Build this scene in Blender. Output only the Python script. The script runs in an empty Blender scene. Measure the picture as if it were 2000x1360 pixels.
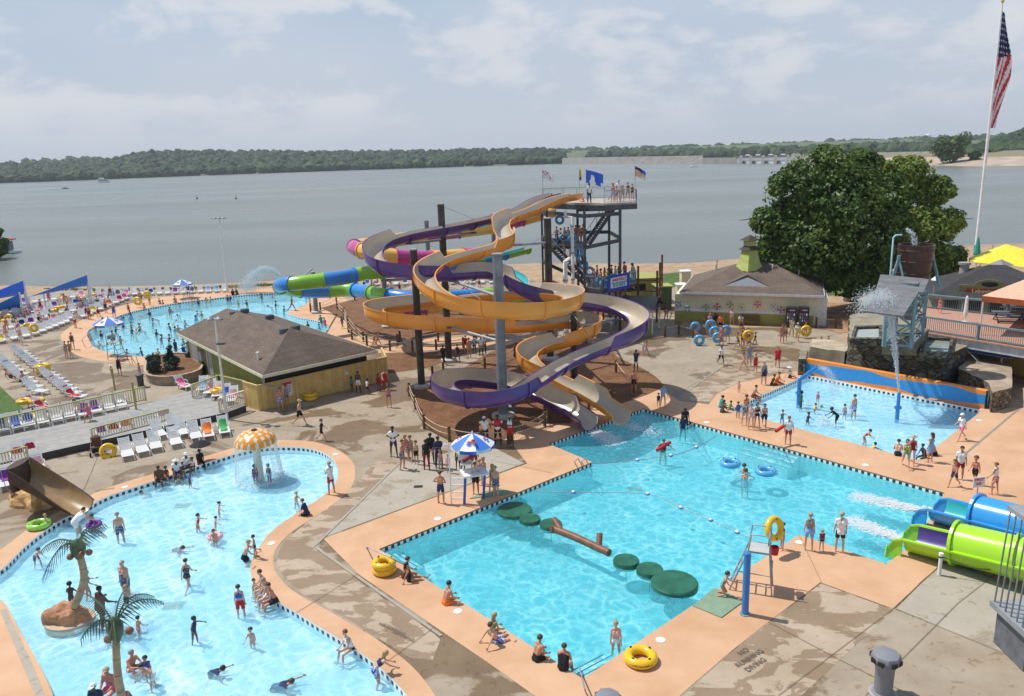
import bpy, bmesh, math, random
import numpy as np
from mathutils import Vector, Matrix, Euler, noise
from mathutils.geometry import tessellate_polygon
random.seed(7)
rnd=random.random; uni=random.uniform; PI=math.pi
S=bpy.context.scene; COL=S.collection
def V(*a): return Vector(a)
FPX=1542.0; CAMZ=17.0; TH=math.radians(13.84); RO=math.radians(1.9)
CR=Matrix.Rotation(PI/2-TH,3,'X') @ Matrix.Rotation(-RO,3,'Z')
CAMP=V(0,0,CAMZ)
def ray(px,py): return CR @ V((px-1000)/FPX, -(py-680)/FPX, -1)
def G(px,py,z=0.0):
 r=ray(px,py); return CAMP+r*((z-CAMZ)/r.z)
def D(px,py,Y):
 r=ray(px,py); return CAMP+r*(Y/r.y)
def topz(px,py,Y): return D(px,py,Y).z
def proj(p):
 c=CR.transposed() @ (Vector(p)-CAMP); return (1000+FPX*c.x/-c.z, 680-FPX*c.y/-c.z)
def make_camera():
 cd=bpy.data.cameras.new('camera'); co=bpy.data.objects.new('camera',cd); COL.objects.link(co)
 cd.sensor_width=36; cd.lens=36*FPX/2000; cd.clip_end=30000; cd.clip_start=.5
 co.matrix_world=Matrix.Translation(CAMP) @ CR.to_4x4()
 S.camera=co
MC={}
def nt(name):
 m=bpy.data.materials.new(name); m.use_nodes=True
 t=m.node_tree; b=t.nodes['Principled BSDF']; return m,t,b
def N(t,ty,**k):
 n=t.nodes.new(ty)
 for a,v in k.items():
  if a.startswith('i_'): n.inputs[a[2:].replace('_',' ')].default_value=v
  else: setattr(n,a,v)
 return n
def L(t,a,b): t.links.new(a,b)
def ramp(t,fac,stops,interp='LINEAR'):
 r=t.nodes.new('ShaderNodeValToRGB'); r.color_ramp.interpolation=interp
 e=r.color_ramp.elements
 while len(e)<len(stops): e.new(.5)
 for i,(p,c) in enumerate(stops):
  e[i].position=p; e[i].color=(c[0],c[1],c[2],1) if not isinstance(c,(int,float)) else (c,c,c,1)
 L(t,fac,r.inputs[0]); return r
def mixc(t,f,a,b,blend='MIX'):
 m=t.nodes.new('ShaderNodeMix'); m.data_type='RGBA'; m.blend_type=blend
 if isinstance(f,(int,float)): m.inputs[0].default_value=f
 else: L(t,f,m.inputs[0])
 for s,v in ((6,a),(7,b)):
  if isinstance(v,(tuple,list)): m.inputs[s].default_value=(v[0],v[1],v[2],1)
  else: L(t,v,m.inputs[s])
 return m.outputs[2]
def M(name,col,rough=.6,metal=0,var=.12,scale=3.0,bump=0,bscale=None,spec=.5,coat=0):
 """plain paint/plastic/cloth with slight procedural unevenness"""
 if name in MC: return MC[name]
 m,t,b=nt(name)
 tc=N(t,'ShaderNodeTexCoord')
 n=N(t,'ShaderNodeTexNoise'); n.inputs['Scale'].default_value=scale; n.inputs['Detail'].default_value=4
 L(t,tc.outputs['Object'],n.inputs['Vector'])
 r=ramp(t,n.outputs['Fac'],[(.3,[c*(1-var) for c in col]),(.7,[min(1,c*(1+var)) for c in col])])
 L(t,r.outputs[0],b.inputs['Base Color'])
 b.inputs['Roughness'].default_value=rough; b.inputs['Metallic'].default_value=metal
 b.inputs['Specular IOR Level'].default_value=spec
 if coat: b.inputs['Coat Weight'].default_value=coat; b.inputs['Coat Roughness'].default_value=.15
 if bump:
  n2=N(t,'ShaderNodeTexNoise'); n2.inputs['Scale'].default_value=bscale or scale*6; n2.inputs['Detail'].default_value=5
  L(t,tc.outputs['Object'],n2.inputs['Vector'])
  bp=N(t,'ShaderNodeBump'); bp.inputs['Strength'].default_value=bump; bp.inputs['Distance'].default_value=.03
  L(t,n2.outputs['Fac'],bp.inputs['Height']); L(t,bp.outputs[0],b.inputs['Normal'])
 MC[name]=m; return m
class MB:
 def __init__(s): s.v=[]; s.f=[]; s.m=[]
 def add(s,vs,fs,mi=0):
  o=len(s.v); s.v+= [tuple(p) for p in vs]; s.f+=[tuple(i+o for i in f) for f in fs]; s.m+=[mi]*len(fs); return s
 def box(s,c,d,mi=0,rz=0,rot=None):
  x,y,z=d[0]/2,d[1]/2,d[2]/2
  R=rot or (Matrix.Rotation(rz,3,'Z') if rz else None)
  c=Vector(c); vs=[]
  for i in (-1,1):
   for j in (-1,1):
    for k in (-1,1):
     p=V(i*x,j*y,k*z); vs.append(c+(R@p if R else p))
  return s.add(vs,[(0,1,3,2),(4,6,7,5),(0,4,5,1),(2,3,7,6),(0,2,6,4),(1,5,7,3)],mi)
 def beam(s,a,b,w,h=None,mi=0,up=(0,0,1)):
  a=Vector(a); b=Vector(b); h=h or w; d=(b-a)
  if d.length<1e-6: return s
  d.normalize(); u=Vector(up)
  if abs(d.dot(u))>.98: u=V(0,1,0)
  r=d.cross(u).normalized(); u=r.cross(d)
  vs=[]
  for p in (a,b):
   for i,j in ((-1,-1),(1,-1),(1,1),(-1,1)): vs.append(p+r*(i*w/2)+u*(j*h/2))
  return s.add(vs,[(3,2,1,0),(4,5,6,7),(0,1,5,4),(1,2,6,5),(2,3,7,6),(3,0,4,7)],mi)
 def tube(s,pts,r,n=8,mi=0,caps=True,closed=False):
  pts=[Vector(p) for p in pts]; k=len(pts); rs=r if isinstance(r,(list,tuple)) else [r]*k
  rings=[]; prev=None
  for i in range(k):
   a=pts[i-1] if (i>0 or closed) else pts[i]; b=pts[(i+1)%k] if (i<k-1 or closed) else pts[i]
   d=(b-a).normalized() if (b-a).length>1e-9 else V(0,0,1)
   if prev is None: u=V(0,0,1) if abs(d.z)<.9 else V(1,0,0)
   else: u=prev
   x=(u-d*u.dot(d))
   x=x.normalized() if x.length>1e-6 else d.orthogonal().normalized()
   prev=x; y=d.cross(x)
   rings.append([pts[i]+(x*math.cos(2*PI*j/n)+y*math.sin(2*PI*j/n))*rs[i] for j in range(n)])
  vs=[p for q in rings for p in q]; fs=[]
  for i in range(k if closed else k-1):
   i2=(i+1)%k
   for j in range(n): fs.append((i*n+j,i*n+(j+1)%n,i2*n+(j+1)%n,i2*n+j))
  if caps and not closed: fs.append(tuple(range(n))[::-1]); fs.append(tuple((k-1)*n+j for j in range(n)))
  return s.add(vs,fs,mi)
 def lathe(s,prof,c=(0,0,0),n=16,mi=0,sx=1,sy=1):
  c=Vector(c); vs=[];fs=[]
  for r,z in prof:
   for j in range(n):
    a=2*PI*j/n; vs.append(c+V(r*math.cos(a)*sx,r*math.sin(a)*sy,z))
  for i in range(len(prof)-1):
   for j in range(n): fs.append((i*n+j,i*n+(j+1)%n,(i+1)*n+(j+1)%n,(i+1)*n+j))
  if prof[0][0]>1e-4: fs.append(tuple(range(n))[::-1])
  if prof[-1][0]>1e-4: fs.append(tuple((len(prof)-1)*n+j for j in range(n)))
  return s.add(vs,fs,mi)
 def ball(s,c,r,n=10,mi=0,sc=(1,1,1)):
  c=Vector(c); vs=[];fs=[]; h=n//2
  for i in range(h+1):
   t=PI*i/h
   for j in range(n):
    a=2*PI*j/n; vs.append(c+V(r*math.sin(t)*math.cos(a)*sc[0],r*math.sin(t)*math.sin(a)*sc[1],r*math.cos(t)*sc[2]))
  for i in range(h):
   for j in range(n): fs.append((i*n+j,(i+1)*n+j,(i+1)*n+(j+1)%n,i*n+(j+1)%n))
  return s.add(vs,fs,mi)
 def torus(s,c,R,r,n=24,k=10,mi=0,rot=None,sz=1):
  vs=[];fs=[]; c=Vector(c)
  for i in range(n):
   a=2*PI*i/n
   for j in range(k):
    b=2*PI*j/k; p=V((R+r*math.cos(b))*math.cos(a),(R+r*math.cos(b))*math.sin(a),r*math.sin(b)*sz)
    vs.append(c+(rot@p if rot else p))
  for i in range(n):
   for j in range(k): fs.append((i*k+j,((i+1)%n)*k+j,((i+1)%n)*k+(j+1)%k,i*k+(j+1)%k))
  return s.add(vs,fs,mi)
 def prism(s,poly,z0,z1,mi=0,holes=()):
  """poly: list of (x,y); extruded"""
  loops=[[V(p[0],p[1],0) for p in poly]]+[[V(p[0],p[1],0) for p in h] for h in holes]
  flat=[p for l in loops for p in l]; tr=tessellate_polygon(loops); n=len(flat)
  vs=[V(p.x,p.y,z0) for p in flat]+[V(p.x,p.y,z1) for p in flat]
  fs=[]
  for t in tr:
   a,b,c=[flat[i] for i in t]
   if (b-a).cross(c-a).z<0: t=(t[0],t[2],t[1])
   fs.append((t[2],t[1],t[0])); fs.append(tuple(i+n for i in t))
  o=0
  for li,l in enumerate(loops):
   k=len(l); area=sum(l[i].x*l[(i+1)%k].y-l[(i+1)%k].x*l[i].y for i in range(k))
   ccw=(area>0)==(li==0)
   for i in range(k):
    a,b=o+i,o+(i+1)%k
    fs.append((a,b,b+n,a+n) if ccw else (b,a,a+n,b+n))
   o+=k
  return s.add(vs,fs,mi)
 def mesh(s,name,mats,smooth=False,bevel=0):
  me=bpy.data.meshes.new(name); me.from_pydata(s.v,[],s.f)
  for m in (mats if isinstance(mats,(list,tuple)) else [mats]): me.materials.append(m)
  if any(s.m): me.polygons.foreach_set('material_index',s.m)
  if smooth:
   me.polygons.foreach_set('use_smooth',[True]*len(me.polygons))
   try: me.set_sharp_from_angle(angle=math.radians(smooth if smooth>1 else 40))
   except Exception: pass
  me.update(); return me
 def build(s,name,mats,parent=None,smooth=False):
  return link(name,s.mesh(name,mats,smooth),parent)
def link(name,me,parent=None,loc=None,rz=None,mats=None):
 o=bpy.data.objects.new(name,me); COL.objects.link(o)
 if parent is not None: o.parent=parent
 if loc is not None: o.location=loc
 if rz is not None: o.rotation_euler=(0,0,rz)
 if mats:
  for i,m in enumerate(mats):
   if m is not None: o.material_slots[i].link='OBJECT'; o.material_slots[i].material=m
 return o
def tag(o,label=None,cat=None,group=None,kind=None):
 if label: o['label']=label
 if cat: o['category']=cat
 if group: o['group']=group
 if kind: o['kind']=kind
 return o
def thing(name,label,cat,loc=(0,0,0),rz=0,group=None):
 o=bpy.data.objects.new(name,None); COL.objects.link(o); o.empty_display_size=.2
 o.location=loc; o.rotation_euler=(0,0,rz); return tag(o,label,cat,group)
def copy_tree(o,parent=None):
 c=o.copy(); COL.objects.link(c)
 if parent is not None: c.parent=parent
 for ch in list(KIDS(o)): copy_tree(ch,c)
 return c
def KIDS(o): return [x for x in o.children]
ORD=['first','second','third','fourth','fifth','sixth','seventh','eighth','ninth','tenth','eleventh','twelfth','thirteenth','fourteenth','fifteenth','sixteenth','seventeenth','eighteenth','nineteenth','twentieth']
def ordn(i):
 if i<20: return ORD[i]
 t=['twenty','thirty','forty','fifty','sixty','seventy'][(i+1)//10-2]
 return (t+'-'+ORD[(i+1)%10-1]) if (i+1)%10 else {20:'twentieth',30:'thirtieth',40:'fortieth',50:'fiftieth',60:'sixtieth'}[i+1]
def crom(P,k=8,closed=False):
 P=[Vector(p) for p in P]; out=[]; n=len(P)
 rng=range(n) if closed else range(n-1)
 for i in rng:
  if closed: a,b,c,d=P[i-1],P[i],P[(i+1)%n],P[(i+2)%n]
  else: a,b,c,d=P[max(i-1,0)],P[i],P[i+1],P[min(i+2,n-1)]
  for j in range(k):
   t=j/k; out.append(.5*((2*b)+(c-a)*t+(2*a-5*b+4*c-d)*t*t+(3*b-a-3*c+d)*t**3))
 if not closed: out.append(P[-1])
 return out
def resample(P,step):
 P=[Vector(p) for p in P]; d=[0]
 for i in range(1,len(P)): d.append(d[-1]+(P[i]-P[i-1]).length)
 T=d[-1]; n=max(2,int(T/step)+1); out=[]; j=0
 for i in range(n):
  s=T*i/(n-1)
  while j<len(P)-2 and d[j+1]<s: j+=1
  f=(s-d[j])/max(1e-9,d[j+1]-d[j]); out.append(P[j].lerp(P[j+1],min(1,max(0,f))))
 return out
make_camera()
SUN=V(-.80,.36,1.55).normalized()
def world():
 w=bpy.data.worlds.new('World'); S.world=w; w.use_nodes=True; t=w.node_tree
 bg=t.nodes['Background']; sky=t.nodes.new('ShaderNodeTexSky'); sky.sky_type='NISHITA'; sky.sun_disc=False
 sky.sun_elevation=math.asin(SUN.z); sky.sun_rotation=math.atan2(SUN.x,SUN.y); sky.dust_density=3.5; sky.air_density=1.2; sky.ozone_density=2
 tc=N(t,'ShaderNodeTexCoord'); sx=N(t,'ShaderNodeSeparateXYZ'); L(t,tc.outputs['Generated'],sx.inputs[0])
 mp=N(t,'ShaderNodeMapping'); mp.inputs['Scale'].default_value=(6.2,6.2,14); mp.inputs['Location'].default_value=(1.3,.4,.2); L(t,tc.outputs['Generated'],mp.inputs[0])
 n1=N(t,'ShaderNodeTexNoise'); n1.inputs['Scale'].default_value=1; n1.inputs['Detail'].default_value=9; n1.inputs['Roughness'].default_value=.6; n1.inputs['Distortion'].default_value=.2; L(t,mp.outputs[0],n1.inputs['Vector'])
 cl=ramp(t,n1.outputs['Fac'],[(.49,0),(.57,.7),(.68,1)])
 n2=N(t,'ShaderNodeTexNoise'); n2.inputs['Scale'].default_value=.45; n2.inputs['Detail'].default_value=4; L(t,mp.outputs[0],n2.inputs['Vector'])
 gy=ramp(t,n2.outputs['Fac'],[(.40,(6.9,7.0,7.5)),(.62,(4.6,5.5,6.7))])
 hz=ramp(t,sx.outputs[2],[(0,1),(.06,.75),(.22,0)])
 hi=ramp(t,sx.outputs[2],[(.22,(4.3,5.8,7.9)),(.5,(1.5,2.6,4.8))]); bl=mixc(t,.8,sky.outputs[0],hi.outputs[0]); g2=ramp(t,sx.outputs[2],[(.2,.42),(.5,.1)]); bl=mixc(t,g2.outputs[0],bl,gy.outputs[0])
 lo=mixc(t,hz.outputs[0],bl,(5.6,6.1,6.9)); ck=N(t,'ShaderNodeMath',operation='MULTIPLY'); L(t,cl.outputs[0],ck.inputs[0]); kk=ramp(t,sx.outputs[2],[(.01,.05),(.07,.75),(.2,.85),(.45,.4)]); L(t,kk.outputs[0],ck.inputs[1])
 final=mixc(t,ck.outputs[0],lo,(7.5,7.6,7.9))
 L(t,final,bg.inputs[0]); bg.inputs[1].default_value=.1
 sd=bpy.data.lights.new('sun','SUN'); sd.energy=4.4; sd.angle=math.radians(.6); sd.color=(1,.955,.88)
 so=bpy.data.objects.new('sun',sd); COL.objects.link(so); so.rotation_euler=SUN.to_track_quat('Z','Y').to_euler(); so.location=(0,0,60)
 S.view_settings.view_transform='Standard'; S.view_settings.look='None'; S.view_settings.exposure=.02; S.view_settings.gamma=1
 S.cycles.max_bounces=8; S.cycles.transparent_max_bounces=24; S.cycles.volume_bounces=0
 S.cycles.volume_step_rate=10
world()
GA=.68
def groundmat(name,col,col2,scale,stain=None,stain_scale=.35,stain_thr=(.5,.56),speck=0,rough=.8,bump=.2,wet_rough=None,aniso=None,seed=0,stain_amt=1):
 m,t,b=nt(name); g=N(t,'ShaderNodeNewGeometry')
 mp=N(t,'ShaderNodeMapping'); mp.inputs['Location'].default_value=(seed*3.1,seed*1.7,0); L(t,g.outputs['Position'],mp.inputs[0])
 if aniso: mp.inputs['Rotation'].default_value=(0,0,aniso[0]); mp.inputs['Scale'].default_value=(aniso[1],aniso[2],1)
 n=N(t,'ShaderNodeTexNoise'); n.inputs['Scale'].default_value=scale; n.inputs['Detail'].default_value=8; n.inputs['Roughness'].default_value=.65
 L(t,g.outputs['Position'],n.inputs['Vector'])
 col=[c*GA for c in col]; col2=[c*GA for c in col2]
 r=ramp(t,n.outputs['Fac'],[(.3,col),(.7,col2)]); c=r.outputs[0]
 rg=None
 if stain:
  s=N(t,'ShaderNodeTexNoise'); s.inputs['Scale'].default_value=stain_scale; s.inputs['Detail'].default_value=9; s.inputs['Roughness'].default_value=.6; s.inputs['Distortion'].default_value=.7
  L(t,mp.outputs[0],s.inputs['Vector'])
  k=ramp(t,s.outputs['Fac'],[(stain_thr[0],0),(stain_thr[1],stain_amt)])
  c=mixc(t,k.outputs[0],c,stain,'MULTIPLY'); rg=k
 if speck:
  v=N(t,'ShaderNodeTexNoise'); v.inputs['Scale'].default_value=2.6; v.inputs['Detail'].default_value=3; v.inputs['Distortion'].default_value=1.2
  L(t,mp.outputs[0],v.inputs['Vector'])
  k=ramp(t,v.outputs['Fac'],[(.62,0),(.66,speck)])
  c=mixc(t,k.outputs[0],c,[.72,.62,.5],'MULTIPLY')
 L(t,c,b.inputs['Base Color']); b.inputs['Roughness'].default_value=rough
 if rg and wet_rough is not None:
  q=ramp(t,rg.outputs[0],[(0,rough),(1,wet_rough)]); L(t,q.outputs[0],b.inputs['Roughness'])
 f=N(t,'ShaderNodeTexNoise'); f.inputs['Scale'].default_value=scale*14; f.inputs['Detail'].default_value=6; L(t,g.outputs['Position'],f.inputs['Vector'])
 bp=N(t,'ShaderNodeBump'); bp.inputs['Strength'].default_value=bump; bp.inputs['Distance'].default_value=.02; L(t,f.outputs['Fac'],bp.inputs['Height']); L(t,bp.outputs[0],b.inputs['Normal'])
 return m
m_conc=groundmat('concrete',(.40,.32,.225),(.55,.465,.35),.5,stain=(.58,.48,.37),stain_scale=.17,stain_thr=(.50,.53),speck=.75,rough=.85,wet_rough=.45)
m_wet=groundmat('damp_concrete',(.34,.235,.14),(.44,.32,.21),.5,stain=(1.55,1.72,1.95),stain_scale=.55,stain_thr=(.5,.515),rough=.55,aniso=(.5,1.0,1.9),speck=.3,seed=4)
m_light=groundmat('pale_concrete',(.50,.44,.35),(.60,.545,.45),.7,stain=(.8,.74,.66),stain_scale=.4,stain_thr=(.57,.62),speck=.7,seed=9)
m_peach=groundmat('peach_deck_coating',(.80,.47,.27),(.92,.58,.35),.6,stain=(.90,.86,.80),stain_scale=.25,stain_thr=(.46,.62),rough=.75,bump=.12,seed=2)
m_tan=groundmat('worn_tan_coating',(.66,.42,.24),(.76,.50,.30),.6,stain=(.84,.78,.70),stain_scale=.3,stain_thr=(.48,.58),rough=.75,speck=.3,seed=5)
m_mulch=groundmat('bark_mulch',(.185,.078,.03),(.40,.20,.095),5,stain=(.72,.66,.6),stain_scale=.8,stain_thr=(.45,.6),rough=.95,bump=1,seed=1)
m_sand=groundmat('sand',(.52,.36,.22),(.64,.46,.30),1.2,stain=(.85,.8,.75),stain_scale=.5,rough=.95,seed=3)
m_grass=groundmat('lawn_green',(.06,.13,.02),(.14,.24,.045),3,stain=(.75,.8,.7),stain_scale=.6,rough=.95,bump=1,seed=6)
m_bank=groundmat('bank_soil',(.20,.22,.09),(.42,.33,.2),1.5,rough=.95,bump=.8,seed=8)
def gpoly(pts,z=0): return [G(x,y,z) for x,y in pts]
def sheet(name,pts,mat,z=0,holes=(),kind='structure',pix=True):
 lp=[[V(p.x,p.y,0) for p in (gpoly(pts) if pix else pts)]]+[[V(p.x,p.y,0) for p in h] for h in holes]
 flat=[p for l in lp for p in l]; tr=tessellate_polygon(lp); fs=[]
 for a,b,c in tr:
  if (flat[b]-flat[a]).cross(flat[c]-flat[a]).z<0: b,c=c,b
  fs.append((a,b,c))
 me=bpy.data.meshes.new(name); me.from_pydata([(p.x,p.y,z) for p in flat],[],fs); me.materials.append(mat)
 o=link(name,me); return tag(o,kind=kind)
A_px=[(-60,1160),(-40,1142),(0,1114),(15,1102),(57,1060),(117,1017),(150,1003),(177,987),(217,967),(300,940),(355,921),(410,902),(457,887),(500,877),(550,873),(595,875),(625,882),(645,893),(657,908),(660,927),(650,952),(622,975),(590,995),(565,1013),(540,1030),(518,1052),(502,1075),(492,1095),(489,1115),(495,1136),(512,1155),(532,1170),(576,1195),(620,1223),(665,1250),(692,1268),(720,1287),(753,1314),(788,1351),(815,1390),(840,1440),(140,1440),(103,1355),(85,1315),(62,1272),(42,1237),(25,1205),(12,1182),(-8,1166),(-30,1160)]
A_px=[(-160,1240)]+A_px[1:41]+[(840,1470),(150,1470)]+A_px[42:]
B_px=[(1256,798),(1845,963),(1790,1058),(1731,1102),(1560,1045),(1138,1326),(740,1073),(1157,903),(1070,867)]
C_px=[(1423,801),(1576,733),(1918,802),(1795,900)]
D_px=[(172,660),(173,645),(200,631),(250,611),(300,600),(350,591),(400,585),(450,579),(515,573),(565,572),(592,574),(606,581),(603,590),(585,600),(566,607),(563,613),(590,621),(622,627),(638,636),(636,648),(560,682),(450,702),(365,702),(300,699),(250,695),(212,689),(185,679)]
def crg(px,k=4): return crom(gpoly(px),k,closed=True)
PA=[q for i,q in enumerate(crg(A_px,3))]; PB=gpoly(B_px); PC=gpoly(C_px); PD=crg(D_px,3)
POOLS=[('left_front_pool',PA,.45),('activity_pool',PB,1.25),('spray_pool',PC,.45),('round_pool',PD,1.1)]
HOLES=[PA,PB,PC,PD]
def area(l): return sum(l[i].x*l[(i+1)%len(l)].y-l[(i+1)%len(l)].x*l[i].y for i in range(len(l)))/2
def inset(l,d):
 """move polygon inward(+)/outward(-)"""
 s=1 if area(l)>0 else -1; n=len(l); out=[]
 for i in range(n):
  a,b,c=l[i-1],l[i],l[(i+1)%n]
  e1=(b-a); e2=(c-b); e1.z=e2.z=0
  if e1.length<1e-5 or e2.length<1e-5: out.append(b.copy()); continue
  n1=V(-e1.y,e1.x,0).normalized()*s; n2=V(-e2.y,e2.x,0).normalized()*s; m=(n1+n2)
  m=m/max(.5,m.length_squared/1.0)*1.0 if m.length>1e-6 else n1
  k=m.normalized()*(d/max(.4,m.normalized().dot(n1))); out.append(b+k)
 return out
def watermat(name,tint,lo,cs,gl=.9,rip=1.0,opq=.5,body=(.06,.42,.52)):
 m=bpy.data.materials.new(name); m.use_nodes=True; t=m.node_tree; t.nodes.remove(t.nodes['Principled BSDF']); out=t.nodes['Material Output']
 g=N(t,'ShaderNodeNewGeometry')
 w=N(t,'ShaderNodeTexNoise'); w.inputs['Scale'].default_value=cs*.55; w.inputs['Detail'].default_value=3; L(t,g.outputs['Position'],w.inputs['Vector'])
 mx=N(t,'ShaderNodeVectorMath',operation='MULTIPLY_ADD'); L(t,w.outputs['Color'],mx.inputs[0]); mx.inputs[1].default_value=(1.3/cs*1.6,)*3; L(t,g.outputs['Position'],mx.inputs[2])
 v=N(t,'ShaderNodeTexVoronoi',feature='DISTANCE_TO_EDGE'); v.inputs['Scale'].default_value=cs; L(t,mx.outputs[0],v.inputs['Vector'])
 big=N(t,'ShaderNodeTexNoise'); big.inputs['Scale'].default_value=.35; big.inputs['Detail'].default_value=4; L(t,g.outputs['Position'],big.inputs['Vector'])
 ln=ramp(t,v.outputs['Distance'],[(0,1),(.06,.75),(.25,.12),(.6,0)])  # caustic light lines, painted into the water's tint and opacity
 bm=ramp(t,big.outputs['Fac'],[(.35,.45),(.65,1)])
 mm=N(t,'ShaderNodeMath',operation='MULTIPLY'); L(t,ln.outputs[0],mm.inputs[0]); L(t,bm.outputs[0],mm.inputs[1])
 c=mixc(t,mm.outputs[0],lo,tint)
 tr0=N(t,'ShaderNodeBsdfTransparent'); L(t,c,tr0.inputs[0]); df=N(t,'ShaderNodeBsdfDiffuse'); df.inputs[0].default_value=(*body,1)
 op=ramp(t,mm.outputs[0],[(0,opq),(1,opq*.2)]); tr=N(t,'ShaderNodeMixShader'); L(t,op.outputs[0],tr.inputs[0]); L(t,tr0.outputs[0],tr.inputs[1]); L(t,df.outputs[0],tr.inputs[2])
 gs=N(t,'ShaderNodeBsdfGlossy'); gs.inputs['Roughness'].default_value=.06; gs.inputs[0].default_value=(1,1,1,1)
 wv=N(t,'ShaderNodeTexNoise'); wv.inputs['Scale'].default_value=3.2; wv.inputs['Detail'].default_value=5; wv.inputs['Distortion'].default_value=.8; L(t,g.outputs['Position'],wv.inputs['Vector'])
 bp=N(t,'ShaderNodeBump'); bp.inputs['Strength'].default_value=.55*rip; bp.inputs['Distance'].default_value=.12; L(t,wv.outputs['Fac'],bp.inputs['Height'])
 L(t,bp.outputs[0],gs.inputs['Normal'])
 fr=N(t,'ShaderNodeFresnel'); fr.inputs['IOR'].default_value=1.33; L(t,bp.outputs[0],fr.inputs['Normal'])
 fm=N(t,'ShaderNodeMath',operation='MULTIPLY'); L(t,fr.outputs[0],fm.inputs[0]); fm.inputs[1].default_value=gl
 ms=N(t,'ShaderNodeMixShader'); L(t,fm.outputs[0],ms.inputs[0]); L(t,tr.outputs[0],ms.inputs[1]); L(t,gs.outputs[0],ms.inputs[2])
 L(t,ms.outputs[0],out.inputs[0]); return m
w_main=watermat('activity_water',(.92,1,1),(.40,.76,.84),1.7,opq=.52,body=(.085,.50,.60))
w_kid=watermat('shallow_water',(1,1,1),(.64,.84,.92),1.5,opq=.42,body=(.29,.66,.82))
w_far=watermat('far_water',(.9,1,1),(.66,.9,.95),1.2,opq=.55,body=(.18,.60,.72))
f_main=M('aqua_pool_plaster',(.50,.84,.88),.6,var=.06,scale=.5)
f_kid=M('pale_pool_plaster',(.66,.82,.88),.6,var=.04,scale=.5)
m_tile_w=M('white_waterline_tile',(.82,.86,.86),.25,var=.05); m_tile_b=M('black_waterline_tile',(.02,.035,.05),.25,var=.2)
m_lip=M('coping_edge',(.26,.17,.09),.8,var=.2)
WZ=-.2
for (nm,P,dep) in POOLS:
 kid=nm in('left_front_pool','spray_pool','round_pool'); fm=f_kid if kid else f_main
 o=sheet(nm+'_floor',P,fm,z=-dep,pix=False)
 mb=MB(); n=len(P); s=1 if area(P)>0 else -1
 for i in range(n):
  a,b=P[i],P[(i+1)%n]; mb.add([(a.x,a.y,-dep),(b.x,b.y,-dep),(b.x,b.y,-.31),(a.x,a.y,-.31)],[(0,3,2,1)] if s>0 else [(0,1,2,3)],3)
 closed=[p.copy() for p in P]+[P[0].copy()]; Q=resample(closed,.165);
 for i in range(len(Q)-1):
  a,b=Q[i],Q[i+1]
  for z0,z1,mi in ((-.31,-.23,0),(-.23,-.06,1 if i%2 else 0),(-.06,0.011,2 if nm=='activity_pool' else 0)):
   mb.add([(a.x,a.y,z0),(b.x,b.y,z0),(b.x,b.y,z1),(a.x,a.y,z1)],[(0,3,2,1)] if s>0 else [(0,1,2,3)],mi)
 tag(mb.build(nm+'_wall',[m_tile_w,m_tile_b,m_lip,fm]),kind='structure')
 wm={'activity_pool':w_main,'left_front_pool':w_kid,'spray_pool':w_kid,'round_pool':w_far}[nm]
 sheet(nm+'_water',inset(P,-.01),wm,z=WZ,pix=False)
m_step=M('pool_step_tile',(.66,.86,.9),.5,var=.05)
def steps(corner,u,v,w,n,name='pool_steps'):
 mb=MB()
 for i in range(n):
  d=.42*(i+1); z=-.28-.2*i
  c=corner+u*(w/2)+v*(d/2); mb.box((c.x,c.y,z-.6),(w,d,1.2-.0),rz=math.atan2(u.y,u.x))
  if i: pass
 tag(mb.build(name,[m_step]),kind='structure')
def stepset(P0,P1,into,n=3):
 mb=MB(); u=(P1-P0); w=u.length; u.normalize()
 for i in range(n):
  z=-.24-.16*i; a=P0+into*(.38*i+.0); b=a+u*w; c=b+into*.38; d=a+into*.38
  mb.add([(p.x,p.y,q) for q in (-1.24,z) for p in (a,b,c,d)],[(0,3,2,1),(4,5,6,7),(0,1,5,4),(1,2,6,5),(2,3,7,6),(3,0,4,7)],0)
  e=MB
  mb.add([(p.x,p.y,z+.004) for p in (d-into*.05,c-into*.05,c,d)],[(0,1,2,3)],1)
 tag(mb.build('pool_steps',[m_step,m_tile_b]),kind='structure')
def perp(a,b,toward):
 d=(b-a).normalized(); p=V(-d.y,d.x,0); return p if (toward-a).dot(p)>0 else -p
cB=G(1250,1000)
a,b=G(742,1074),G(852,1146); stepset(a,a+(b-a)*.42,perp(a,b,cB),3)
a,b=G(1138,1326),G(1222,1281); stepset(a+(b-a)*0.02,a+(b-a)*1.0,perp(a,b,cB),3)
a,b=G(1462,858),G(1560,886); stepset(a,b,perp(a,b,cB),3)
SH=[(-700,600),(-300,578),(0,561),(200,563),(430,558),(650,546),(860,531),(1040,519),(1300,519),(1500,505),(1880,484),(2000,482),(2400,474),(3200,452)]
shore=gpoly(SH,-1.2); shl=crom(shore,4)
near=[V(140,8,0),V(-140,8,0)]
land_top=[p+V(0,-6,0) for p in shl]
gp=[V(p.x,p.y,0) for p in land_top][::-1]
sheet('ground',[V(p.x,p.y,0) for p in land_top]+[V(140,8,0),V(-140,8,0)],m_sand,z=-.012,holes=HOLES,pix=False)
mb=MB()
for i in range(len(shl)-1):
 a,b=land_top[i],land_top[i+1]; c,d=shl[i+1],shl[i]
 mb.add([(a.x,a.y,-.012),(b.x,b.y,-.012),(c.x,c.y+.0,-1.2),(d.x,d.y,-1.2),(c.x,c.y+7,-3.5),(d.x,d.y+7,-3.5)],[(0,1,2,3),(3,2,4,5)],0)
tag(mb.build('lake_bank',[m_bank]),kind='structure')
mb=MB(); mb.add([(-4000,40,-6),(4000,40,-6),(4000,7000,-6),(-4000,7000,-6)],[(0,1,2,3)]); tag(mb.build('lake_bed',[m_bank]),kind='structure')
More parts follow.
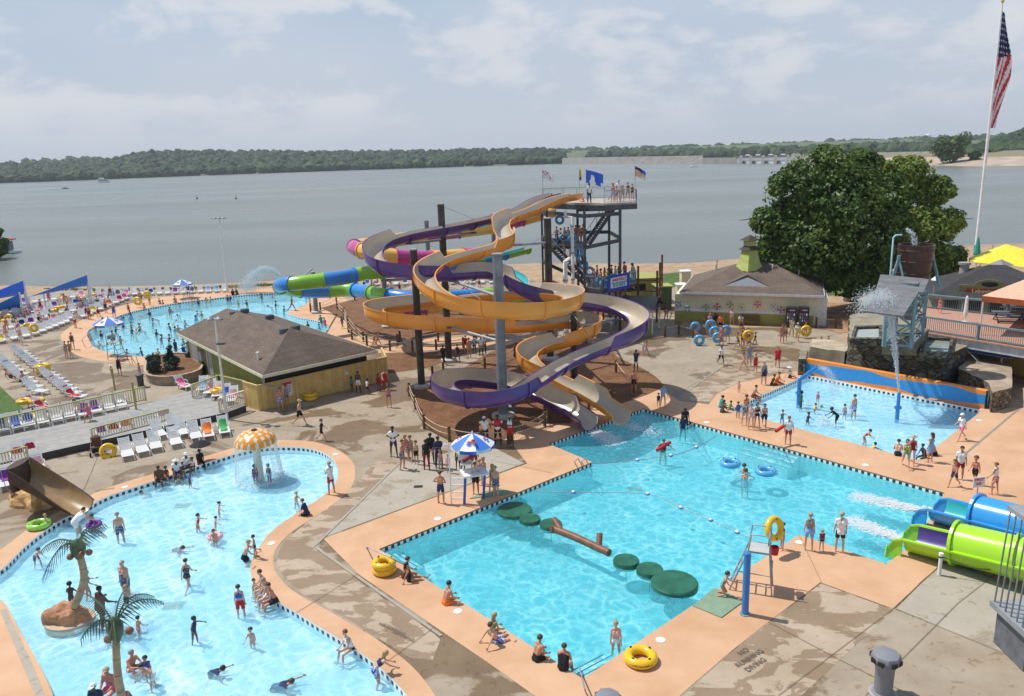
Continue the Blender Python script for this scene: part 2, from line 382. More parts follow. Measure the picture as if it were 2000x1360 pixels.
def lakemat():
 m,t,b=nt('lake_water'); g=N(t,'ShaderNodeNewGeometry')
 b.inputs['Base Color'].default_value=(.085,.105,.095,1); b.inputs['Roughness'].default_value=.22; b.inputs['IOR'].default_value=1.33
 big=N(t,'ShaderNodeTexNoise'); big.inputs['Scale'].default_value=.012; big.inputs['Detail'].default_value=5
 mp=N(t,'ShaderNodeMapping'); mp.inputs['Scale'].default_value=(.35,1.6,1); mp.inputs['Rotation'].default_value=(0,0,.1); L(t,g.outputs['Position'],mp.inputs[0]); L(t,mp.outputs[0],big.inputs['Vector'])
 r=ramp(t,big.outputs['Fac'],[(.35,(.15,.17,.155)),(.65,(.185,.205,.19))]); L(t,r.outputs[0],b.inputs['Base Color'])
 q=ramp(t,big.outputs['Fac'],[(.3,.31),(.7,.25)]); L(t,q.outputs[0],b.inputs['Roughness'])
 mp2=N(t,'ShaderNodeMapping'); mp2.inputs['Scale'].default_value=(.6,1.5,1); L(t,g.outputs['Position'],mp2.inputs[0])
 n=N(t,'ShaderNodeTexNoise'); n.inputs['Scale'].default_value=.9; n.inputs['Detail'].default_value=6; n.inputs['Roughness'].default_value=.6; n.inputs['Distortion'].default_value=.4; L(t,mp2.outputs[0],n.inputs['Vector'])
 bp=N(t,'ShaderNodeBump'); bp.inputs['Strength'].default_value=.7; bp.inputs['Distance'].default_value=.35; L(t,n.outputs['Fac'],bp.inputs['Height']); L(t,bp.outputs[0],b.inputs['Normal'])
 return m
m_lake=lakemat()
mb=MB(); lk=[V(p.x,p.y-.5,-1.2) for p in shl]
sheet('lake',lk+[V(4000,lk[-1].y,0),V(4000,6000,0),V(-4000,6000,0),V(-4000,lk[0].y,0)],m_lake,z=-1.2,pix=False)
conc=[(-900,1900),(-900,760),(-300,640),(0,587),(120,578),(260,573),(480,566),(640,559),(1000,547),(1250,556),(1330,556),(1332,640),(1600,640),(1640,652),(1660,690),(1680,720),(1990,800),(2600,860),(2600,1900)]
sheet('concrete_deck',conc,m_conc,z=0,holes=HOLES)
def near_hole(p,hs): return hs
Ao=[(-60,1092),(0,1074),(57,1032),(115,1000),(160,975),(217,951),(300,926),(355,907),(410,889),(457,875),(500,864),(550,860),(590,861),(625,866),(660,879),(684,897),(694,917),(691,942),(677,963),(650,986),(612,1012),(575,1036),(550,1058),(537,1078),(534,1095),(536,1112),(545,1127),(563,1147),(590,1166),(620,1182),(665,1207),(720,1239),(757,1264),(797,1295),(828,1328),(858,1372),(890,1430),(920,1500)]
oa=crom(gpoly(Ao),3)
sheet('left_pool_apron',oa+gpoly([(920,1560),(-600,1560),(-600,1180)]),m_peach,z=.010,holes=[PA],pix=False)
Bo=[(632,1053),(860,968),(1030,906),(1004,872),(975,866),(1010,846),(1060,829),(1112,827),(1150,802),(1187,786),(1235,765),(1290,758),(1328,784),(1384,790),(1400,770),(1446,748),(1543,728),(1572,722),(1640,735),(1930,797),(2100,797),(2700,900),(2700,1090),(1990,1150),(1852,1092),(1800,1135),(1746,1190),(1602,1138),(1500,1216),(1431,1270),(1344,1345),(1290,1395),(1250,1470),(1150,1450),(1048,1362),(949,1292),(850,1225),(700,1122)]
sheet('activity_pool_apron',Bo,m_peach,z=.010,holes=[PB,PC])
Do=[(120,662),(122,650),(150,631),(190,612),(275,588),(350,577),(462,568),(560,562),(620,563),(660,575),(690,600),(690,640),(700,668),(640,690),(560,705),(440,722),(362,722),(250,711),(175,702),(140,688)]
sheet('round_pool_apron',crom(gpoly(Do),3,closed=True),m_peach,z=.010,holes=[PD],pix=False)
sheet('peach_path',[(700,657),(760,668),(930,655),(1010,668),(975,682),(930,679),(760,690),(728,690),(640,690),(660,660)],m_peach,z=.014)
M1=[(803,765),(812,795),(835,835),(870,857),(925,868),(975,862),(1010,845),(1060,828),(1110,826),(1150,800),(1210,790),(1285,762),(1290,745),(1255,720),(1210,700),(1180,680),(1100,660),(1010,670),(960,688),(900,722),(850,745),(810,757)]
sheet('mulch_bed',crom(gpoly(M1),3,closed=True),m_mulch,z=.018,pix=False)
sheet('mulch_bed',[(625,602),(700,583),(800,572),(980,568),(1040,600),(1060,640),(1015,655),(930,652),(760,665),(690,652),(672,625),(640,608)],m_mulch,z=.018)
sheet('mulch_bed',[(757,692),(930,682),(885,700),(835,718),(757,730)],m_mulch,z=.018)
sheet('mulch_bed',[(1095,577),(1240,560),(1290,590),(1288,610),(1180,618),(1110,600)],m_mulch,z=.018)
m_shade=m_mulch
sheet('pine_straw_bed',[(1600,590),(1720,600),(1760,625),(1700,640),(1640,652),(1600,640)],groundmat('pine_straw',(.42,.22,.11),(.62,.38,.21),2,stain=(.7,.6,.5),stain_scale=.6,rough=.95,seed=7),z=.018)
sheet('lawn',[(1290,536),(1345,530),(1345,556),(1292,566)],m_grass,z=.012)
sheet('lawn',[(1560,548),(1640,545),(1720,548),(1700,578),(1590,577)],m_grass,z=.012)
sheet('lawn',[(-300,700),(0,755),(60,812),(40,850),(-300,900)],m_grass,z=.012)
sheet('damp_concrete_strip',[(556,1058),(640,985),(700,940),(735,900),(800,905),(856,912),(632,1046),(622,1068),(700,1135),(850,1240),(860,1250),(845,1290),(800,1285),(680,1210),(590,1160),(555,1128),(540,1100),(545,1076)],m_wet,z=.004)
sheet('pale_concrete_slab',[(629,1051),(775,907),(950,868),(975,880),(1024,905),(860,966)],m_light,z=.006)
sheet('damp_concrete_patch',[(1318,782),(1390,785),(1402,768),(1446,746),(1540,727),(1500,700),(1420,705)],m_wet,z=.005)
sheet('damp_concrete_patch',[(1604,1140),(1745,1192),(1500,1420),(1260,1440),(1345,1350),(1431,1272),(1500,1219)],m_wet,z=.005)
sheet('pale_concrete_slab',[(1750,1190),(1802,1137),(1852,1094),(2100,1170),(2100,1330)],m_light,z=.006)
m_drain=M('pale_drain_cover',(.34,.31,.26),.7,var=.1); m_joint=M('deck_joint',(.16,.12,.08),.9)
def strip(name,pts,w,mat,z,kind='structure',th=0):
 P=gpoly(pts); mb=MB()
 for i in range(len(P)-1):
  a,b=P[i],P[i+1]; d=(b-a).normalized(); n=V(-d.y,d.x,0)*w/2
  mb.add([(q.x,q.y,z) for q in (a-n,b-n,b+n,a+n)],[(0,1,2,3)])
 return tag(mb.build(name,[mat]),kind=kind)
strip('trench_drain',[(780,905),(614,1068),(862,1243)],.13,m_drain,.03)
for l in ([(1520,1360),(1742,1192),(1850,1092)],[(1690,1360),(1870,1180),(1960,1110)],[(1750,1190),(1990,1290)],[(1640,1290),(1800,1370)],[(1884,888),(1998,792)],[(1520,812),(1700,872)],[(1300,781),(1427,712)],[(700,1122),(560,1210)],[(850,1225),(760,1290)],[(230,800),(150,990)],[(440,822),(520,836),(600,845)],[(1500,1216),(1640,1290)],[(1560,1045),(1604,1138)],[(1820,890),(1880,886)],[(960,900),(1080,925)]):
 strip('deck_joint',l,.02,m_joint,.034)
strip('pale_deck_seam',[(1320,781),(1424,707)],.12,m_drain,.03)
strip('pale_deck_seam',[(1884,888),(1998,792)],.12,m_drain,.031)
sheet('beach_entry_strip',[(0,1193),(12,1190),(60,1290),(95,1375),(75,1375),(40,1290)],m_light,z=.02)
def hills():
 cols=[(-500,1150,30,500),(0,1190,12,450),(200,1230,16,450),(290,1260,27,450),(360,1280,26,450),(480,1300,20,500),(700,1320,18,500),(900,1310,17,500),(1040,1290,15,400),(1100,1290,14,300)]
 mb=MB(); m=M('far_woodland_floor',(.10,.13,.05),.95,scale=.02)
 for i,(x,d,z,dp) in enumerate(cols):
  h=300-(x-1000)*.0332
  u=ray(x,h); u=V(u.x/u.y,1,0)
  for k,(dd,zz) in enumerate(((0,-2),(.02,.6),(.5,z*.7),(1,z),(1.8,z*.9))):
   y=d+dd*dp; mb.v.append((u.x*y,y,zz))
  if i:
   for k in range(4): a=(i-1)*5+k; mb.f.append((a,a+5,a+6,a+1)); mb.m.append(0)
 tag(mb.build('hills',[m]),kind='structure')
 mb=MB(); cols2=[(-600,1900,34),(200,2100,38),(700,2100,40),(1200,2200,34),(1500,2000,36),(1900,2000,40),(2600,1800,50)]
 for i,(x,d,z) in enumerate(cols2):
  u=ray(x,300-(x-1000)*.0332); u=V(u.x/u.y,1,0)
  for dd,zz in ((-300,-2),(-150,z*.3),(0,z*.55),(700,z*.5)):
   y=d+dd; mb.v.append((u.x*y,y,zz))
  if i:
   for k in range(3): a=(i-1)*4+k; mb.f.append((a,a+4,a+5,a+1)); mb.m.append(0)
 tag(mb.build('distant_hills',[m]),kind='structure')
hills()
m_ft=[M('far_foliage_dark',(.018,.042,.014),.9,scale=.05,var=.4),M('far_foliage_mid',(.03,.06,.018),.9,scale=.05,var=.4),M('far_foliage_light',(.05,.085,.028),.9,scale=.05,var=.35)]
def ico():
 bm=bmesh.new(); bmesh.ops.create_icosphere(bm,subdivisions=2,radius=1); bm.verts.ensure_lookup_table()
 v=np.array([x.co[:] for x in bm.verts]); f=np.array([[q.index for q in p.verts] for p in bm.faces]); bm.free(); return v,f
ICV,ICF=ico()
def blobs(name,spec,mats,kind='stuff',rough=.22,parent=None,seed=1):
 """spec rows: x,y,z,rx,rz,mat ; lumpy crowns merged"""
 rs=np.random.RandomState(seed); n=len(spec); sp=np.array(spec,float)
 v=np.repeat(ICV[None],n,0); v=v*(1+rs.uniform(-rough,rough,(n,len(ICV),1)))
 v[:,:,0]*=sp[:,3,None]; v[:,:,1]*=sp[:,3,None]; v[:,:,2]*=sp[:,4,None]; v+=sp[:,None,:3]
 f=(ICF[None]+(np.arange(n)*len(ICV))[:,None,None]).reshape(-1,3)
 me=bpy.data.meshes.new(name); me.from_pydata(v.reshape(-1,3).tolist(),[],f.tolist())
 for m in mats: me.materials.append(m)
 me.polygons.foreach_set('material_index',np.repeat(sp[:,5].astype(int),len(ICF)).tolist())
 o=link(name,me,parent)
 if kind: o['kind']=kind
 return o
def interp(tab,x,j):
 for i in range(len(tab)-1):
  if tab[i][0]<=x<=tab[i+1][0]:
   f=(x-tab[i][0])/(tab[i+1][0]-tab[i][0]); return tab[i][j]*(1-f)+tab[i+1][j]*f
 return tab[0][j] if x<tab[0][0] else tab[-1][j]
def farwood(name,tab,x0,x1,n,rmin=6,rmax=10,seed=3,mats=m_ft,lightfront=True):
 """tab: px, distance, top pixel y ; crowns fill from lake level to the top profile"""
 rs=random.Random(seed); sp=[]
 for i in range(n):
  x=rs.uniform(x0,x1); s=rs.random()**1.2; d0=interp(tab,x,1); dep=interp(tab,x,3); d=d0+s*dep
  h=300-(x-1000)*.0332; ztop=17+(h-interp(tab,x,2))/FPX*(d0+dep)
  r=rs.uniform(rmin,rmax); zt=(12*(1-s)+ztop*s); zc=max(r*.6-2,zt-r-rs.uniform(0,5)*(1-s))
  u=ray(x,h); sp.append((u.x/u.y*d,d,zc,r,r*rs.uniform(.8,1.15),min(2,int(rs.random()*2.25+(.45 if s<.1 else 0)))))
  if s<.25: sp.append((u.x/u.y*d+rs.uniform(-3,3),d-2,r*.35,r*.85,r*.7,rs.choice((0,0,1))))
 return blobs(name,sp,mats,seed=seed)
T1=[(-300,1150,318,350),(0,1190,318,350),(90,1195,316,350),(200,1230,310,350),(260,1250,300,350),(300,1260,294,350),(360,1280,292,350),(480,1300,293,400),(700,1320,295,350),(850,1310,292,350),(1040,1290,288,300),(1105,1290,293,250)]
farwood('far_shore_woodland',T1,-250,1100,2300)
T2=[(-300,1900,312,200),(50,1950,309,200),(200,1900,306,200),(480,2000,292,200),(700,2100,293,300),(1100,2100,287,300),(1300,2200,284,300),(1600,2000,279,300),(1800,1900,272,300),(2100,1700,262,300),(2500,1700,250,200)]
farwood('distant_hill_woodland',T2,-200,2200,1300,10,17,seed=5)
T3=[(1095,1500,292,150),(1200,1550,291,150),(1340,1450,286,250),(1440,1300,289,200),(1560,1200,293,150),(1700,1100,288,250),(1850,1000,283,250)]
farwood('woodland_behind_dam',T3,1150,1850,700,7,11,seed=8)
T4=[(1845,640,299,60),(1870,640,290,80),(1920,650,276,100),(2000,640,252,140),(2100,640,235,160)]
farwood('right_bank_woodland',T4,1850,2080,330,5,9,seed=9)
mb=MB()
for x,y in ((1600,322),(1700,323),(1835,324),(1900,326),(2000,325),(2200,322)):
 a=G(x,y,-1.2); k=len(mb.v)//4
 for dy,z in ((-6,-2),(0,-.9),(60,3.5),(160,6.5)): mb.v.append((a.x*(1+dy/a.y),a.y+dy,z))
 if k:
  for j in range(3): q=(k-1)*4+j; mb.f.append((q,q+4,q+5,q+1)); mb.m.append(0 if j!=1 else 1)
tag(mb.build('far_bank',[m_bank,M('eroded_bank',(.40,.32,.24),.9,scale=.1,var=.3)]),kind='structure')
m_rip=M('riprap_stone',(.19,.18,.165),.95,scale=.25,var=.35,bump=.6,bscale=1.2); m_dc=M('dam_concrete',(.30,.285,.265),.9,scale=.1,var=.15)
def dam():
 t=thing('dam','long low grey dam with concrete gates across the far side of the lake','dam',G(1300,320,-1.2))
 inv=Matrix.Translation(-t.location)
 def P(x,yb,z,off=0):
  a=G(x,yb,-1.2); u=V(a.x/a.y,1,0); y=a.y+off; return V(u.x*y,y,z)-t.location
 mb=MB()
 xs=[1098,1200,1300,1372]
 for i in range(3):
  for o0,z0,o1,z1 in ((-3,-2.4,0,-1.2),(0,-1.2,22,7.5),(22,7.5,32,7.5)):
   a,b=xs[i],xs[i+1]; mb.add([P(a,320,z0,o0),P(b,320,z0,o0),P(b,320,z1,o1),P(a,320,z1,o1)],[(0,1,2,3)])
 mb.build('embankment',[m_rip],t); mb=MB(); xs=[1545,1700,1850,2010]
 for i in range(3):
  a,b=xs[i],xs[i+1]
  for o0,z0,o1,z1 in ((0,-1.2,22,6.6),(22,6.6,34,6.6)): mb.add([P(a,316,z0,o0),P(b,316,z0,o0),P(b,316,z1,o1),P(a,316,z1,o1)],[(0,1,2,3)])
 mb.build('embankment',[m_rip],t)
 mb=MB()
 def blk(x0,x1,z0,z1,o0,o1):
  p=[P(x0,320,z0,o0),P(x1,320,z0,o0),P(x1,320,z0,o1),P(x0,320,z0,o1)]; q=[V(a.x,a.y,z1) for a in p]
  return (p+q,[(0,3,2,1),(4,5,6,7),(0,1,5,4),(1,2,6,5),(2,3,7,6),(3,0,4,7)])
 mb.add(*blk(1372,1440,-2,6.2,0,14)); mb.build('abutment_wall',[m_dc],t)
 for x in (1444,1463,1487,1511,1535):
  b=MB(); b.add(*blk(x,x+6,-2,8.2,-4,16)); b.build('pier',[M('pier_stone',(.33,.29,.27),.9)],t)
 for x in (1450,1469,1493,1517):
  b=MB(); b.add(*blk(x,x+17,-2,3.0,1,3)); b.build('gate',[M('gate_paint',(.62,.64,.66),.6)],t)
 b=MB(); b.add(*blk(1436,1548,6.0,7.0,-2,12)); b.build('roadway',[m_dc],t)
 for x in (1455,1475,1500,1524): b=MB(); b.add(*blk(x,x+9,7.0,9.2,2,8)); b.build('hoist_housing',[M('hoist_white',(.7,.7,.7),.6)],t)
dam()
for x,y in ((356,988),(340,1183),(1240,955)): p=G(x,y,-.3); z=-.446 if x<1000 else -1.246; q=G(x,y,z); tag(MB().box((q.x,q.y,z),(.8,.6,.004)).build('pool_floor_grate',[M('floor_grate',(.42,.46,.40),.7)]),kind='structure')
m_beige=M('flume_inner_beige',(.50,.43,.33),.28,var=.08,scale=.8,spec=.6,coat=.3)
m_orange=M('flume_orange_gelcoat',(.86,.33,.045),.3,var=.10,scale=.5,coat=.3)
m_purple=M('flume_purple_gelcoat',(.085,.035,.20),.3,var=.25,scale=.4,coat=.3)
m_mag=M('flume_magenta_gelcoat',(.50,.05,.24),.3,var=.2,scale=.4,coat=.3); m_yel=M('flume_yellow_gelcoat',(.86,.47,.09),.3,var=.08,scale=.4,coat=.3)
m_blue=M('flume_blue_gelcoat',(.03,.24,.66),.3,var=.15,scale=.4,coat=.3); m_grn=M('flume_green_gelcoat',(.24,.52,.035),.3,var=.15,scale=.4,coat=.3)
m_teal=M('flume_teal_gelcoat',(.03,.42,.45),.3,var=.1,scale=.4,coat=.3); m_lime=M('flume_lime_gelcoat',(.36,.68,.02),.25,var=.06,scale=.4,coat=.4)
m_sky=M('flume_sky_gelcoat',(.03,.30,.72),.25,var=.06,scale=.4,coat=.4); m_dpur=M('flume_inner_violet',(.08,.05,.22),.3,var=.1)
m_galv=M('galvanised_steel',(.34,.36,.38),.5,metal=.4,var=.2,scale=3); m_dsteel=M('dark_steel',(.075,.085,.09),.5,metal=.3,var=.3,scale=2)
m_gpole=M('weathered_grey_pole',(.20,.225,.25),.55,metal=.2,var=.3,scale=1.2,bump=.3); m_bpole=M('dark_timber_pole',(.055,.047,.038),.7,var=.45,scale=1.5,bump=.6,bscale=8)
m_pvc=M('white_pipe',(.72,.71,.66),.4,var=.1); m_cable=M('steel_cable',(.3,.3,.3),.5)
def frames(P):
 n=len(P); T=[];
 for i in range(n): T.append((P[min(i+1,n-1)]-P[max(i-1,0)]).normalized())
 out=[]
 for i in range(n):
  r=T[i].cross(V(0,0,1)).normalized(); u=r.cross(T[i]); out.append((r,u,T[i]))
 return out
def usec(wl,wr,R,th,k=9):
 """open half-pipe: returns inner and outer points (u,v), bottom at v=0"""
 def side(w):
  pts=[]
  if w<=R: tm=math.acos(1-w/R); arc=[tm*j/k for j in range(1,k+1)]; ext=0;
  else: arc=[PI/2*min(1,j/(k-2)) for j in range(1,k+1)]; ext=w-R
  for j,a in enumerate(arc):
   e=0
   if w>R and j>=k-2: e=ext*(j-(k-3))/2.0 if j>=k-2 else 0
   pts.append((a,e))
  return pts
 def mk(Rr,ex=0):
  l=[(-Rr*math.sin(a),R-Rr*math.cos(a)+e) for a,e in side(wl)][::-1]; r=[(Rr*math.sin(a),R-Rr*math.cos(a)+e) for a,e in side(wr)]
  return l+[(0,R-Rr)]+r
 i=mk(R); o=mk(R+th)
 li,ri=i[0],i[-1]; f=.09
 rimL=[(li[0]-f,li[1]+.02),(li[0]-f,li[1]-.05)]; rimR=[(ri[0]+f,ri[1]-.05),(ri[0]+f,ri[1]+.02)]
 return i,o,rimL,rimR
def flume(t,name,P,WL,WR,R,mi,mo,joint=3.2):
 """P resampled; WL/WR wall height per point"""
 F=frames(P); mb=MB(); rows=[]; inv=t.location
 for i,p in enumerate(P):
  r,u,_=F[i]; a,o,rl,rr=usec(WL[i],WR[i],R,.05)
  ring=a+rr[::-1]+[o[-1]]+o[::-1][1:]+rl[::-1]
  rows.append([p-inv+r*x+V(0,0,1)*y for x,y in ring]); na=len(a); nr=len(ring)
 for q in rows: mb.v+= [tuple(x) for x in q]
 for i in range(len(P)-1):
  for j in range(nr):
   j2=(j+1)%nr; mb.f.append((i*nr+j,i*nr+j2,(i+1)*nr+j2,(i+1)*nr+j)); mb.m.append(0 if j<na-1 else 1)
 mb.f.append(tuple(range(nr))); mb.m.append(1); mb.f.append(tuple((len(P)-1)*nr+j for j in range(nr))[::-1]); mb.m.append(1)
 o=mb.build(name,[mi,mo],t,smooth=50)
 acc=0; last=P[0]
 for i in range(1,len(P)-1):
  acc+=(P[i]-last).length; last=P[i]
  if acc>=joint:
   acc=0; r,u,T=F[i]; jb=MB(); vs=[]
   a1,o1,_,_=usec(WL[i],WR[i],R,.055); a2,o2,_,_=usec(WL[i],WR[i],R,.13)
   for s in (-.04,.04):
    for q in o1+o2[::-1]: vs.append(P[i]-inv+T*s+r*q[0]+V(0,0,1)*(q[1]-.01))
   k=len(o1)*2; fs=[(j,(j+1)%k,k+(j+1)%k,k+j) for j in range(k)]
   for j in range(len(o1)-1): fs.append((j,k-1-j,k-2-j,j+1)); fs.append((k+j+1,k+k-2-j,k+k-1-j,k+j))
   jb.add(vs,fs); jb.build('joint_rib',[mo],t)
 return o
def smooth(P,n=6):
 P=[p.copy() for p in P]
 for _ in range(n):
  Q=[p.copy() for p in P]
  for i in range(1,len(P)-1): Q[i]=P[i]*.5+(P[i-1]+P[i+1])*.25
  P=Q
 return P
def curv_walls(P,hi,lo,k=.075,win=6):
 """outer wall of a bend is raised; level steps with a short slope"""
 n=len(P); c=[0]*n
 for i in range(n):
  a,b,d=P[max(0,i-win)],P[i],P[min(n-1,i+win)]
  e1=(b-a); e2=(d-b); e1.z=e2.z=0
  if e1.length>.01 and e2.length>.01: c[i]=math.atan2(e1.x*e2.y-e1.y*e2.x,e1.dot(e2))/((e1.length+e2.length)/2)
 R=[0]*n;Lh=[0]*n
 for i in range(n):
  if c[i]>k: R[i]=1      # bends left -> right wall is outer
  elif c[i]<-k: Lh[i]=1
 def close(m):
  m=m[:]; i=0
  for g in range(n):
   if m[g] :
    for q in range(g+1,min(n,g+14)):
     if m[q]:
      for w in range(g,q): m[w]=1
  i=0
  while i<n:
   if m[i]:
    j=i
    while j<n and m[j]: j+=1
    if j-i<9:
     for w in range(i,j): m[w]=0
    i=j
   else: i+=1
  return m
 R=close(R); Lh=close(Lh)
 return [hi if x else lo for x in Lh],[hi if x else lo for x in R]
pur=[(1084,390,78),(1060,396,76.5),(1040,406,75),(1021,419,73),(992,430,71),(956,439,68.5),(910,450,66),(865,459,63.8),(820,467,62),(775,478,60.8),(742,491,59.8),(727,508,58.3),(738,530,56.5),(775,543,55.3),(830,549,55),(880,549,56),(925,545,57),(965,545,57.5),(995,560,56.5),(1025,582,55.5),(1060,596,56),(1100,600,57),(1137,604,57.5),(1180,609,57.5),(1215,619,56.8),(1243,634,55),(1250,650,53),(1232,667,51.5),(1200,682,50.5),(1156,700,49.6),(1110,720,48.8),(1070,744,47.8),(1035,768,46.6),(1000,788,45.6),(950,796,45.3),(900,792,45.8),(866,778,47.3),(868,762,49.3),(900,755,51),(950,757,51.8),(1000,764,51.5),(1050,782,50),(1090,800,49),(1125,818,47.8),(1152,840,46.6)]
org=[(1127,391,76),(1105,394,74.5),(1072,405,72),(1037,423,70),(1010,432,68.5),(987,440,67),(977,452,65.5),(982,466,64),(990,478,62),(984,490,60.5),(962,498,59.5),(925,507,58),(887,518,56.5),(850,533,55.3),(829,553,53.5),(836,575,51.5),(862,596,49.8),(910,613,48.4),(960,621,47.4),(1010,624,47.2),(1070,622,47.8),(1112,610,50),(1122,597,52.5),(1095,589,54.5),(1040,586,56.5),(960,589,58.5),(870,599,60),(790,609,60.5),(740,615,59.5),(728,625,57.8),(760,636,56),(820,643,55),(880,647,54.5),(960,650,54.8),(1040,648,56),(1105,640,57.5),(1148,643,57),(1160,654,55.5),(1140,666,54.5),(1100,680,54.2),(1060,689,54.3),(1034,701,53.5),(1027,716,52.2),(1044,732,51),(1070,746,50.5),(1105,762,50),(1150,785,49),(1190,809,48),(1214,829,46.8)]
def body_slide(name,label,pts,mo,R=.66):
 P=smooth(resample(smooth(crom([D(*q) for q in pts],6),4),.35),5)
 wl,wr=curv_walls(P,1.15,.62)
 n=len(P)
 for k in range(6): wl[n-1-k]=wr[n-1-k]=.7
 t=thing(name,label,'water slide',P[-1]*1.0); t.location=(P[-1].x,P[-1].y,0)
 flume(t,'flume',P,wl,wr,R,m_beige,mo); return t,P
tp,PP=body_slide('body_slide','open purple water slide with beige channel winding down from the top platform to the pool',pur,m_purple)
to,PO=body_slide('body_slide','open orange water slide with beige channel looping round the grey pole into the pool',org,m_orange)
for t in (tp,to): t['group']='open body slides from the top platform'
def ring_pts(c,r,u,R,n=18): return [c+r*(R*math.cos(2*PI*j/n))+u*(R*math.sin(2*PI*j/n)) for j in range(n)]
def tube_slide(name,label,pts,R,colors,seg=3.4,open_rng=(),inner=None,step=.5):
 P=smooth(resample(smooth(crom([D(*q) for q in pts],6),3),step),4); F=frames(P)
 t=thing(name,label,'tube slide',(P[-1].x,P[-1].y,0)); inv=t.location; n=18; k=max(2,int(seg/step)); ci=0; i=0
 while i<len(P)-1:
  j=min(len(P)-1,i+k); mo=colors[ci%len(colors)]; frac=(i+j)/2/len(P)
  op=any(a<=frac<=b for a,b in open_rng)
  mb=MB(); rows=[]
  ang=[2*PI*q/n for q in range(n+1)] if not op else [PI+PI*q/n*1.0 for q in range(n+1)]
  for side,RR in ((0,R),(1,R-.05)):
   for q in range(i,j+1):
    r,u,_=F[q]; mb.v+=[tuple(P[q]-inv+r*(RR*math.cos(a))+V(0,0,1)*(RR*math.sin(a))) for a in ang]
  m=n+1; h=(j-i+1)*m
  for q in range(j-i):
   for a in range(n):
    mb.f.append((q*m+a,q*m+a+1,(q+1)*m+a+1,(q+1)*m+a)); mb.m.append(0)
    mb.f.append((h+q*m+a,h+(q+1)*m+a,h+(q+1)*m+a+1,h+q*m+a+1)); mb.m.append(1)
   if op:
    for a in (0,n): mb.f.append((q*m+a,(q+1)*m+a,h+(q+1)*m+a,h+q*m+a)); mb.m.append(0)
  mb.build('flume_section' if op else 'tube_section',[mo,inner or mo],t,smooth=45)
  r,u,T=F[i]; jb=MB(); vs=[]
  for s,RR in ((-.05,R+.01),(-.05,R+.1),(.05,R+.1),(.05,R+.01)):
   vs+=[P[i]-inv+T*s+r*(RR*math.cos(a))+V(0,0,1)*(RR*math.sin(a)) for a in ang]
  fs=[(x*m+a,x*m+a+1,((x+1)%4)*m+a+1,((x+1)%4)*m+a) for x in range(4) for a in range(n)]
  jb.add(vs,fs); jb.build('joint_rib',[mo],t)
  i=j; ci+=1
 return t,P
g='enclosed tube slides behind the open slides'
ta,_=tube_slide('tube_slide','yellow and magenta tube slide whose top bend juts out over the lake',
 [(1085,412,84),(1040,424,84),(975,442,83),(920,450,82),(860,457,81),(800,465,80),(745,474,78),(705,480,75),(690,484,71.5),(715,492,69),(760,500,68.5),(820,505,70),(880,502,72),(930,497,74)],.66,[m_yel,m_mag],3.6); ta['group']=g
tb,_=tube_slide('tube_slide','green and blue tube slide whose lower bend overhangs the round pool',
 [(1030,484,86),(980,497,84),(920,509,82),(860,521,80),(800,529,78),(760,530,76),(715,533,74),(670,543,72.5),(620,549,71.5),(570,555,71),(545,557,72.5),(560,566,75),(620,570,77),(680,566,78),(705,568,76.5),(740,575,74),(780,581,72),(830,584,72),(900,580,73),(960,576,75)],.66,[m_grn,m_blue],3.2,open_rng=((0,.30),),inner=m_teal); tb['group']=g
tc_,_=tube_slide('flume_slide','low teal and blue open slide curling behind the big orange loop',
 [(1150,566,80),(1090,574,78),(1040,582,76),(990,588,74),(930,583,74),(880,576,76)],.66,[m_blue,m_grn],3.2,open_rng=((0,1),),inner=m_teal); tc_['group']=g
td,_=tube_slide('flume_slide','small yellow and magenta slide bend with teal channel low behind the grey pole',
 [(960,520,80),(1000,530,78),(1022,548,75),(1010,570,72.5),(970,584,71),(910,592,70),(850,600,69.5),(800,603,69),(770,603,68)],.66,[m_yel,m_mag],2.8,open_rng=((0,.6),),inner=m_teal); td['group']=g
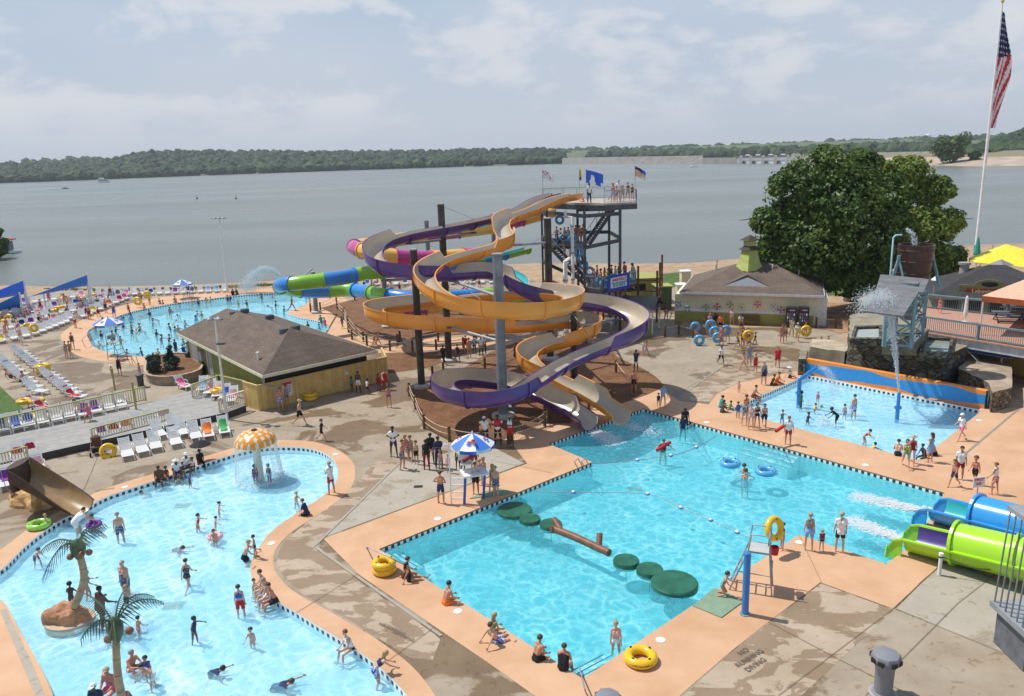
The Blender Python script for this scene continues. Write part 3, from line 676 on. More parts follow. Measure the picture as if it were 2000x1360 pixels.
def exit_tube(label,a,b,R,mo,inner,lip=1.75,name='exit_tube'):
 """a: mouth centre (floor pixel), b: far end"""
 A=a; B=b; d=(B-A); Ln=d.length; d.normalize(); r=d.cross(V(0,0,1)).normalized(); u=r.cross(d)
 t=thing(name,label,'tube slide',(A.x,A.y,0)); inv=t.location; n=20
 mb=MB(); k=int(Ln/.4); cols=[]
 def half(a0,a1,s0,s1,nm,flange):
  mb=MB(); m=n+1; kk=max(2,int((s1-s0)/.4))
  ang=[a0+(a1-a0)*q/n for q in range(n+1)]
  for RR in (R,R-.06):
   for q in range(kk+1):
    c=A+d*(s0+(s1-s0)*q/kk)-inv; mb.v+=[tuple(c+r*(RR*math.cos(x))+u*(RR*math.sin(x))) for x in ang]
  h=(kk+1)*m
  for q in range(kk):
   for x in range(n):
    mb.f.append((q*m+x,q*m+x+1,(q+1)*m+x+1,(q+1)*m+x)); mb.m.append(0); mb.f.append((h+q*m+x,h+(q+1)*m+x,h+(q+1)*m+x+1,h+q*m+x+1)); mb.m.append(1)
  for x in range(n): mb.f.append((x,h+x,h+x+1,x+1)); mb.m.append(0)
  for q in range(kk):
   for x in (0,n): mb.f.append((q*m+x,(q+1)*m+x,h+(q+1)*m+x,h+q*m+x)); mb.m.append(0)
  return mb.build(nm,[mo,inner],t,smooth=45)
 half(PI,2*PI,0,Ln,'lower_shell',1); half(0,PI,lip,Ln,'upper_shell',1)
 for sgn,nm in ((1,'side_flange'),(-1,'side_flange')):
  mb=MB(); c0=A-inv+r*(sgn*(R+.07)); mb.beam(c0,c0+d*Ln,.16,.07); mb.build(nm,[mo],t)
  mb=MB(); pts=[c0+d*.0,c0-d*.35+V(0,0,-.12),c0-d*.55+V(0,0,-.45),c0-d*.6+V(0,0,-R-.1)]
  w=.05
  for i in range(3): mb.beam(pts[i],pts[i+1],.16,.07)
  vs=[c0+d*0,c0-d*.35+V(0,0,-.12),c0-d*.55+V(0,0,-.45),c0-d*.6+V(0,0,-R-.1),c0+V(0,0,-R-.1)]
  for off in (-.03,.03): mb.v+=[tuple(x+r*off) for x in vs]
  o=len(mb.v)-10; mb.f+=[tuple(o+i for i in range(5)),tuple(o+5+i for i in range(5))[::-1]]+[(o+i,o+5+i,o+5+(i+1)%5,o+(i+1)%5) for i in range(5)]; mb.m+=[0]*7
  mb.build('side_wing',[mo],t)
 for s in [lip]+[lip+2.2*q for q in range(1,8) if lip+2.2*q<Ln]:
  jb=MB(); c=A+d*s-inv
  for i in range(24):
   a0,a1=2*PI*i/24,2*PI*(i+1)/24
   vs=[c+d*x+r*(RR*math.cos(y))+u*(RR*math.sin(y)) for x in (-.06,.06) for RR in (R+.005,R+.12) for y in (a0,a1)]
   jb.add(vs,[(0,1,3,2),(4,6,7,5),(2,3,7,6),(0,4,5,1)])
  jb.build('joint_rib',[mo],t)
 return t
za=.78
a=G(1780,1040,za); b=G(2020,1097,za+.35); exit_tube('fat lime green exit tube with violet inside emptying into the main pool on the right',a,a+(b-a).normalized()*16,.84,m_lime,m_dpur)
a=G(1832,985,za); b=G(2020,1033,za+.35); exit_tube('fat blue exit tube with teal inside behind the lime green one',a,a+(b-a).normalized()*16,.84,m_sky,m_teal)
def post(bx,by,ty,r,mat,label,tx=None,foot=True,name='support_post',n=14):
 B=G(bx,by); z=topz(tx or bx,ty,B.y); t=thing(name,label,'post',B,0,'posts holding up the slides')
 MB().lathe([(r,0),(r*.98,z-.02),(r*.98,z)],n=n).build('shaft',[mat],t,smooth=40)
 MB().lathe([(r*1.1,z),(r*1.1,z+.08),(0,z+.1)],n=n).build('cap',[m_galv],t)
 if foot: MB().lathe([(r*2.3,0.02),(r*2.3,.22),(r*1.2,.3)],n=18).build('footing',[M('footing_concrete',(.45,.43,.38),.8)],t,smooth=30)
 return B,z,t
P3=post(983,815,497,.33,m_gpole,'thick pale grey pole in the middle of both open slides')
P2=post(824,757,488,.27,m_bpole,'dark wooden pole left of the thick pale grey one')
P1=post(877,706,399,.29,m_bpole,'tallest dark pole with a cable running off its top')
P4=post(1075,702,427,.31,m_bpole,'dark pole just left of the tower with a flat top')
P5=post(1122,757,612,.22,m_bpole,'short dark pole beside the lower orange bend')
Q1=post(618,612,532,.26,m_gpole,'grey post under the green and blue tube by the round pool')
Q2=post(756,640,458,.25,m_gpole,'slim grey post under the left bend of the purple slide')
Q3=post(843,612,432,.25,m_gpole,'slim grey post behind the tallest dark pole')
Q4=post(969,600,419,.25,m_gpole,'slim grey post whose top shows over the upper orange bend')
def strut(a,b,r=.09,label='grey steel arm holding up a slide',mat=None,name='support_arm'):
 o=MB().tube([a,b],r,8).build(name,[mat or m_galv]); c=(a+b)/2
 return o
def arms(post,pts,label):
 """galvanised arms from post to slide underside"""
 B,z,pt=post
 for i,(q,r) in enumerate(pts):
  a=V(B.x,B.y,0); e=D(*q); aa=V(B.x,B.y,e.z-.15)
  l=(e-aa); s=aa+l.normalized()*.25
  sa=MB().tube([s-pt.location,e-pt.location],r,8).build('support_arm',[m_galv],pt,smooth=60)
  MB().box(e-pt.location+V(0,0,.02),(.5,.5,.12)).build('saddle',[m_dsteel],sa)
arms(P3,[((880,640,54.0),.1),((884,549,56.0),.11),((905,612,48.6),.11),((1118,612,50.2),.1),((1000,800,45.8),.09)],['reaching from the grey pole left to the low orange pass','reaching from the grey pole left up to the purple slide','from the grey pole to the near pass of the big orange loop','from the grey pole to the right end of the big orange loop','low on the grey pole under the near purple loop'])
arms(P4,[((990,480,62),.1),((1120,632,57),.1),((1062,420,71.5),.1)],['rising left from the flat topped dark pole to the upper orange bend','low on the flat topped dark pole towards the lower orange bend','at the top of the flat topped dark pole under the orange chute'])
arms(P5,[((1205,626,57),.1),((1196,684,50.6),.1),((1140,667,54.5),.08)],['rising right from the short dark pole to the purple bend','running level right from the short dark pole','short one beside the lower orange bend'])
arms(P1,[((800,476,61.5),.1),((925,455,66.5),.1)],['from the tallest dark pole left to the purple slide','from the tallest dark pole right to the purple slide'])
arms(P2,[((752,548,56),.1),((836,575,51.5),.1)],['from the left dark pole to the purple bend','from the left dark pole to the orange bend'])
arms(Q1,[((690,574,77),.1),((560,568,73),.1)],['from the post by the round pool right to the green tube','from the post by the round pool left to the green tube'])
def cable(a,b,label):
 o=MB().tube([a,b],.022,5).build('stay_cable',[m_cable]); tag(o,label,'cable')
cable(V(P1[0].x,P1[0].y,P1[1]-.1),D(1000,458,72),'thin stay cable sloping down right from the tallest dark pole')
cable(V(P4[0].x,P4[0].y,P4[1]-1.2),D(1018,486,62.5),'thin stay cable sloping down left from the flat topped dark pole')
cable(V(P3[0].x,P3[0].y,P3[1]-3.8),D(905,560,56.3),'thin stay cable running left off the grey pole')
cable(V(P5[0].x,P5[0].y,P5[1]-.1),D(1180,700,50),'thin stay cable sloping right off the short dark pole')
def railing(t,pts,h,every,mat,r=.025,nm='railing',bars=True,rail=.03,barr=.011,gap=.14,z=0,lower=.1):
 mb=MB(); P=[Vector(p) for p in pts]
 for i in range(len(P)-1):
  a,b=P[i],P[i+1]; d=b-a; ln=d.length; k=max(1,round(ln/every))
  for j in range(k+1):
   q=a+d*(j/k); mb.beam(q,q+V(0,0,h),r*2)
  mb.beam(a+V(0,0,h),b+V(0,0,h),rail*2); mb.beam(a+V(0,0,lower),b+V(0,0,lower),rail*1.4)
  if bars:
   kk=int(ln/gap)
   for j in range(1,kk):
    q=a+d*(j/kk); mb.beam(q+V(0,0,lower),q+V(0,0,h),barr*2)
 return mb.build(nm,[mat],t)
def tower():
 base=G(1150,652); t=thing('slide_tower','tall dark steel slide tower with stairs and a crowded top platform','tower',base); L0=base
 def R(p): return p-L0
 Zt=12.25
 deckm=M('tower_deck_boards',(.42,.38,.32),.8,var=.2)
 yR=75.5
 def TP(px,Y,z=Zt): r=ray(px,400); q=D(px,400,Y); return V(q.x,Y,z)
 poly=[TP(1082,78.5),TP(1135,75.5),TP(1180,73.8),TP(1243,74.5),TP(1240,79.5),TP(1180,82),TP(1100,82.5),TP(1060,81.5)]
 mb=MB(); mb.prism([(R(p).x,R(p).y) for p in poly],Zt-.18,Zt); mb.build('top_platform',[deckm],t)
 mb=MB()
 for i in range(len(poly)): mb.beam(R(poly[i])+V(0,0,-.42),R(poly[(i+1)%len(poly)])+V(0,0,-.42),.14,.46)
 for k in range(7): f=(k+.5)/7; a_=R(poly[2]).lerp(R(poly[3]),f); b_=R(poly[5]).lerp(R(poly[4]),f); mb.beam(a_+V(0,0,-.36),b_+V(0,0,-.36),.1,.3)
 mb.build('platform_beam',[m_dsteel],t)
 rp=[R(p) for p in (poly[2],poly[3],poly[4],poly[5],poly[6],poly[7])]
 railing(t,rp,1.15,1.6,m_galv,bars=False,nm='top_railing')
 me=MB()
 for i in range(len(rp)-1):
  a,b=rp[i],rp[i+1]; k=int((b-a).length/.13)
  for j in range(1,k): q=a+(b-a)*(j/k); me.beam(q+V(0,0,.1),q+V(0,0,1.12),.014)
 me.build('railing_bars',[m_galv],t)
 def leg(px,Y,z,w=.24):
  q=D(px,600,Y); p=V(q.x-L0.x,q.y-L0.y,0); MB().box(p+V(0,0,z/2),(w,w,z)).build('post',[m_dsteel],t); return p
 a=leg(1211,74.8,Zt-.6); b=leg(1143,73.2,Zt-.6); c=leg(1062,80,Zt-.6,.2); d=leg(1072,78,Zt-.6,.2); e=leg(1130,81.5,Zt-.6); f=leg(1190,81,Zt-.6)
 for (p,q,z0,z1) in ((a,b,8.7,8.3),(a,f,8.9,8.9),(b,c,8.3,8.7),(c,b,4.2,4.2),(f,e,8.9,8.9),(a,b,4.3,4.1),(c,e,8.3,8.3),(d,b,4.6,3.9),(e,f,4.2,4.2),(a,f,4.3,4.3),(c,d,6.3,6.3),(b,e,6.2,8.3),(a,b,11.2,11.2),(b,c,11.2,11.2),(e,f,11.2,11.2),(c,e,6.2,4.2),(b,f,4.3,4.3)):
  MB().beam(p+V(0,0,z0),q+V(0,0,z1),.14,.34).build('cross_beam',[m_dsteel],t)
 def plat(pts,z,nm):
  mb=MB(); P=[TP(x,Y,z) for x,Y in pts]; mb.prism([(R(p).x,R(p).y) for p in P],z-.3,z); mb.build(nm,[m_dsteel],t); return [R(p) for p in P]
 pl=plat([(1058,77.5),(1145,76.5),(1145,80.5),(1060,81)],8.1,'queue_platform')
 railing(t,[pl[0],pl[1]],1.1,1.5,m_galv,nm='queue_railing',gap=.3)
 p2=plat([(1143,73.0),(1178,71.4),(1243,74.6),(1238,78.5),(1150,78.5)],4.55,'lower_platform')
 railing(t,[p2[0],p2[1],p2[2],p2[3]],1.15,1.6,m_galv,nm='lower_railing',gap=.16)
 def stair(p,q,w,nm='stair'):
  s=MB(); d=q-p; n=max(4,int(abs(d.z)/.19)); side=V(-d.y,d.x,0).normalized()*w/2
  for sg in (-1,1): s.beam(p+side*sg,q+side*sg,.07,.32)
  for i in range(n):
   c=p+d*((i+.5)/n); s.box(c,(w,.26,.05),rz=math.atan2(side.y,side.x))
  o=s.build(nm,[m_dsteel],t)
  for sg in (-1,1):
   h=MB(); h.beam(p+side*sg+V(0,0,1),q+side*sg+V(0,0,1),.05)
   for i in range(6): c=p+d*(i/5)+side*sg; h.beam(c,c+V(0,0,1),.04)
   h.build('stair_rail',[m_galv],t)
 def RP(px,Y,z): q=TP(px,Y,z); return R(q)
 stair(RP(1146,78,8.1),RP(1205,78.6,Zt-.1),1.5)
 stair(RP(1146,75.5,4.55),RP(1078,77,8.1),1.5)
 stair(RP(1118,73.5,.1),RP(1172,73.5,4.5),1.6)
 return t,L0,Zt,TP
tw,TL,Zt,TP=tower()
def pipe(pts,r,label,name='water_pipe'):
 t=thing(name,label,'pipe',(pts[0].x,pts[0].y,0)); P=[p-t.location for p in pts]
 MB().tube(P,r,10).build('pipe_run',[m_pvc],t,smooth=60)
 cl=MB()
 z=P[0].z; hi=max(p.z for p in P)
 k=0
 while k*2.4<hi-1: cl.lathe([(r*1.25,k*2.4+.8),(r*1.25,k*2.4+.95)],c=(P[0].x,P[0].y,0),n=10); k+=1
 cl.build('pipe_clamps',[m_galv],t)
def vp(px,Y,z): q=TP(px,Y,z); return q
pipe([vp(1117,71.5,.1),vp(1117,71.5,11.3),vp(1104,72,11.3),vp(1104,72.4,11.7)],.15,'taller white pipe running up the left of the tower with a bent top')
pipe([vp(1102,71,.1),vp(1102,71,7.4),vp(1110,72.5,7.4)],.2,'shorter thicker white pipe left of the taller one')
def flag(px,Y,zb,zt,w,h,mats,fn,label,poler=.03,rot=0,droop=.25,pole=True):
 q=TP(px,Y,zb); t=thing('flag',label,'flag',q,rot)
 MB().tube([(0,0,0),(0,0,zt-zb)],poler,6).build('flag_pole',[m_galv],t)
 mb=MB(); nx,ny=14,10
 for i in range(nx+1):
  for j in range(ny+1):
   x=w*i/nx; z=zt-zb-.05-h*(1-j/ny)-droop*x*(1.0)*(.6+.4*(i/nx)); y=.12*math.sin(i*.9)*(i/nx)+.05*math.sin(j*1.1+i)
   mb.v.append((x*(1-.1*droop),y,z))
 for i in range(nx):
  for j in range(ny): a=i*(ny+1)+j; mb.f.append((a,a+ny+1,a+ny+2,a+1)); mb.m.append(fn((i+.5)/nx,(j+.5)/ny))
 mb.build('flag_cloth',mats,t,smooth=60)
fw=M('flag_white',(.75,.75,.76),.8); fr=M('flag_red',(.55,.03,.05),.8); fb=M('flag_blue',(.03,.12,.6),.8); fy=M('flag_yellow',(.8,.65,.05),.8); fp=M('flag_peach',(.75,.45,.25),.8); fk=M('flag_black',(.04,.04,.05),.8); fg=M('flag_green',(.02,.28,.20),.8)
flag(1061,80.5,Zt,Zt+3.1,1.15,.8,[fw,fr],lambda u,v: 1 if (u<.5 and v>.45 and (int(u*8)+int(v*8))%3==0) or (.62<u<.7 and .2<v<.5) else 0,'white flag with small red marks above the purple slide start',droop=.45)
flag(1132,80.5,Zt,Zt+3.1,.22,1.1,[fy,fb],lambda u,v: 0 if v>.25 else 1,'narrow yellow flag hanging limp above the top platform',droop=.2)
flag(1145,79.5,Zt,Zt+3.0,1.75,1.25,[fb,fw],lambda u,v: 1 if abs(u-.38)<.16*(1-v)+.02 and v<.75 or (u>.85 and v<.3) else 0,'large blue and white flag flying above the top platform',droop=.3)
flag(1240,79,Zt,Zt+3.2,1.1,.9,[fp,fk,fb,fw],lambda u,v: (1 if v>.72 and u<.65 else 2 if v>.62 and u>=.4 else 3 if (u>.6 and v<.35) else 0),'peach flag with a black and blue corner at the right end of the platform',droop=.55)
def text_mesh(s,size,mat,parent,loc,rot,name='lettering',ext=.012,align='CENTER',shear=0):
 c=bpy.data.curves.new('txt','FONT'); c.body=s; c.size=size; c.extrude=ext; c.align_x=align; c.align_y='CENTER'; c.resolution_u=3; c.offset=size*.012; c.shear=shear
 o=bpy.data.objects.new('txt',c); COL.objects.link(o); dg=bpy.context.evaluated_depsgraph_get(); me=bpy.data.meshes.new_from_object(o.evaluated_get(dg)); me.name=name
 bpy.data.objects.remove(o); me.materials.clear(); me.materials.append(mat); q=link(name,me,parent); q.location=loc; q.rotation_euler=rot; return q
a=TP(1185,71.5,4.3); b=TP(1229,73.6,4.3); a.z=b.z=4.35
sg=thing('sign_board','blue rectangular sign with red and white lettering on the lower tower railing','sign',(a+b)/2+V(0,-.12,0),math.atan2(b.y-a.y,b.x-a.x))
w=(b-a).length
MB().box((0,0,.75),(w,.06,1.5)).build('board',[M('sign_blue',(.02,.05,.38),.5)],sg)
MB().box((0,-.045,.78),(w*.72,.03,.95)).build('panel',[M('sign_panel',(.68,.74,.78),.5,var=.05)],sg)
MB().box((0,-.064,.76),(w*.7,.01,.1)).build('stripe',[M('sign_teal',(.03,.42,.42),.5)],sg)
text_mesh('NASHVILLE',.40,fr,sg,(0,-.075,1.02),(PI/2,0,0),shear=.2)
text_mesh('SHORES',.50,M('sign_green_blue',(.02,.22,.38),.5),sg,(0,-.075,.53),(PI/2,0,0),shear=.2)
m_foam=M('white_foam',(.85,.9,.92),.6,var=.03); m_foam.node_tree.nodes['Principled BSDF'].inputs['Alpha'].default_value=.42
def foamstuff(name,a,b,w0,w1,n,h=.06,z=WZ,seed=1,s=.07):
 rs=random.Random(seed); mb=MB()
 for i in range(n):
  f=rs.random()**1.1; p=a.lerp(b,f); w=w0+(w1-w0)*f; r=s*(1-f*.6)*rs.uniform(.2,1.25)
  d=(b-a).normalized(); q=V(-d.y,d.x,0)*rs.gauss(0,.33)*w
  c=p+q+V(0,0,z-p.z+rs.random()*h*(1-f)); mb.ball(c,r,6,sc=(1.5,1.2,.35))
 o=mb.build(name,[m_foam],smooth=80); return tag(o,kind='stuff')
foamstuff('foam',G(1158,845,WZ),G(1212,868,WZ),.5,1.3,1300,seed=1,h=.2)
foamstuff('foam',G(1225,832,WZ),G(1290,850,WZ),.6,1.6,380,seed=2,h=.15,s=.06)
foamstuff('foam',G(1760,1056,WZ),G(1650,1012,WZ),.35,1.0,2600,seed=3,h=.15)
foamstuff('foam',G(1815,1003,WZ),G(1660,966,WZ),.35,1.1,2600,seed=4,h=.15)
foamstuff('foam',G(1600,822,WZ),G(1636,832,WZ),.8,1.0,260,seed=5,h=.4,s=.06)
def shingle(name,col):
 m,t,b=nt(name); tc=N(t,'ShaderNodeTexCoord'); br=N(t,'ShaderNodeTexBrick'); br.inputs['Scale'].default_value=1; br.inputs['Brick Width'].default_value=.9; br.inputs['Row Height'].default_value=.16; br.inputs['Mortar Size'].default_value=.012; br.offset=.5
 L(t,tc.outputs['UV'],br.inputs['Vector'])
 br.inputs['Color1'].default_value=(*[c*.86 for c in col],1); br.inputs['Color2'].default_value=(*[c*1.12 for c in col],1); br.inputs['Mortar'].default_value=(*[c*.45 for c in col],1)
 n=N(t,'ShaderNodeTexNoise'); n.inputs['Scale'].default_value=.8; n.inputs['Detail'].default_value=6; L(t,tc.outputs['Object'],n.inputs['Vector'])
 r=ramp(t,n.outputs['Fac'],[(.3,(.82,.82,.84)),(.7,(1.12,1.08,1.05))]); c=mixc(t,1,br.outputs[0],r.outputs[0],'MULTIPLY'); L(t,c,b.inputs['Base Color']); b.inputs['Roughness'].default_value=.95
 bp=N(t,'ShaderNodeBump'); bp.inputs['Strength'].default_value=.5; bp.inputs['Distance'].default_value=.02; L(t,br.outputs['Fac'],bp.inputs['Height']); bp.invert=True; L(t,bp.outputs[0],b.inputs['Normal'])
 return m
m_roof=shingle('brown_shingle',(.155,.12,.095)); m_droof=shingle('dark_shingle',(.05,.05,.052))
def siding(name,col,gap=.3,axis='X',w=.9,dark=.55):
 m,t,b=nt(name); tc=N(t,'ShaderNodeTexCoord'); sx=N(t,'ShaderNodeSeparateXYZ'); L(t,tc.outputs['UV'],sx.inputs[0])
 f=N(t,'ShaderNodeMath',operation='MULTIPLY'); L(t,sx.outputs[0 if axis=='X' else 1],f.inputs[0]); f.inputs[1].default_value=1/gap
 fr=N(t,'ShaderNodeMath',operation='FRACT'); L(t,f.outputs[0],fr.inputs[0])
 k=ramp(t,fr.outputs[0],[(0,dark),(1-w,1),(.97,1),(1,dark)])
 fl=N(t,'ShaderNodeMath',operation='FLOOR'); L(t,f.outputs[0],fl.inputs[0]); wn=N(t,'ShaderNodeTexWhiteNoise',noise_dimensions='1D'); L(t,fl.outputs[0],wn.inputs['W'])
 q=ramp(t,wn.outputs[0],[(0,[c*.88 for c in col]),(1,[c*1.1 for c in col])])
 n=N(t,'ShaderNodeTexNoise'); n.inputs['Scale'].default_value=2; n.inputs['Detail'].default_value=6; L(t,tc.outputs['Object'],n.inputs['Vector']); nr=ramp(t,n.outputs['Fac'],[(.3,.85),(.7,1.1)])
 c=mixc(t,1,q.outputs[0],k.outputs[0],'MULTIPLY'); c=mixc(t,1,c,nr.outputs[0],'MULTIPLY'); L(t,c,b.inputs['Base Color']); b.inputs['Roughness'].default_value=.8
 bp=N(t,'ShaderNodeBump'); bp.inputs['Strength'].default_value=.6; bp.inputs['Distance'].default_value=.02; L(t,k.outputs[0],bp.inputs['Height']); L(t,bp.outputs[0],b.inputs['Normal'])
 return m
def uvquads(name,quads,mats,parent,thick=0):
 """quads: list of (pts,mat) ; UV in metres: u along first edge, v up the slope"""
 me=bpy.data.meshes.new(name); vs=[];fs=[];uv=[];mi=[]
 for pts,k in quads:
  o=len(vs); vs+=[tuple(p) for p in pts]; fs.append(tuple(range(o,o+len(pts)))); mi.append(k)
  e=(Vector(pts[1])-Vector(pts[0])); e=e.normalized(); nn=None
  for q in range(2,len(pts)):
   nn=e.cross(Vector(pts[q])-Vector(pts[0]))
   if nn.length>1e-5: break
  vdir=nn.normalized().cross(e)
  for p in pts: d=Vector(p)-Vector(pts[0]); uv+=[(d.dot(e),d.dot(vdir))]
 me.from_pydata(vs,[],fs); l=me.uv_layers.new(name='UVMap')
 for i,u in enumerate(uv): l.data[i].uv=u
 for m in mats: me.materials.append(m)
 me.polygons.foreach_set('material_index',mi); return link(name,me,parent)
def hiproof(t,c,ridge,ze,zr,mat,over=.12,fascia=None):
 """c: 4 eave corners (local, ordered), ridge: two pts; ridge[0] between c0,c3 side, ridge[1] between c1,c2 side"""
 E=[V(p.x,p.y,ze) for p in c]; r0=V(ridge[0].x,ridge[0].y,zr); r1=V(ridge[1].x,ridge[1].y,zr)
 q=[([E[0],E[1],r1,r0],0),([E[1],E[2],r1],0),([E[2],E[3],r0,r1],0),([E[3],E[0],r0],0)]
 o=uvquads('roof',q,[mat],t)
 f=MB()
 for i in range(4): f.beam(E[i]+V(0,0,-.12),E[(i+1)%4]+V(0,0,-.12),.1,.22)
 f.build('fascia',[fascia or M('cream_trim',(.66,.62,.45),.7)],t)
 s=MB(); s.add([p+V(0,0,-.2) for p in E],[(0,3,2,1)]); s.build('soffit',[M('soffit_shade',(.5,.47,.36),.8)],t)
 return o
m_olive=siding('olive_siding',(.245,.26,.055),.3); m_cream=M('cream_wall',(.72,.66,.47),.85,var=.06); m_olivep=M('olive_plinth',(.36,.34,.08),.85,var=.1)
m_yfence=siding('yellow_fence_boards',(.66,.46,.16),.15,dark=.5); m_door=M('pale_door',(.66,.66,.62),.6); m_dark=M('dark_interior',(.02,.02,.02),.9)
m_otrim=M('olive_trim',(.33,.33,.10),.8)
def left_building():
 ze,zr=2.75,5.0
 e0=G(345,650,ze); e1=G(513,733,ze); e2=G(737,684,ze); r0=G(442,603,zr); r1=G(566,641,zr)
 e3=e0+(e2-e1); base=G(430,735)
 t=thing('snack_building','low building with brown hip roof, olive siding and yellow fence round its side','building',(e1.x,e1.y,0)); L0=V(e1.x,e1.y,0)
 c=[p-L0 for p in (e0,e1,e2,e3)]
 for p in c: p.z=0
 mid=(c[0]+c[1]+c[2]+c[3])/4; ax=(c[0]-c[1]).normalized()
 half=(c[0]-c[1]).length*.5-((c[1]-c[2]).length*.5)*.95
 hiproof(t,[c[1],c[0],c[3],c[2]],[r1-L0,r0-L0],ze,zr,m_roof)
 ins=[mid+(p-mid)*.90 for p in c]
 q=[]
 for i in range(4):
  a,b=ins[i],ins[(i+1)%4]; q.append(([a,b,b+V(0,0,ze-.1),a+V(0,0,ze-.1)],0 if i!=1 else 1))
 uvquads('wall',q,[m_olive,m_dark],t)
 a,b=ins[0],ins[1]; d=(b-a).normalized(); n=V(d.y,-d.x,0)
 if n.dot(a-mid)<0: n=-n
 L1=(b-a).length
 def panel(nm,s0,s1,z0,z1,m,th=.06,par=t):
  o=MB().box(a+d*((s0+s1)/2)+n*(th/2)+V(0,0,(z0+z1)/2),(s1-s0,th,z1-z0),rz=math.atan2(d.y,d.x)).build(nm,[m],par); return o
 panel('corner_trim',.9,1.05,0,2.6,m_cream,.05); panel('corner_trim',L1-.15,L1,0,2.6,m_cream,.05)
 dr=panel('door',1.25,2.9,.05,2.35,m_door);
 panel('corner_trim',5.1,5.25,0,2.6,m_cream,.05); panel('door',5.6,6.5,.05,2.2,M('grey_door',(.35,.38,.38),.6)); panel('wall_unit',4.1,4.7,1.2,2.0,m_galv,.35)
 def vent(px,py,z):
  p=G(px,py,z)-L0; MB().lathe([(.36,-.1),(.36,.16),(.3,.24),(0,.26)],c=p,n=16).build('roof_vent',[m_dsteel],t,smooth=40)
 vent(457,614,4.75);vent(478,609,4.85);vent(527,621,4.7);vent(555,648,4.75);vent(577,642,4.8)
 MB().lathe([(.08,-.2),(.08,.35),(.13,.36),(.13,.42),(0,.43)],c=G(504,699,3.4)-L0,n=10).build('vent_pipe',[m_pvc],t)
 MB().tube([c[1]+V(-.1,.2,2.5),c[1]+V(-.1,.4,1.9),c[1]+V(.5,.9,1.7),c[1]+V(.5,.9,.2)],.07,8).build('downpipe',[m_galv],t)
 f0=G(508,803); f1=G(757,742); f2=G(748,722); g0=G(480,794)
 h=1.85
 t2=thing('board_fence','tall yellow board fence with a red and white notice around the olive building','fence',f0);
 F=[p-f0 for p in (g0,f0,f1,f2)]
 q=[]
 for i in range(3):
  aa,bb=F[i],F[i+1]; q.append(([aa,bb,bb+V(0,0,h),aa+V(0,0,h)],0))
  dd=(bb-aa).normalized(); nn=V(dd.y,-dd.x,0)*-.05; q.append(([bb+nn,aa+nn,aa+nn+V(0,0,h),bb+nn+V(0,0,h)],0))
 uvquads('boards',q,[m_yfence],t2)
 f=MB()
 for i in range(3): f.beam(F[i]+V(0,0,h+.02),F[i+1]+V(0,0,h+.02),.12,.05)
 f.build('cap_rail',[M('yellow_trim',(.62,.47,.2),.8)],t2)
 for p in F: MB().box(p+V(0,.08,h/2),(.12,.12,h)).build('post',[M('yellow_trim',(.62,.47,.2),.8)],t2)
 d1=(f1-f0).normalized(); n1=V(d1.y,-d1.x,0)
 def notice(s,z,w,hh,label,mats,lines):
  p=f0+d1*s+n1*.06; s_=thing('notice_board',label,'sign',V(p.x,p.y,z),math.atan2(d1.y,d1.x))
  MB().box((0,0,0),(w,.03,hh)).build('panel',[mats[0]],s_); MB().box((0,-.022,hh*.38),(w*.96,.012,hh*.18)).build('header',[mats[1]],s_)
  for i in range(lines): MB().box((0,-.02,hh*.2-i*.11),(w*.75,.006,.035)).build('text_line',[m_dsteel],s_)
 notice(2.15,1.15,.75,1.1,'red headed white notice on the yellow fence above two people',[fw,fr],5)
 notice(7.0,1.35,.26,.26,'small square white sign on the yellow fence',[fw,fw],1)
left_building()
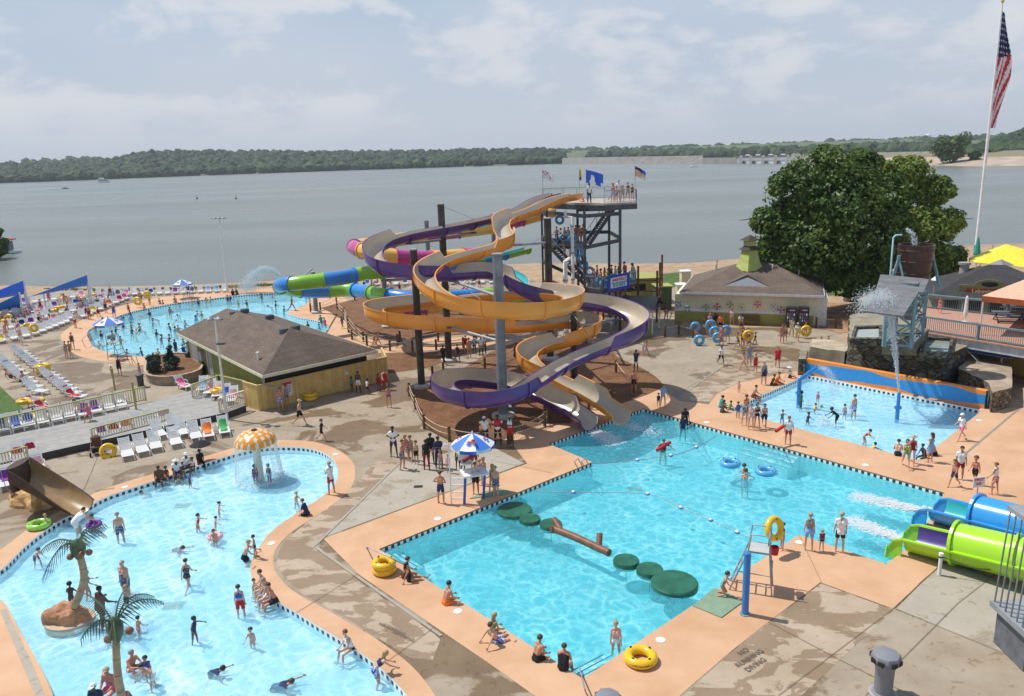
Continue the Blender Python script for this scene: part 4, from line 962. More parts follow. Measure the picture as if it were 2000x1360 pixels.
def right_building():
 ze,zr=3.15,6.6
 w0=G(1318,627); w1=G(1598,638); d=(w1-w0).normalized(); n=V(-d.y,d.x,0); W=(w1-w0).length; DP=9.5
 t=thing('changing_block','cream walled building with brown hip roof, small green cupola and life rings on its wall','building',w0,math.atan2(d.y,d.x))
 x0=W*.085  # low wing on the left
 def box(nm,a,b,m,par=t): return MB().box([(a[i]+b[i])/2 for i in range(3)],[b[i]-a[i] for i in range(3)]).build(nm,[m],par)
 box('wall',(x0,0,0),(W-.5,DP,ze-.1),m_cream); box('wing_wall',(0,.0,0),(x0-.004,DP*.7,2.75),m_cream)
 box('plinth',(-.03,-.04,0),(W-.47,.0,1.05),m_olivep); box('band',(-.03,-.06,1.055),(W-.47,-.0,1.3),fw)
 box('side_wall',(W-.5,.3,0),(W+.7,DP*.5,2.7),m_door)
 hiproof(t,[V(x0-.6,-.7,0),V(W+.35,-.7,0),V(W+.35,DP+.6,0),V(x0-.6,DP+.6,0)],[V(x0+4.9,DP*.5,0),V(W-4.4,DP*.5,0)],ze,zr-1.2,m_roof,fascia=fw)
 cx,cy=W*.50,DP*.42; mb=MB(); prof=[(1.15,-0.7),(.85,.1),(.68,.8),(.62,1.4)]
 zc=zr-1.15
 for i in range(3):
  for sx_,sy_ in ((1,0),(0,1),(-1,0),(0,-1)): pass
 mb.lathe([(r*1.25,z+zc) for r,z in prof],c=(cx,cy,0),n=4); o=mb.build('cupola',[M('cupola_green',(.42,.48,.13),.7)],t);
 o2=MB().lathe([(1.1,zc+1.35),(.55,zc+1.75)],c=(cx,cy,0),n=4).build('cupola_skirt',[m_roof],o)
 MB().lathe([(.62,zc+1.76),(.62,zc+2.35)],c=(cx,cy,0),n=4).build('lantern',[M('cupola_green',(.42,.48,.13),.7)],o)
 MB().lathe([(1.05,zc+2.3),(.1,zc+2.8),(0,zc+2.82)],c=(cx,cy,0),n=4).build('cupola_cap',[m_roof],o)
 for ob in (o,*o.children): pass
 g=uvquads('gable',[([V(cx-2.3,cy-3.6,zc-1.9),V(cx+2.3,cy-3.6,zc-1.9),V(cx,cy-2.6,zc-.95)],0)],[M('gable_grey',(.20,.21,.235),.7)],t)
 uvquads('gable_roof',[([V(cx-2.6,cy-3.7,zc-2.0),V(cx,cy-2.7,zc-.85),V(cx,cy,zc-.6),V(cx-2.6,cy-1.5,zc-1.3)],0),([V(cx,cy-2.7,zc-.85),V(cx+2.6,cy-3.7,zc-2.0),V(cx+2.6,cy-1.5,zc-1.3),V(cx,cy,zc-.6)],0)],[m_roof],t)
 for x,y,z in ((x0+2.2,5.5,4.6),(W-4.5,3.6,4.9),(W-2,4.6,4.3)): MB().lathe([(.07,0),(.07,.55),(.1,.56),(0,.6)],c=(x,y,z-.1),n=8).build('vent_pipe',[m_pvc],t)
 ring=[(1326,593,'white','green'),(1343,603,'white','green'),(1379,600,'olive','white'),(1401,599,'red','white'),(1426,595,'olive','white'),(1448,601,'cream','cream'),(1480,595,'orange','white'),(1511,599,'white','grey'),(1525,605,'red','white')]
 cols={'white':fw,'green':fg,'olive':m_olivep,'red':M('ring_red',(.5,.1,.06),.6),'orange':M('ring_orange',(.75,.13,.05),.6),'cream':m_cream,'grey':m_galv}
 rot=Matrix.Rotation(PI/2,3,'X')
 used={}
 for i,(x,y,a,b) in enumerate(ring):
  r=ray(x,y); # intersect with wall plane
  tt=((w0+n*-.12)-CAMP).dot(n)/r.dot(n); p=CAMP+r*tt
  s=thing('life_ring',f'{a} life ring, {ordn(i)} from the left on the cream wall','life ring',p,math.atan2(d.y,d.x),'life rings on the cream wall')
  MB().torus((0,0,0),.24,.085,24,8,rot=rot).build('ring_body',[cols[a]],s,smooth=60)
  for k in range(4):
   an=PI/4+k*PI/2; MB().box((.24*math.cos(an),0,.24*math.sin(an)),(.1,.19,.19),rot=Matrix.Rotation(-an,3,'Y')).build('band',[cols[b]],s)
 for i,(xa,xb) in enumerate(((1533,1555),(1557,1579))):
  p=G((xa+xb)/2,637); s=thing('vending_machine',('left' if i==0 else 'right')+' one of two black drinks machines by the cream wall','vending machine',p-n*.45,math.atan2(d.y,d.x),'drinks machines')
  MB().box((0,0,.98),(.98,.8,1.9)).build('cabinet',[M('machine_black',(.015,.016,.02),.35,coat=.3)],s)
  MB().box((0,-.41,1.0),(.84,.02,.95)).build('display',[M('machine_screen',(.05,.055,.07),.3)],s)
  for r_ in range(3):
   for c_ in range(4): MB().lathe([(.05,0),(.05,.14),(.02,.2),(0,.21)],c=(-.28+c_*.19,-.44,.62+r_*.29),n=8).build('bottle_picture',[(fb,fw,m_galv,fr)[(r_+c_)%4]],s)
  MB().ball((-.18,-.43,1.72),.07,10,sc=(1,.3,1)).build('emblem',[fr],s)
  text_mesh('pepsi',.2,fw,s,(.12,-.42,1.72),(PI/2,0,0))
 for i,px in enumerate((1393,1466)):
  p=G(px,633); s=thing('park_bench',('left' if i==0 else 'right')+' brown slatted bench against the cream wall','bench',p-n*.2,math.atan2(d.y,d.x),'benches by the cream wall')
  wd=M('bench_wood',(.23,.09,.04),.6,var=.2)
  mb=MB();
  for k in range(4): mb.box((0,-.08-k*.12,.44),(1.7,.1,.04))
  mb.build('seat',[wd],s); mb=MB()
  for k in range(11): mb.box((-.8+k*.16,.06,.68),(.07,.03,.42))
  mb.box((0,.06,.92),(1.7,.05,.08)); mb.build('backrest',[wd],s)
  for sx_ in (-.8,.8):
   for sy_ in (-.42,.04): MB().box((sx_,sy_,.22),(.07,.07,.44)).build('leg',[wd],s)
   MB().box((sx_,-.2,.62),(.08,.5,.04)).build('armrest',[wd],s)
 return w0,d,n,W
RB=right_building()
def shelter():
 a=G(1212,648); b=G(1274,652); d=(b-a).normalized(); n=V(-d.y,d.x,0)
 t=thing('shelter','small open shelter with grey shingle roof and olive base, people sitting under it','shelter',a,math.atan2(d.y,d.x)); W=(b-a).length
 mb=MB();
 for x in (0,W):
  for y in (0,2.6): MB().box((x,y,1.2),(.12,.12,2.4)).build('post',[m_pvc if x else M('brown_post',(.12,.06,.03),.8)],t)
 sh=shingle('grey_shingle',(.19,.175,.16))
 uvquads('roof',[([V(-.3,-.4,2.35),V(W+.3,-.4,2.35),V(W+.2,1.5,3.3),V(-.2,1.5,3.3)],0),([V(W+.3,3.2,2.35),V(-.3,3.2,2.35),V(-.2,1.5,3.3),V(W+.2,1.5,3.3)],0),([V(-.3,-.4,2.34),V(-.3,3.2,2.34),V(W+.3,3.2,2.34),V(W+.3,-.4,2.34)],0)],[sh],t)
 MB().box((W/2,.15,.55),(W-.1,.1,1.0)).build('base_panel',[m_olivep],t)
 MB().beam((-.3,-.4,2.3),(W+.3,-.4,2.3),.08,.16).build('eave_board',[m_galv],t)
 p=D(1232,568,88); p.z=0; w=thing('pump_house','low olive shed behind the timber frame right of the tower','shed',p,.05)
 MB().box((0,2,1.4),(7.0,4,2.8)).build('wall',[M('olive_render',(.36,.33,.12),.85,var=.1)],w); MB().box((-.9,-.02,1.9),(5.2,.06,.7)).build('window_strip',[m_dark],w); MB().box((0,2,2.86),(7.5,4.6,.12)).build('roof',[m_otrim],w); MB().box((2.6,-.03,1.0),(.9,.06,2.0)).build('door',[m_otrim],w)
 p=D(1298,566,84); p.z=0; w=thing('storage_box','dark green shed beside the small lawn','shed',p,.05)
 MB().box((0,1,1.25),(1.6,2,2.5)).build('wall',[M('dark_green_boards',(.05,.08,.045),.8)],w); MB().box((0,1,2.55),(1.9,2.3,.1)).build('roof',[m_otrim],w)
 for (xa,xb,yb,hh,lab) in ((1330,1348,590,3.4,'tall cream wall block left of the brown hip roof'),(1322,1340,604,2.6,'lower cream wall block beside the taller one')):
  a=G(xa,yb); b=G(xb,yb); w=thing('wall_block',lab,'wall',(a+b)/2,0); MB().box((0,.5,hh/2),((b-a).length,1.2,hh)).build('block',[m_cream],w); MB().box((0,.5,hh+.06),((b-a).length+.15,1.35,.12)).build('coping',[fw],w)
shelter()
m_timb=M('brown_timber',(.13,.065,.025),.8,var=.25); m_rope=M('pale_rope',(.55,.43,.28),.8)
def timber_frame():
 t=thing('timber_frame','tall brown timber frame of poles and rails right of the tower','timber frame',G(1180,620))
 L0=t.location.copy(); rows=[]
 for px,Y,h in ((1150,79,3.2),(1178,80,3.3),(1203,78,3.4),(1246,79,5.6),(1283,78,5.2),(1288,81,5.6),(1292,84,6.0),(1222,84,5.0)):
  q=D(px,600,Y); q.z=0; p=q-L0; p.z=0; rows.append((p,h)); MB().tube([p,p+V(0,0,h)],.11,8).build('pole',[m_timb],t,smooth=60)
 for i,j in ((0,1),(1,2),(3,4),(4,5),(5,6),(3,7),(2,3)):
  (a,ha),(b,hb)=rows[i],rows[j]
  for z in (1.1,2.1,3.1,4.2):
   if z<min(ha,hb): MB().tube([a+V(0,0,z),b+V(0,0,z)],.05,6).build('rail',[m_timb],t)
timber_frame()
def rope_fence(pts,label,h=1.0,n=2,sag=.16,r=.10,mat=None,ropeof=(.88,.5),net=False):
 P=gpoly(pts); t=thing('rope_fence',label,'rope fence',P[0],0,'rope fences on timber posts'); L0=P[0].copy()
 for p in P:
  MB().lathe([(r,0),(r,h-.04),(r*.85,h)],c=p-L0,n=9).build('post',[mat or m_timb],t,smooth=40)
 for f in ropeof[:n]:
  mb=MB()
  for i in range(len(P)-1):
   a,b=P[i]-L0,P[i+1]-L0; pts_=[]
   for k in range(9): s=k/8; q=a.lerp(b,s); q.z=h*f-sag*(1-(2*s-1)**2)*min(1,(b-a).length/3); pts_.append(q)
   mb.tube(pts_,.028,5,caps=False)
  mb.build('rope',[m_rope],t,smooth=60)
 if net:
  mb=MB()
  for i in range(len(P)-1):
   a,b=P[i]-L0,P[i+1]-L0; k=max(3,int((b-a).length/.22))
   for j in range(k): q=a.lerp(b,j/k); q2=a.lerp(b,(j+1)/k); mb.beam(q+V(0,0,.08),q2+V(0,0,h*.8),.012); mb.beam(q+V(0,0,h*.8),q2+V(0,0,.08),.012)
  mb.build('netting',[M('net_cord',(.3,.26,.2),.9)],t)
rope_fence([(800,774),(812,800),(829,838),(878,863),(942,872),(996,868)],'rope fence with netting curving round the left of the front mulch bed',net=True)
rope_fence([(1000,862),(1064,833),(1070,826)],'short rope fence behind the end of the purple slide',n=2,net=True)
rope_fence([(845,739),(866,731),(947,721),(979,710),(1005,698)],'rope fence along the near side of the concrete path through the mulch')
rope_fence([(672,625),(681,650),(688,664),(717,676),(762,686),(806,686),(852,684),(905,680)],'rope fence along the near side of the peach path')
rope_fence([(659,604),(673,618),(680,636),(710,668),(777,673),(856,668),(930,662)],'rope fence along the far side of the peach path')
rope_fence([(607,610),(606,598),(626,607),(657,590),(693,587)],'rope fence round the grey post by the round pool')
rope_fence([(1203,728),(1238,768)],'rope fence by the right end of the front mulch bed',n=1)
rope_fence([(1273,648),(1299,658),(1326,653),(1353,660)],'rope fence on the wet concrete left of the blue tubes',n=1)
rope_fence([(1195,783),(1150,800)],'low rope between posts beside the orange slide exit',n=1)
rope_fence([(1632,641),(1594,640)],'lone brown post pair near the cream building',n=1)
def post_row(pts,step,h,label,name='wire_fence'):
 P=resample(gpoly(pts,0),step); t=thing(name,label,'fence',P[0]); L0=P[0].copy(); mb=MB()
 for p in P: MB().tube([p-L0,p-L0+V(0,0,h)],.05,6).build('post',[m_dsteel],t)
 for f in (1,.5):
  for i in range(len(P)-1): mb.tube([P[i]-L0+V(0,0,h*f-.03),(P[i]+P[i+1])/2-L0+V(0,0,h*f-.25),P[i+1]-L0+V(0,0,h*f-.03)],.02,4)
 mb.build('wire',[m_cable],t)
post_row([(1290,533),(1330,532),(1400,528)],5,1.5,'sparse wire fence on dark posts along the lake shore right of the tower')
post_row([(1830,500),(2010,497)],2.2,1.5,'dark railing along the beach below the flagpole')
m_gdeck=siding('grey_deck_boards',(.33,.32,.30),.16,axis='Y',dark=.6); m_rail=M('cream_rail',(.66,.60,.42),.7); m_dkside=M('deck_side_dark',(.06,.055,.05),.9)
def left_deck():
 h=.45
 top=[(-40,862),(290,782),(332,775),(395,768),(480,787),(445,800),(110,873),(-40,905)]
 top=[(-60,868),(0,835+12),(290,786),(385,760),(480,792),(442,806),(105,880),(0,905),(-60,920)]
 P=[G(x,y,h) for x,y in top]
 t=thing('sun_deck','low grey boarded deck with steps across the left of the picture','deck',(P[5].x,P[5].y,0)); L0=t.location.copy()
 Q=[p-L0 for p in P]; d=(Q[2]-Q[1]).normalized()
 uvquads('deck_boards',[([Q[6],Q[5],Q[4],Q[3],Q[2],Q[1],Q[0],Q[8],Q[7]],0)],[m_gdeck],t)
 q=[]
 for i in range(len(Q)):
  a,b=Q[(i+1)%len(Q)],Q[i]; q.append(([V(a.x,a.y,0),V(b.x,b.y,0),b-V(0,0,.005),a-V(0,0,.005)],0))
 uvquads('deck_side',q,[m_dkside],t)
 a,b=G(-60,932),G(447,812); d=(b-a).normalized(); n=V(d.y,-d.x,0)
 MB().beam(a-L0+V(0,0,.12)-n*.1,b-L0+V(0,0,.12)-n*.1,.42,.24).build('step',[M('step_grey',(.26,.25,.23),.85)],t)
 def rail(pts,z0,hh,label,lm,grp='cream railings round the left deck',gap=.16):
  PP=[G(x,y,z0) for x,y in pts]; s=thing('deck_railing',label,'railing',PP[0],0,grp); O=PP[0].copy();
  for i in range(len(PP)-1):
   aa,bb=PP[i]-O,PP[i+1]-O; dd=bb-aa; k=max(1,round(dd.length/2.4))
   for j in range(k+1): MB().box(aa+dd*(j/k)+V(0,0,hh/2),(.1,.1,hh)).build('post',[m_rail],s)
   m1=MB(); kk=int(dd.length/gap)
   for j in range(1,kk): q_=aa+dd*(j/kk); m1.beam(q_+V(0,0,.08),q_+V(0,0,hh-.03),.045)
   m1.build('balusters',[m_rail],s); MB().beam(aa+V(0,0,hh),bb+V(0,0,hh),.16,.06).build('top_rail',[lm],s); MB().beam(aa+V(0,0,.1),bb+V(0,0,.1),.05,.09).build('bottom_rail',[m_rail],s)
 rail([(-60,862),(285,783)],h,1.05,'long railing with olive top rail behind the deck loungers',m_otrim)
 rail([(183,868),(332,828)],0.05,1.05,'near railing in front of the deck, right section',m_otrim)
 rail([(-60,938),(57,905)],0.05,1.05,'near railing in front of the deck, far left section',m_otrim)
 rail([(377,778),(430,758),(480,770)],h,1.0,'olive topped railing behind loungers beside the olive building',m_otrim)
 rail([(430,806),(479,790)],h,1.0,'short cream railing beside the yellow fence end',m_rail)
 for px,py,hh,lab in ((268,812,2.4,'thin olive post standing up behind the deck by the near railing'),(228,782,2.4,'thin olive post standing up behind the deck loungers')):
  s=thing('deck_post',lab,'post',G(px,py,0)); MB().box((0,0,hh/2),(.1,.1,hh)).build('shaft',[m_otrim],s); MB().box((0,0,hh+.03),(.14,.14,.06)).build('cap',[m_otrim],s)
left_deck()
def planter():
 pts=[(288,722),(300,713),(350,705),(392,712),(393,738),(345,752),(300,752),(286,742)]
 P=crom(gpoly(pts),3,closed=True); c=sum(P,V(0,0,0))/len(P); t=thing('stone_planter','curved low planter of stacked tan stone with two dark shrubs','planter',c)
 st=siding('stacked_stone',(.38,.30,.21),.11,axis='Y',dark=.5); q=[]; h=.75
 for i in range(len(P)): a,b=P[i]-c,P[(i+1)%len(P)]-c; q.append(([a,b,b+V(0,0,h),a+V(0,0,h)],0))
 uvquads('wall',q,[st],t)
 me=MB(); me.v=[tuple(p-c+V(0,0,h-.06)) for p in P]; me.f=[tuple(range(len(P)))]; me.m=[0]; me.build('soil',[m_mulch],t)
 mb=MB()
 for i in range(len(P)): mb.beam(P[i]-c+V(0,0,h),P[(i+1)%len(P)]-c+V(0,0,h),.2,.06)
 mb.build('cap_stones',[M('cap_stone',(.42,.34,.25),.85)],t)
planter()
def rockmat(name,base,sc=1.6,dark=.25):
 m,t,b=nt(name); tc=N(t,'ShaderNodeTexCoord');
 w=N(t,'ShaderNodeTexNoise'); w.inputs['Scale'].default_value=1.5; L(t,tc.outputs['Object'],w.inputs['Vector']); ad=N(t,'ShaderNodeVectorMath',operation='MULTIPLY_ADD'); L(t,w.outputs['Color'],ad.inputs[0]); ad.inputs[1].default_value=(.35,.35,.35); L(t,tc.outputs['Object'],ad.inputs[2])
 mp=N(t,'ShaderNodeMapping'); mp.inputs['Scale'].default_value=(1,1,1.7); L(t,ad.outputs[0],mp.inputs[0])
 v=N(t,'ShaderNodeTexVoronoi',feature='DISTANCE_TO_EDGE'); v.inputs['Scale'].default_value=sc; L(t,mp.outputs[0],v.inputs['Vector'])
 v2=N(t,'ShaderNodeTexVoronoi'); v2.inputs['Scale'].default_value=sc; L(t,mp.outputs[0],v2.inputs['Vector'])
 hsv=N(t,'ShaderNodeSeparateColor'); L(t,v2.outputs['Color'],hsv.inputs[0])
 c1=ramp(t,hsv.outputs[0],[(0,[c*.55 for c in base]),(.5,base),(1,[min(1,c*1.7) for c in base])])
 n=N(t,'ShaderNodeTexNoise'); n.inputs['Scale'].default_value=6; n.inputs['Detail'].default_value=8; L(t,tc.outputs['Object'],n.inputs['Vector']); nr=ramp(t,n.outputs['Fac'],[(.3,.6),(.7,1.25)])
 k=ramp(t,v.outputs['Distance'],[(0,dark),(.07,1)])
 c=mixc(t,1,c1.outputs[0],nr.outputs[0],'MULTIPLY'); c=mixc(t,1,c,k.outputs[0],'MULTIPLY'); L(t,c,b.inputs['Base Color']); b.inputs['Roughness'].default_value=.9
 bp=N(t,'ShaderNodeBump'); bp.inputs['Strength'].default_value=1; bp.inputs['Distance'].default_value=.12; L(t,k.outputs[0],bp.inputs['Height']); L(t,bp.outputs[0],b.inputs['Normal']); return m
m_rock=rockmat('fieldstone_masonry',(.12,.115,.085)); m_ledge=rockmat('stacked_ledge_stone',(.20,.15,.10),2.6)
m_mblue=M('mural_blue',(.03,.27,.62),.55,var=.06); m_morg=M('mural_orange',(.78,.27,.05),.55,var=.08)
def solid(name,px_poly,z0,z1,mats,parent,L0,topmat=None,jit=0,seg=None,zfun=None):
 P=[G(x,y,z0) if not isinstance(x,Vector) else x for x,y in px_poly]
 return None
def mural():
 a=G(1573,731); b=G(1922,799); z=1.2; d=(b-a).normalized(); n=V(-d.y,d.x,0)
 t=thing('mural_wall','long low wall painted blue with orange waves along the far edge of the spray pool','wall',a,math.atan2(d.y,d.x)); W=(b-a).length; th=.45
 nx=120; mb=MB()
 def wv1(x): return z-.2-.10*math.sin(x*1.05+.6)-.04*math.sin(x*2.3)
 def wv0(x): return .16+.12*math.sin(x*.95+2.4)+.04*math.sin(x*2.1)
 for i in range(nx):
  x0,x1=W*i/nx,W*(i+1)/nx
  for za,zb,k in ((0,wv0,1),(wv0,wv1,0),(wv1,None,1)):
   A=za(x0) if callable(za) else za; Bq=za(x1) if callable(za) else za; C=zb(x1) if zb else z; Dq=zb(x0) if zb else z
   mb.add([(x0,0,A),(x1,0,Bq),(x1,0,C),(x0,0,Dq)],[(0,1,2,3)],k)
 mb.add([(0,0,z),(W,0,z),(W,th,z),(0,th,z)],[(0,1,2,3)],1); mb.add([(0,th,0),(W,th,0),(W,th,z),(0,th,z)],[(0,3,2,1)],0); mb.add([(W,0,0),(W,th,0),(W,th,z),(W,0,z)],[(0,1,2,3)],0); mb.add([(0,0,0),(0,th,0),(0,th,z),(0,0,z)],[(0,3,2,1)],0)
 mb.build('painted_wall',[m_mblue,m_morg],t)
 return a,d,n,W,z
MU=mural()
def rockpoly(name,label,cat,pts,h,mat,topm=None,seed=1,thick=.15,parent=None,base=0.0,grp=None):
 """rough masonry block; pts in pixels at z=base"""
 P=[G(x,y,base) for x,y in pts]; c=sum(P,V(0,0,0))/len(P); c.z=0
 t=parent or thing(name,label,cat,c)
 O=t.location.copy()
 rs=random.Random(seed); Q=resample(P+[P[0]],.7)[:-1]; nz=max(2,int((h-base)/.45)); mb=MB(); m=len(Q)
 cen=sum(Q,V(0,0,0))/m
 for k in range(nz+1):
  for q in Q:
   o=(q-cen); o.z=0; o.normalize(); j=rs.uniform(-thick,thick); mb.v.append(tuple(V(q.x,q.y,0)-O+o*j+V(0,0,base+(h-base)*k/nz+(rs.uniform(-.06,.06) if k else 0))))
 for k in range(nz):
  for i in range(m): i2=(i+1)%m; mb.f.append((k*m+i,k*m+i2,(k+1)*m+i2,(k+1)*m+i)); mb.m.append(0)
 mb.f.append(tuple(nz*m+i for i in range(m))); mb.m.append(1)
 mb.build('masonry' if not parent else 'masonry_wall',[mat,topm or mat],t,smooth=25)
 return t
m_wetc=M('wet_cement',(.30,.26,.19),.5,var=.3,scale=1)
m_pond=M('pond_water',(.25,.3,.28),.1,var=.1)
def rock_tower():
 t=rockpoly('rockwork','big dark fieldstone base with water basins under the bucket tower','rock wall',[(1655,722),(1838,762),(1880,742),(1868,700),(1760,680),(1700,662),(1655,672)],2.5,m_rock,m_wetc,seed=2)
 O=t.location.copy()
 def blk(nm,pxs,z0,z1,mat,jit=0):
  P=[G(x,y,z0) for x,y in pxs]; mb=MB(); mb.prism([(p.x-O.x,p.y-O.y) for p in P],z0,z1); return mb.build(nm,[mat],t)
 zt=2.5
 def zp(x,y,z): return G(x,y,z)-O
 mb=MB(); P=[zp(x,y,zt) for x,y in ((1660,676),(1668,650),(1722,648),(1722,676))]; mb.prism([(p.x,p.y) for p in P],zt,zt+.55,holes=[[(p.x*.8+sum(q.x for q in P)/4*.2,p.y*.8+sum(q.y for q in P)/4*.2) for p in P]]); mb.build('basin_rim',[m_rock],t)
 mb=MB(); c=[sum(q.x for q in P)/4,sum(q.y for q in P)/4]; mb.prism([(p.x*.78+c[0]*.22,p.y*.78+c[1]*.22) for p in P],zt,zt+.35); mb.build('basin_water',[M('churning_water',(.42,.46,.46),.3)],t)
 P=[zp(x,y,zt) for x,y in ((1795,698),(1803,664),(1862,668),(1856,702))]; mb=MB(); c=[sum(q.x for q in P)/4,sum(q.y for q in P)/4]; mb.prism([(p.x,p.y) for p in P],zt,zt+.35,holes=[[(p.x*.8+c[0]*.2,p.y*.8+c[1]*.2) for p in P]]); mb.build('basin_rim',[m_rock],t)
 mb=MB(); mb.prism([(p.x*.79+c[0]*.21,p.y*.79+c[1]*.21) for p in P],zt,zt+.15); mb.build('basin_water',[m_pond],t)
 P=[zp(x,y,zt) for x,y in ((1722,690),(1790,692),(1812,668),(1738,660))]
 mb=MB(); mb.prism([(p.x,p.y) for p in P],zt-.1,zt+1.0); mb.build('plinth',[M('mossy_concrete',(.15,.135,.085),.9,var=.4,scale=1)],t)
 rockpoly('rock_ledge','low stone ledge with pale cement top ending the blue and orange wall','rock wall',[(1934,806),(1972,795),(1970,750),(1900,725),(1866,755),(1925,784)],1.35,m_ledge,M('cement_top',(.36,.28,.2),.8,var=.3,scale=1),seed=5,thick=.08)
 rockpoly('rock_pier','small dark stone pier at the left end of the blue and orange wall','rock wall',[(1558,733),(1571,735),(1577,712),(1562,705)],1.25,m_rock,m_wetc,seed=6,thick=.08)
 rockpoly('rock_slab','long pale rounded slab behind the left end of the mural wall','rock wall',[(1580,702),(1652,715),(1656,695),(1585,685)],1.1,m_wetc,M('cement_top2',(.42,.35,.25),.8,var=.25,scale=1),seed=7,thick=.04)
 return O
RO_=rock_tower()
def bucket_tower():
 z0=3.5
 base=G(1766,678,z0)
 t=thing('bucket_tower','pale blue steel tower with a big brown tipping bucket over a slatted chute','bucket tower',base); O=base.copy()
 bl=M('pale_blue_steel',(.15,.25,.28),.5,var=.2); Y0=base.y
 def P(px,Y,z): r=ray(px,600); q=D(px,600,Y); return V(q.x-O.x,Y-O.y,z-O.z)
 A=P(1732,Y0+.3,z0);B=P(1786,Y0-.4,z0);C=P(1806,Y0+3,z0);E=P(1752,Y0+3.3,z0)
 H=3.9
 def up(p,z): return V(p.x,p.y,z)
 for p in (A,B,C,E): MB().box(up(p,H/2),(.2,.2,H)).build('leg',[bl],t)
 for a,b in ((A,B),(B,C),(C,E),(E,A)):
  for z in (.15,1.5,2.9,4.3): MB().beam(up(a,z),up(b,z),.12,.14).build('cross_beam',[bl],t)
  for za,zb in ((.15,1.5),(1.5,2.9),(2.9,4.3)):
   MB().beam(up(a,za),up(b,zb),.08).build('brace',[bl],t); MB().beam(up(b,za),up(a,zb),.08).build('brace',[bl],t)
 cen=(A+B+C+E)/4
 bk=M('wet_brown_timber',(.045,.017,.012),.35,var=.5,scale=3,bump=.4)
 bz=H+1.0
 for px in (1748,1812):
  q=P(px,Y0+1.8,z0);
  for dx,dy in ((-.7,0),(.5,-.6),(.3,1.0)):
   MB().beam(V(q.x+dx*.7,q.y+dy,H-.1),V(q.x,q.y,H+1.9),.16).build('a_frame',[bl],t)
  MB().lathe([(.14,0),(.14,.25),(0,.26)],c=V(q.x,q.y,H+1.8),n=10).build('pivot',[bl],t)
 bc=P(1779,Y0+1.9,z0); bc.z=H+.45
 mb=MB(); prof=[(1.0,0),(1.05,.7),(1.15,2.3),(1.03,2.3),(.9,.15),(0,.15)]
 mb.lathe([(0,0)]+prof,c=bc,n=24); b=mb.build('bucket',[bk],t,smooth=30)
 for z in (.4,1.2,1.95): MB().torus(bc+V(0,0,z),1.03+z*.05,.045,28,6).build('hoop',[M('rusty_hoop',(.06,.03,.02),.6)],b)
 sl=siding('weathered_slats',(.19,.195,.20),.2,axis='Y',dark=.45)
 def quad(pts,nm):
  V4=[V(*p) for p in pts]; nn=(V4[1]-V4[0]).cross(V4[3]-V4[0]).normalized()*.12
  f=[(V4,0),([p-nn for p in V4][::-1],0)]+[([V4[i],V4[i]-nn,V4[(i+1)%4]-nn,V4[(i+1)%4]],0) for i in range(4)]
  uvquads(nm,f,[sl],t)
 def S(px,py,Y): q=D(px,py,Y); return q-O
 y1=Y0-.6
 quad([S(1711,563,y1-.1),S(1803,571,y1-.6),S(1815,545,y1+1.2),S(1720,536,y1+1.5)],'upper_chute')
 quad([S(1691,608,y1-2.8),S(1764,617,y1-3.3),S(1795,569,y1-.5),S(1713,561,y1-.05)],'lower_chute')
 for px,py in ((1711,610),(1764,617)):
  q=S(px,py,y1-2.6); MB().beam(q,V(q.x+.6,A.y,2.6),.1).build('chute_strut',[bl],t)
 sp=S(1741,512,Y0+1.6);
 MB().tube([V(sp.x,sp.y,H),V(sp.x,sp.y,H+3.3),V(sp.x+.15,sp.y,H+3.45),V(sp.x+.55,sp.y,H+3.45)],.06,8).build('supply_pipe',[M('aqua_pipe',(.35,.6,.62),.4)],t,smooth=60)
 return O,Y0,bc,A,B,C,E
BT=bucket_tower()
